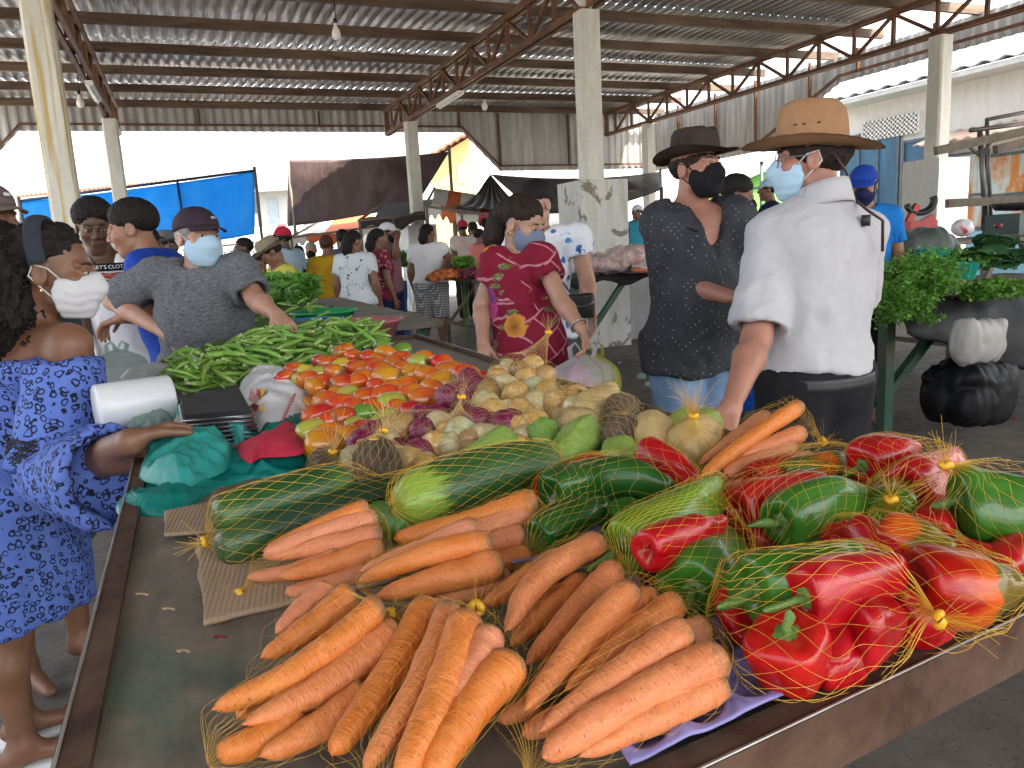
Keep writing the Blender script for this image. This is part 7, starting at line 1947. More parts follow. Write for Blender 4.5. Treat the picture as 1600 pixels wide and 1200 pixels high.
def man_white():
    d = 2.30
    P = Person('man in a white shirt and tan broad hat seen from behind', (1268, 250), d, -156, -112, skin=SK_R, girth=1.08, belly=.04, vox=.0075, hvox=.004,
               J=dict(shL=W(1206, 372, 2.26), elL=W(1182, 530, 2.16), wrL=W(1142, 636, 1.96), shR=W(1345, 364, 2.36), elR=W(1330, 480, 2.50), wrR=W(1270, 500, 2.66)))
    P.hand('L', W(1122, 690, 1.90) - W(1142, 636, 1.96), (.5, .5, -.2), [.5, .55, .6, .6], .03, 1.05); P.hand('R', (-.5, .5, 0), (0, 0, 1), .4)
    P.body().face((.02, .015, .012)).hair(H_DKB, .008, -.040, .35, top=.034)
    P.hat(TANH, BROWNL, .082, .134, .024, .0, tilt=.05, holes=True).mask(MSKL, MSKW, puff=.006)
    P.shirt(WHT, hem=.925, sleeve=.88, slr=.042, inf=.014, neck=(.066, 0), flare=.010, wr=.0075, name='shirt').trousers(BLK, 1.02, .08, inf=.012, wr=.006)
    j, f, l, u = P.J, P.F[1], P.F[0], np.array([0, 0, 1.0]); th = np.linspace(0, 2 * PI, 40)
    zc = W(1285, 281, 2.32)[2] + .028; c = j['nb'] * [1, 1, 0] + f * .008
    G = np.array([[np.array([*c[:2], 0]) + (l * math.cos(a) * (.070 + .020 * (1 - v)) + f * (math.sin(a) * (.076 + .018 * (1 - v)) - .012)) * P.k + u * (zc - .028 - .050 * (1 - v) * 1.3 - .02 * (1 + math.sin(a))) for v in np.linspace(0, 1, 5)] for a in th])
    mb = MB(); mb.slab(G, .005); mb.build('collar', WHT, P.o)
    b = j['pel'] * [1, 1, 0] + u * (.895 * P.k); G = np.array([[b + l * math.cos(a) * (.186 * P.g) + f * (math.sin(a) * .143 * P.g) + u * (.036 * (v - .5)) for v in np.linspace(0, 1, 4)] for a in th])
    mb = MB(); mb.slab(G, .010); mb.build('belt', BELT, P.o)
    p = [P.hp((.070, -.055, .02)), P.hp((.052, -.098, -.05)), P.hp((.01, -.122, -.125)), j['nb'] - f * .128 - l * .03 - u * .0, j['nb'] * .5 + j['che'] * .5 - f * .160 - l * .065 + u * .04, j['che'] - f * .156 - l * .08 + u * .03]
    mb = MB(); mb.tube(p, .0055, 7, flat=.6); k = mb.build('hat_cord', BROWNL, P.o)
    mb = MB(); mb.tube([p[3] - u * .015, p[3] - u * .045], .012, 8); mb.build('cord_toggle', BLACKRUB, k)
    mb = MB(); mb.tube([P.hp((.034 + .030 * math.cos(a), .104 - .2 * (.034 + .03 * math.cos(a)), .006 + .022 * math.sin(a))) for a in np.linspace(0, 2 * PI, 18)], .0016, 5, cap=False); mb.tube([P.hp((.066, .085, .010)), P.hp((.082, .0, .008))], .0018, 5); mb.build('eyeglasses', mat('thin_wire', (.25, .25, .25), .3, .8), P.o)
man_white()

# ------------------------------------------------------------------ people farther back
def far(label, head, d, face, skin, top, bottom, hair=H_BLK, hface=None, fem=False, shirt=None, trs=None, hat=None, mask=None, girth=1.0, long=0.0, nod=0, J=None, belly=0.0, lean=(0, 0), skirt=0.0):
    q = d / 9.0; P = Person(label, head, d, face, hface, nod=nod, skin=skin, fem=fem, girth=girth, vox=.011 + .005 * q, hvox=.007 + .003 * q, J=J, belly=belly, lean=lean)
    P.body()
    ex = None
    if long:
        a, b, c = P.hp((0, -.085, .03)), P.hp((0, -.105, -.07)), P.hp((.01, -.09, -.07 - long))
        def ex(s, Q, u): return smin(rcone(Q, a, b, .05, .055), rcone(Q, b, c, .055, .02), .02)
        ex.pts = [(-.1, -.18, -.1 - long), (.1, -.05, 0)]
    if hat is None or hat[0] == 'cap': P.hair(hair, .010, (.012 if hat is None else -.02), .5, ex, .003, 50, top=.028 if hat else None)
    if hat:
        if hat[0] == 'cap': P.cap(hat[1])
        else: P.hair(hair, .006, -.02, .4, top=.034); P.hat(hat[1], hat[2], .058, .105, .022)
    if mask: P.mask(mask, pleats=False)
    elif abs(((hface if hface is not None else face) + 180) % 360 - 180) < 100: P.face()
    P.shirt(top, **(shirt or {})); P.trousers(bottom, **dict(dict(top=.98, bottom=.10), **(trs or {})), skirt=skirt)
    return P
far('man in a black cap between the boys and the vendor', (233, 378), 6.2, 60, SK_D, BLK, BLK, hat=('cap', BLK))
far('man in a grey brimmed hat beside the vendor', (262, 384), 6.8, 70, SK_D, cloth('brown_tee', (.10, .07, .05)), BLK, hat=('hat', GREYH, BLK))
far('dark man in a black vest under the white awning', (380, 389), 8.2, -60, SK_D, BLK, BLK)
far('bending man in a yellow polo and straw hat at the greens', (424, 394), 6.4, -50, SK_B, YELP, GRYP, hat=('hat', STRAWH, BROWNL), hface=-70, nod=30, lean=(.05, .16), J=dict(elL=W(478, 470, 6.3), wrL=W(446, 492, 6.0)), girth=.95)
far('man in a red cap and pale blue shirt behind the yellow polo', (441, 372), 8.2, -120, SK_D, LBLU, BLK, hat=('cap', REDT))
far('woman in a red vest reaching to the left', (404, 412), 7.6, -40, SK_B, REDT, BLK, fem=True, shirt=dict(noslv=True), J=dict(elR=W(386, 428, 7.3), wrR=W(366, 428, 7.1)))
far('woman in a mustard T-shirt and jeans seen from behind', (511, 384), 8.4, 175, SK_B, MUST, JEAND, H_RED, fem=True, girth=1.1)
far('woman in a grey floral blouse with a ponytail and dark skirt', (554, 378), 7.9, 165, SK_B, GRYFL, NAVY, fem=True, girth=1.15, hface=130, long=.16, skirt=.03, trs=dict(bottom=.3))
far('woman in a burgundy flowered blouse and blue trousers', (592, 374), 8.4, 130, SK_B, BURFL, NAVY, fem=True, long=.14, hface=110)
far('person in a white cap raising a hand to the face', (607, 364), 9.0, 70, SK_B, cloth('dusky_tee', (.2, .1, .12)), NAVY, hat=('cap', MSKW), mask=MSKB, J=dict(elL=W(618, 400, 8.8), wrL=W(620, 376, 8.75)))
P = far('woman in a white T-shirt and checked shorts seen from behind', (669, 365), 9.6, 165, SK_B, WTEE, PLAID, fem=True, girth=1.25, long=.12, hface=140, trs=dict(bottom=.46), shirt=dict(hem=.93), J=dict(elR=W(703, 405, 9.5), wrR=W(690, 425, 9.2)))
far('grey haired man in a black mask facing the camera', (486, 392), 10.5, 5, SK_T, LBLU, BLK, H_GRY, mask=MSKB)
far('woman with long dark hair behind the masked grey haired man', (468, 396), 11.2, 150, SK_T, cloth('plum_tee', (.12, .03, .08)), BLK, fem=True, long=.2)
far('man with short hair behind the floral blouse', (536, 374), 9.4, 180, SK_D, cloth('slate_tee', (.08, .10, .14)), BLK)
far('woman with black hair and bare shoulder between the two hatted men', (1152, 306), 4.4, 70, SK_B, BLUJ, BLK, fem=True, hface=75, nod=20, mask=MSKB, shirt=dict(noslv=True, tube_top=W(1150, 352, 4.4)[2]))
far('man in a bright blue T-shirt and blue cap behind the greens', (1349, 290), 4.9, -18, SK_T, BRIB, BLK, hat=('cap', CAPBL), hface=-30, nod=16, mask=NAVY)
far('man in a turquoise T-shirt and white cap across the street', (995, 331), 14.5, -60, SK_B, TURQ, BLK, hat=('cap', MSKW))
far('woman in a black top beside the turquoise T-shirt', (975, 344), 14.8, 120, SK_B, BLK, JEAND, fem=True, long=.1)
far('bald person seen far off by the plinth', (966, 337), 16.0, -30, SK_D, cloth('cream_tee', (.55, .5, .42)), BLK)
far('man in a pale cap and navy shirt by the green house', (1199, 297), 9.5, -100, SK_B, NAVY, BLK, hat=('cap', MSKL))
far('shopper in a red cap under the striped awning', (722, 356), 13.0, -150, SK_D, cloth('check_tee', (.55, .45, .42)), BLK, hat=('cap', REDT))
far('shopper in a white top under the striped awning', (738, 358), 13.4, -140, SK_D, WTEE, JEAND, fem=True)
far('child in a coral top before the striped awning', (750, 369), 12.0, 130, SK_B, cloth('coral_tee', (.60, .18, .15)), BLK, fem=True)
far('shopper in a grey top by the awning post', (760, 352), 13.8, 170, SK_D, cloth('ash_tee', (.35, .34, .35)), JEAND)
# ------------------------------------------------------------------ greens: many small leaves spread through a heap
def leaf_mat(name, a, b, rough=.5):
    t = NT(name); v = t.tc()
    c = t.mix(t.ramp(t.noise(v, 30, 3), [(.3, 0.0), (.7, 1.0)]), a, b); c = t.mix(t.ramp(t.noise(v, 6, 3), [(.4, 0.0), (.7, .6)]), c, tuple(x * .55 for x in a))
    t.set(Base_Color=c, Roughness=rough)
    tr = t.n('ShaderNodeBsdfTranslucent'); t.l(c, tr.inputs[0]); mx = t.n('ShaderNodeMixShader'); mx.inputs[0].default_value = .3
    t.l(t.b.outputs[0], mx.inputs[1]); t.l(tr.outputs[0], mx.inputs[2]); t.l(mx.outputs[0], t.out.inputs[0]); return t.m
PARS = leaf_mat('parsley_leaf', (.11, .30, .030), (.22, .46, .070)); LETT = leaf_mat('lettuce_leaf', (.075, .24, .03), (.18, .40, .07)); KALE = leaf_mat('kale_leaf', (.045, .16, .055), (.10, .25, .095)); STEMG = mat('pale_green_stalk', (.20, .34, .08), .5, 0, .3)
def leaves(mb, C, size, g, droop=.3):
    n = len(C); d = g.normal(0, 1, (n, 3)); d[:, 2] = np.abs(d[:, 2]) * .6 - droop * .5; d /= np.linalg.norm(d, axis=1)[:, None]
    u = g.normal(0, 1, (n, 3)); u -= (u * d).sum(1)[:, None] * d; u /= np.linalg.norm(u, axis=1)[:, None]; w = np.cross(d, u)
    s = size * g.uniform(.6, 1.35, n)[:, None]
    pts = np.stack([C - d * s * .5, C + u * s * .38 + w * s * .10, C + d * s * .15 - w * s * .06, C + d * s * .62 + w * s * .05, C - u * s * .38 + w * s * .10], 1)
    i = np.arange(n)[:, None] * 5
    mb.add(pts.reshape(-1, 3), np.concatenate([i + [0, 1, 3, 2], i + [0, 2, 3, 4]]))
def bunch(name, label, c, r, n, size, m, seed, group=None, stems=24, sdir=(0, 0, -1), droop=.3, cat='herbs'):
    g = np.random.default_rng(seed); c = np.asarray(c, float); r = np.asarray(r, float)
    t = thing(name, label, cat, c, group)
    k = max(6, n // 90); cl = g.normal(0, 1, (k, 3)); cl /= np.linalg.norm(cl, axis=1)[:, None]; cl = c + cl * r * g.uniform(.45, .95, k)[:, None]
    idx = g.integers(k, size=n); P = cl[idx] + g.normal(0, 1, (n, 3)) * r * .19
    mb = MB(); leaves(mb, P, size, g, droop); mb.build('leaves', m, t, smooth=False)
    mb = MB(); b = c + np.asarray(sdir, float)
    for q in cl[:stems]:
        mb.tube([b + g.normal(0, .02, 3), (b + q) / 2 + g.normal(0, .02, 3), q], [.004, .003, .0015], 5)
    mb.build('stalks', STEMG, t); return t
def trestle(name, label, x0, x1, y0, y1, z, m_top, m_leg, cover=None, braces=True, th=.03, leg=.05):
    t = thing(name, label, 'table', ((x0 + x1) / 2, y0, 0))
    mb = MB()
    n = max(1, int((y1 - y0) / .16))
    for k in range(n):
        a, b = y0 + (y1 - y0) * k / n, y0 + (y1 - y0) * (k + 1) / n - .006
        mb.box(((x0 + x1) / 2, (a + b) / 2, z - th / 2 - .002 * (k % 2)), (x1 - x0, b - a, th))
    mb.build('tabletop', m_top, t, smooth=False)
    for x in (x0 + .08, x1 - .08):
        for y in (y0 + .08, y1 - .08):
            mb = MB(); mb.bar((x, y, 0), (x, y, z - th - .004), leg); mb.build('leg', m_leg, t, smooth=False)
    if braces:
        for y in (y0 + .08, y1 - .08):
            for xa, xb in ((x0 + .1, x0 + .1 + .5), (x1 - .1, x1 - .6)):
                mb = MB(); mb.bar((xa, y, .28), (xb, y, z - th - .01), leg * .75); mb.build('brace', m_leg, t, smooth=False)
        for x in (x0 + .08, x1 - .08):
            mb = MB(); mb.bar((x, y0 + .08, .3), (x, y1 - .08, .3), leg * .8); mb.build('stretcher', m_leg, t, smooth=False)
    return t
BLKF = plastic('black_plastic_film', (.010, .010, .011), .5, .02, 1.0, 12, .3, .16); GREYF = plastic('grey_green_film', (.16, .19, .17), .3, .25)
def drape(name, label, cat, G, m, amp, sc, seed, th=.004, group=None):
    G = np.asarray(G, float); a, b = G.shape[:2]; q = G.reshape(-1, 3)
    gu, gv = np.gradient(G, axis=0), np.gradient(G, axis=1); N = np.cross(gu, gv); N /= np.linalg.norm(N, axis=2)[..., None] + 1e-9
    G = G + (amp * (.6 * ridged(q, sc, 3, seed) + .5 * fbm(q, sc * .5, 2, seed + 3))).reshape(a, b)[..., None] * N
    mb = MB(); mb.slab(G, th); o = mb.build(name, m, None, origin=G.mean((0, 1))); return tag(o, label, cat, group)

# ---- the greens stall on the right
RZ = .78
trestle('greens_stall_table', 'green legged trestle table under the herbs on the right', 3.60, 6.6, 3.22, 4.7, RZ, WEATHERWOOD, GREENSTEEL, leg=.065)
g1 = np.random.default_rng(5)
bunch('herb_bunch', 'large feathery cilantro heap hanging over the left table edge', W(1436, 432, 4.35), (.22, .24, .13), 5200, .020, PARS, 1, 'herb bunches on the greens stall', 30, (.25, .3, -.05))
bunch('herb_bunch', 'cilantro sprigs drooping beside the green table leg', W(1402, 476, 4.2), (.12, .12, .13), 1500, .020, PARS, 2, 'herb bunches on the greens stall', 16, (.15, .2, .15))
bunch('herb_bunch', 'curly parsley in front of the kale', W(1560, 452, 4.5), (.24, .18, .06), 2600, .024, PARS, 3, 'herb bunches on the greens stall', 20, (.2, .2, -.05))
bunch('herb_bunch', 'spring greens lying behind the teal baskets', W(1490, 408, 4.75), (.20, .18, .07), 1600, .034, LETT, 4, 'herb bunches on the greens stall', 20, (.25, .1, -.05))
bunch('herb_bunch', 'drooping cilantro tips below the table edge', W(1450, 476, 4.2), (.13, .10, .10), 1100, .020, PARS, 6, 'herb bunches on the greens stall', 12, (.1, .2, .12))
def kale(label, c, n, size, seed):
    g = np.random.default_rng(seed); t = thing('kale_bunch', label, 'kale', c, 'kale bunches on the greens stall'); mb = MB(); ms = MB()
    for k in range(n):
        a = g.uniform(0, 2 * PI); el = g.uniform(.1, .9); d = np.array([math.cos(a) * math.cos(el), math.sin(a) * math.cos(el), math.sin(el)]); w = unit(np.cross(d, [0, 0, 1.0])); nn = np.cross(w, d)
        s = size * g.uniform(.7, 1.2); u = np.linspace(0, 1, 10)[:, None]; v = np.linspace(-1, 1, 9)[None, :]
        wid = s * .48 * np.sin(PI * (u * .85 + .12)) ** .7
        G = c + (u * s)[..., None] * d + (v * wid)[..., None] * w + (s * (-.25 * u ** 2 + .10 * np.abs(v) * (1 - u) + .05 * np.sin(u * 14 + 3 * v + k) * np.abs(v)))[..., None] * nn
        mb.slab(G, .0015); ms.tube([c - d * .05, c + d * s * .5 + nn * .004 - nn * s * .05], [.006, .003], 5)
    mb.build('leaves', KALE, t); ms.build('stalks', STEMG, t)
kale('dark green kale leaves at the right picture edge', W(1578, 412, 4.65), 16, .22, 3)
kale('kale leaves tilted behind the parsley', W(1552, 398, 4.95), 10, .20, 7)
BASK = mat('turquoise_plastic', (.03, .42, .32), .35, 0, .1)
def basket(label, p, r=.10, h=.09):
    t = thing('basket', label, 'basket', p, 'turquoise baskets among the greens'); mb = MB(); prof = [(.0, 0), (r * .78, 0), (r, h), (r * 1.06, h), (r * 1.06, h - .012), (r * 1.0, h - .012), (r * .74, .006), (0, .008)]; mb.lathe(prof[:4] + [(r * .96, h - .002), (r * .74, .006), (0, .006)], 28, p); mb.build('bowl', BASK, t)
    for k in range(20):
        a = 2 * PI * k / 20; c = np.array([math.cos(a), math.sin(a), 0]); m2 = MB(); m2.bar(np.array(p) + c * r * .79 + [0, 0, .004], np.array(p) + c * r * 1.005 + [0, 0, h - .01], .006, .005)
        if k % 2 == 0: m2.build('rib', BASK, t, smooth=False)
basket('turquoise basket between cilantro and parsley', W(1498, 436, 4.42)); basket('turquoise basket half buried behind the cilantro', W(1456, 412, 4.75))
# black plastic over the table, hanging at the front
u = np.linspace(0, 1, 60)[:, None]; v = np.linspace(0, 1, 34)[None]
x = 3.62 + 2.7 * u + 0 * v; zz = np.where(v < .35, RZ + .035, RZ + .03 - (v - .35) / .65 * (np.clip(.13 + 1.25 * u, 0, .48) + .03 * np.sin(u * 31 + 1))); yy = np.where(v < .35, 3.75 - v / .35 * .54, 3.205 - .10 * np.sin((v - .35) / .65 * 1.6))
drape('black_plastic_cover', 'black plastic sheet hanging from the front of the greens stall', 'plastic sheet', np.stack([x, yy + 0 * x, zz + 0 * x], -1), BLKF, .013, 6, 3, .004)
def blob_bag(name, label, cat, c, r, m, seed, amp=.16, sc=6, vox=.016, lump=False, cushion=False):
    c = np.asarray(c, float); r = np.asarray(r, float)
    lumps = [(c + r * g_ * .55, r * q_) for g_, q_ in zip(np.random.default_rng(seed).normal(0, .75, (5, 3)), (.75, .7, .6, .55, .6))] if lump else []
    def base(P):
        d = ell(P, c, r * (.8 if lump else 1))
        for a_, b_ in lumps: d = smin(d, ell(P, a_, b_), .04)
        return d
    def cush(P):
        q = np.abs((P - c) / r); return ((q ** 2.8).sum(1) ** (1 / 2.8) - 1) * r.min()
    def f(P): return smax((cush(P) if cushion else base(P)) + amp * r.min() * (.6 * ridged(P * [1, 1, .35] + .04 * vnoise(P, 5, seed)[:, None], sc, 3, seed) + .7 * fbm(P, sc * .45, 2, seed)), .004 - P[:, 2], .01)
    v, F = surfnet(f, c - r * 1.7, c + r * 1.7, vox); v = relax(v, F, 1, .3); mb = MB(); mb.add(v, F)
    return tag(mb.build(name, m, None, origin=c * [1, 1, 0] + [0, 0, v[:, 2].min()]), label, cat)
blob_bag('white_sack', 'bulging white plastic sack hung below the greens stall', 'sack', W(1530, 528, 4.10), (.185, .085, .145), plastic('white_sack_film', (.46, .45, .42), .4, .12, 1.0, 10, .5, .3), 3, .24, 8, .010, cushion=True)
blob_bag('rubbish_bag', 'black plastic rubbish bag slumped on the ground under the greens stall', 'rubbish bag', W(1514, 606, 4.5), (.27, .20, .21), BLKF, 6, .12, 7, .011, cushion=True)
blob_bag('pink_parcel', 'pink and pale blue parcel inside the see-through shopping bag', 'parcel', W(906, 600, 2.83), (.055, .05, .085), mat('pink_parcel_film', (.62, .22, .30), .4, 0, .2, 9, .2, 30, col2=(.40, .48, .66), th=(.5, .56)), 2, .2, 9, .010)
o = blob_bag('plastic_cover', 'crumpled grey plastic sheet over crates behind the cilantro', 'plastic sheet', W(1438, 400, 5.05), (.30, .22, .19), GREYF, 9, .14, 8, .012)
# ---- tall plank bench, steel frame and scale behind it
bz = 1.10
pa, pb = W(1478, 384, 6.0), W(1690, 352, 6.4)
trestle('plank_bench', 'weathered plank bench behind the kale', float(pa[0]), float(pa[0]) + 2.6, float(pa[1]) - .1, float(pa[1]) + .9, bz, WEATHERWOOD, WEATHERWOOD)
def red_scale():
    c = W(1436, 362, 5.9); t = thing('red_scale', 'red and black hanging dial scale resting by the white plinth', 'scale', c)
    RDP = mat('red_enamel', (.45, .02, .015), .3, 0, .15)
    mb = MB(); mb.box(c + R0 * .0 + [0, 0, .04], (.20, .14, .08), rz=-YAW); mb.build('base', RDP, t, smooth=False)
    mb = MB(); a = np.linspace(-.4, PI - .2, 14); mb.tube([c + R0 * (.09 * math.cos(q)) * 1.15 + [0, 0, .19 - .0 + .09 * -math.sin(q) * .9 + .03] for q in a], .022, 8, flat=1.4); mb.build('cradle', BLACKRUB, t)
    mb = MB(); mb.bar(c + R0 * -.09 + [0, 0, .07], c + R0 * -.02 + [0, 0, .20], .05, .04); mb.bar(c + R0 * .02 + [0, 0, .06], c + R0 * .10 + [0, 0, .10], .06, .05); mb.build('arm', RDP, t, smooth=False)
red_scale()
lay_c = W(1505, 356, 6.2); blob_bag('red_white_bag', 'small white bag with red print on the plank bench', 'plastic bag', lay_c, (.11, .08, .075), mat('red_white_print', (.75, .72, .72), .35, 0, .1, 9, .2, 30, col2=(.55, .03, .08), th=(.50, .56)), 4, .2, 9)
tag(MB().lathe([(0, -.02), (.022, -.016), (.03, 0), (.024, .018), (.006, .022), (0, .02)], 14, W(1560, 353, 6.2)).build('onion', ONI_M, None, origin=W(1560, 353, 6.2), col=(.22, .015, .05)), 'single purple onion left on the plank bench', 'onion')
def frame_stand():
    FS = mat('dull_steel_tube', (.20, .19, .18), .45, .6, .4); p = W(1540, 330, 6.8); t = thing('folding_stall_frame', 'bare folding stall frame of steel tubes and planks at the right edge', 'stall frame', p * [1, 1, 0])
    for a, b, r, nm, m in [((1531, 205, 6.8), (1540, 345, 6.8), .022, 'post', FS), ((1542, 186, 7.0), (1548, 340, 7.0), .016, 'post', FS), ((1541, 187, 7.0), (1640, 168, 7.2), .016, 'top_rail', FS), ((1516, 204, 6.9), (1640, 188, 7.3), .018, 'rail', FS), ((1510, 226, 6.8), (1532, 244, 6.8), .014, 'strut', FS), ((1532, 244, 6.8), (1552, 218, 6.8), .014, 'strut', FS)]:
        mb = MB(); mb.tube([W(*a), W(*b)], r, 8); mb.build(nm, m, t)
    for a, b in [((1462, 236, 6.7), (1660, 192, 6.9)), ((1555, 234, 6.7), (1680, 203, 6.9)), ((1480, 318, 6.6), (1660, 308, 6.8))]:
        mb = MB(); mb.bar(W(*a), W(*b), .05, .07); mb.build('plank', WEATHERWOOD, t, smooth=False)
    for px in (1540, 1645):
        q = W(px, 345, 6.8); mb = MB(); mb.tube([q * [1, 1, 0], q], .022, 8); mb.build('leg', FS, t)
frame_stand()
q = W(1590, 322, 6.6); t = thing('table_scale', 'dark green scale with a black pan at the right edge', 'scale', q * [1, 1, 0] + [0, 0, bz])
mb = MB(); mb.box(q * [1, 1, 0] + [0, 0, bz + .10], (.36, .30, .17)); mb.build('housing', mat('dark_green_enamel', (.03, .06, .055), .4, .1, .3), t, smooth=False)
mb = MB(); mb.lathe([(0, bz + .22), (.16, bz + .23), (.20, bz + .27), (.205, bz + .265), (.16, bz + .215), (0, bz + .205)], 24, q * [1, 1, 0]); mb.build('pan', BLACKRUB, t)

# ---- the stall of bagged garlic beside the peeling plinth
GZ = .92
trestle('garlic_stall_table', 'dark green legged table by the peeling plinth, covered in black plastic', 3.15, 5.3, 6.25, 7.35, GZ, mat('dark_board', (.03, .028, .026), .7), GREENSTEEL, leg=.06)
u = np.linspace(0, 1, 60)[:, None]; v = np.linspace(0, 1, 22)[None]; x = 3.1 + 2.25 * u + 0 * v
yy = np.where(v < .7, 7.35 - v / .7 * 1.14, 6.195); zz = np.where(v < .7, GZ + .016, GZ + .012 - (v - .7) / .3 * (.07 + .03 * np.sin(u * 30)))
drape('black_plastic_cover', 'glossy black plastic laid on the garlic stall', 'plastic sheet', np.stack([x, yy + 0 * x, zz + 0 * x], -1), BLKF, .012, 14, 8, .003)
GARL = mat('pink_garlic', (.46, .27, .25), .5, 0, .5, 34, .8, 60, col2=(.60, .50, .46))
for k, (px, py, r, l) in enumerate([(950, 412, (.26, .20, .10), 'left bag of pinkish garlic on the black plastic'), (985, 402, (.24, .2, .13), 'middle bag of pinkish garlic on the black plastic'), (1012, 414, (.22, .2, .11), 'bag of pinkish garlic next to the man in charcoal')]):
    c = W(px, py, 7.3); blob_bag('garlic_bag', l, 'bag of garlic', c, r, GARL, 20 + k, .34, 15, .018)['group'] = 'bags of garlic'
tray = W(1024, 424, 7.0); tag(MB().lathe([(0, 0), (.20, 0), (.22, .03), (.2, .028), (0, .006)], 24, tray).build('tray', mat('orange_plastic', (.55, .12, .02), .4), None, origin=tray), 'shallow orange tray beside the garlic bags', 'tray')
# low grey wall behind it
a, b = W(900, 470, 9.4), W(1036, 452, 9.9); t = thing('low_grey_wall', 'low grey concrete wall behind the garlic stall', 'wall', (a[0], a[1], 0)); mb = MB(); wall_between(mb, a, b, 0, .95, .25); mb.build('wall', m_concrete('low_grey_wall', (.36, .37, .36), (.22, .22, .21), .5), t, smooth=False)
mb = MB(); wall_between(mb, a - HD * .03, b - HD * .03, .953, 1.0, .31); mb.build('coping', WHITEWALL, t, smooth=False)

# ---- stalls at the back, before the crowd
trestle('back_stall_table', 'weathered trestle stall piled with vegetables behind the woman in maroon', 3.02, 5.6, 8.55, 9.9, .88, WEATHERWOOD, WEATHERWOOD)
trestle('side_stall_table', 'stall table with a blue plastic skirt beside the shopper in white', 1.75, 2.5, 9.6, 11.2, .88, WEATHERWOOD, WEATHERWOOD)
u = np.linspace(0, 1, 40)[:, None]; v = np.linspace(0, 1, 20)[None]
drape('blue_plastic_skirt', 'blue plastic sheet hanging from the side stall', 'plastic sheet', np.stack([1.74 + .78 * u + 0 * v, 9.55 + .04 * np.sin(u * 20) + 0 * v, .88 - .72 * v + 0 * u], -1), plastic('deep_blue_film', (.015, .13, .42), .3, .2), .03, 8, 4)
def produce(label, c, r, n, rad, col, seed, cat, name, oblong=1.0):
    g = np.random.default_rng(seed); mb = MB(); th, ph = np.meshgrid(np.linspace(0, PI, 7), np.linspace(0, 2 * PI, 9, endpoint=False), indexing='ij'); sp = np.stack([np.sin(th) * np.cos(ph), np.sin(th) * np.sin(ph), np.cos(th)], -1).reshape(-1, 3); f = grid_faces(7, 9)
    for k in range(n):
        a, q = g.uniform(0, 2 * PI), math.sqrt(g.random()); p = np.asarray(c) + [q * r[0] * math.cos(a), q * r[1] * math.sin(a), rad + r[2] * (1 - q * q) * g.uniform(.6, 1)]
        s = sp.copy(); s[:, 0] *= oblong; b = g.uniform(0, PI); s = s @ np.array([[math.cos(b), math.sin(b), 0], [-math.sin(b), math.cos(b), 0], [0, 0, 1]])
        mb.add(p + s * rad * g.uniform(.8, 1.15), f)
    o = mb.build(name, mat('produce_' + name, col, .4, 0, .45, 12, 0, 40), None, origin=c); tag(o, label, cat, kind='stuff')
for k, (px, py, d, r, n, rad, col, l, cat, nm, ob) in enumerate([
    (696, 428, 9.0, (.22, .2, .10), 60, .028, (.60, .16, .03), 'far heap of carrots on the back stall', 'carrots', 'carrot_heap', 2.4), (716, 426, 9.1, (.20, .2, .09), 60, .028, (.45, .05, .02), 'far heap of tomatoes on the back stall', 'tomatoes', 'tomato_heap', 1.2),
    (736, 424, 9.0, (.24, .2, .10), 70, .030, (.16, .012, .045), 'far heap of purple onions on the back stall', 'onions', 'purple_onion_heap', 1.0), (748, 406, 9.6, (.22, .2, .10), 60, .035, (.55, .40, .05), 'far heap of yellow fruit on the back stall', 'fruit', 'yellow_fruit_heap', 1.2),
    (706, 408, 9.6, (.2, .2, .10), 60, .035, (.58, .20, .04), 'far heap of oranges on the back stall', 'oranges', 'orange_heap', 1.0), (726, 396, 9.8, (.25, .1, .12), 60, .04, (.40, .32, .12), 'far heap of pale melons on the back stall', 'melons', 'melon_heap', 1.3)]):
    c = W(px, py, d); c[2] = .884; produce(l, c, r, n, rad, col, 40 + k, cat, nm, ob)
bunch('herb_bunch', 'green herbs among the far vegetable heaps', W(722, 410, 9.3), (.16, .12, .08), 600, .05, PARS, 21, 'herbs on the back stalls', 8)
bunch('herb_bunch', 'green herbs on the side stall with the blue skirt', W(632, 404, 10.0), (.28, .22, .10), 900, .05, PARS, 22, 'herbs on the back stalls', 8)
bunch('herb_bunch', 'dark greens behind the shopper in white', W(644, 395, 10.8), (.3, .2, .12), 700, .06, LETT, 23, 'herbs on the back stalls', 8)

# ---- the vendor's second table with more okra and lettuce
trestle('second_stall_table', 'second stall table behind the vendor with okra and lettuce', .42, 1.08, 3.5, 6.2, TZ, m_board(), GREENSTEEL)
okra_heap([(374, 522), (420, 520), (470, 510), (522, 505)], [(374, 478), (430, 462), (480, 468), (518, 482)], 32, .10, 'green okra pod in the rear heap beside the vendor', 'okra pods of the rear heap', 'rear okra heap', 9)
bunch('lettuce_heap', 'leafy lettuce heap behind the rear okra', W(425, 470, 4.7), (.24, .30, .08), 2600, .06, LETT, 31, 'lettuce behind the vendor', 12, (.1, .1, -.06), cat='lettuce')
bunch('lettuce_heap', 'dark curly lettuce in front of the yellow polo', W(430, 452, 5.3), (.24, .30, .09), 2400, .07, PARS, 32, 'lettuce behind the vendor', 12, (.1, .1, -.06), cat='lettuce')
bunch('lettuce_heap', 'dark greens beside the sleeve of the vendor', W(388, 474, 4.3), (.12, .18, .09), 1300, .045, PARS, 33, 'lettuce behind the vendor', 12, (.1, .1, -.06), cat='lettuce')
def basin(label, c, rx, h, col, name):
    m = mat('plastic_' + name, col, .35, 0, .1); tag(MB().lathe([(0, 0), (rx * .8, 0), (rx, h), (rx * 1.07, h), (rx * 1.07, h - .008), (rx * .99, h - .01), (rx * .78, .006), (0, .006)], 30, c).build('basin', m, None, origin=c), label, 'basin', 'plastic basins of okra')
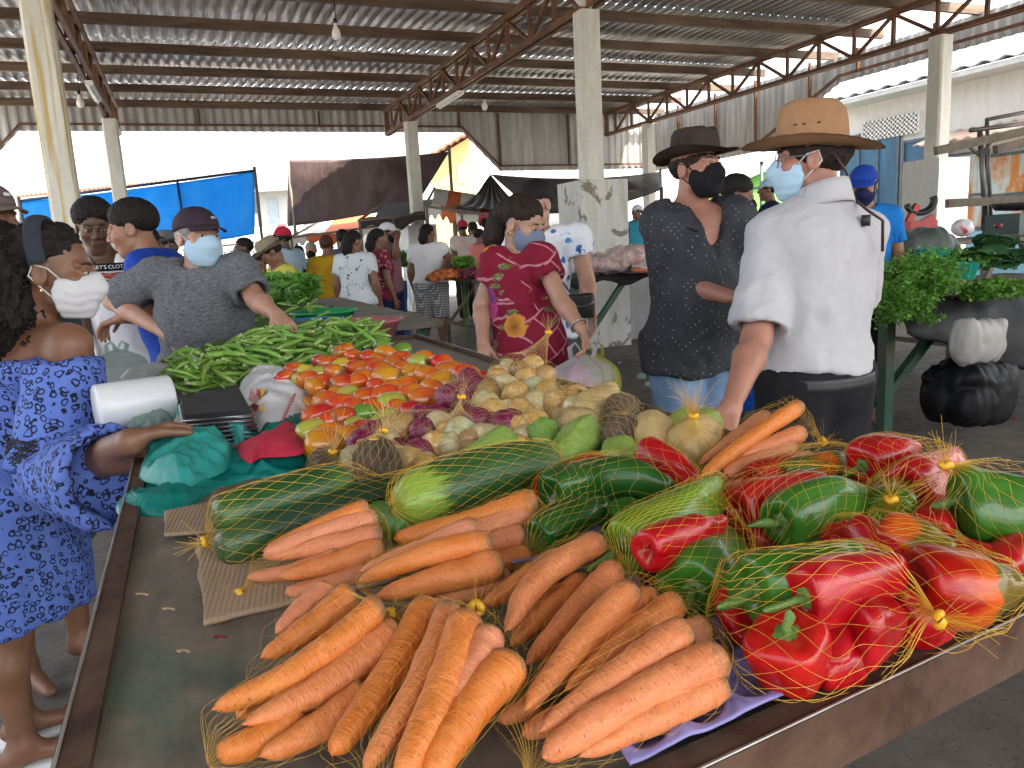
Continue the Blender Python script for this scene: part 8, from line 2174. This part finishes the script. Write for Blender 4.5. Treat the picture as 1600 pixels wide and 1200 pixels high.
basin('sky blue basin behind the front okra heap', onz(486, 522, TZ + .001), .14, .06, (.02, .20, .50), 'blue'); basin('green basin on the second stall', onz(508, 508, TZ + .001), .15, .07, (.02, .30, .10), 'green'); basin('dusty pink basin at the right end of the okra', onz(568, 530, TZ + .001) + [0, 0, 0], .15, .075, (.40, .14, .15), 'pink')
okra_heap([(530, 514), (560, 516), (592, 512)], [(528, 503), (560, 500), (594, 501)], 14, .10, 'green okra pod piled in the pink basin', 'okra pods in the pink basin', 'pink basin', 12, mound=False, hmin=.07)

# ---- bits on the ground
for k, (px, py, r, m, l) in enumerate([(1002, 588, .045, CLEARBAG, 'clear plastic cup lying beside the green table leg'), (1014, 600, .04, CLEARBAG, 'second clear cup lying near the first'), (1586, 656, .02, mat('red_scrap', (.4, .03, .04), .5), 'red onion scrap on the floor at right'), (968, 568, .02, WTEE, 'white paper scrap on the floor'), (1550, 655, .03, STEMG, 'green leaf scrap on the floor'), (1418, 585, .03, STEMG, 'pale stalk on the floor behind the white shirt')]):
    p = onz(px, py, r * .5 if 'cup' in l else .004)
    mb = MB()
    if 'cup' in l: mb.tube([p - R0 * r * .8, p + R0 * r * .8], [r * .5, r * .72], 14)
    else:
        a = np.linspace(0, 2 * PI, 9); G = np.array([[p + np.array([r * q * math.cos(t) * (1 + .3 * math.sin(3 * t + k)), r * q * math.sin(t), .004 + .01 * q * abs(math.sin(2 * t + k))]) for t in a] for q in (.05, .5, 1)]); mb.slab(G, .002)
    tag(mb.build('plastic_cup' if 'cup' in l else 'scrap', m, None, origin=p), l, 'cup' if 'cup' in l else 'litter')

g9 = np.random.default_rng(77)
for k in range(26):
    x, y = g9.uniform(1.6, 6.5), g9.uniform(2.4, 7.5); r = g9.uniform(.012, .03); m = [STEMG, mat('dry_husk', (.36, .27, .16), .8), WTEE, PEEL][k % 4]; w = ['green leaf scrap', 'dry onion husk', 'white paper scrap', 'dark red peel'][k % 4]
    a = np.linspace(0, 2 * PI, 8); p = np.array([x, y, .004]); G = np.array([[p + np.array([r * q * math.cos(t) * (1 + .4 * math.sin(2 * t + k)), r * q * math.sin(t) * .7, .003 + .4 * r * q * abs(math.sin(2 * t + k))]) for t in a] for q in (.05, .5, 1)])
    mb = MB(); mb.slab(G, .0015); tag(mb.build('scrap', m, None, origin=p), w + ' lying on the market floor', 'litter', 'scraps of ' + w + ' on the floor')
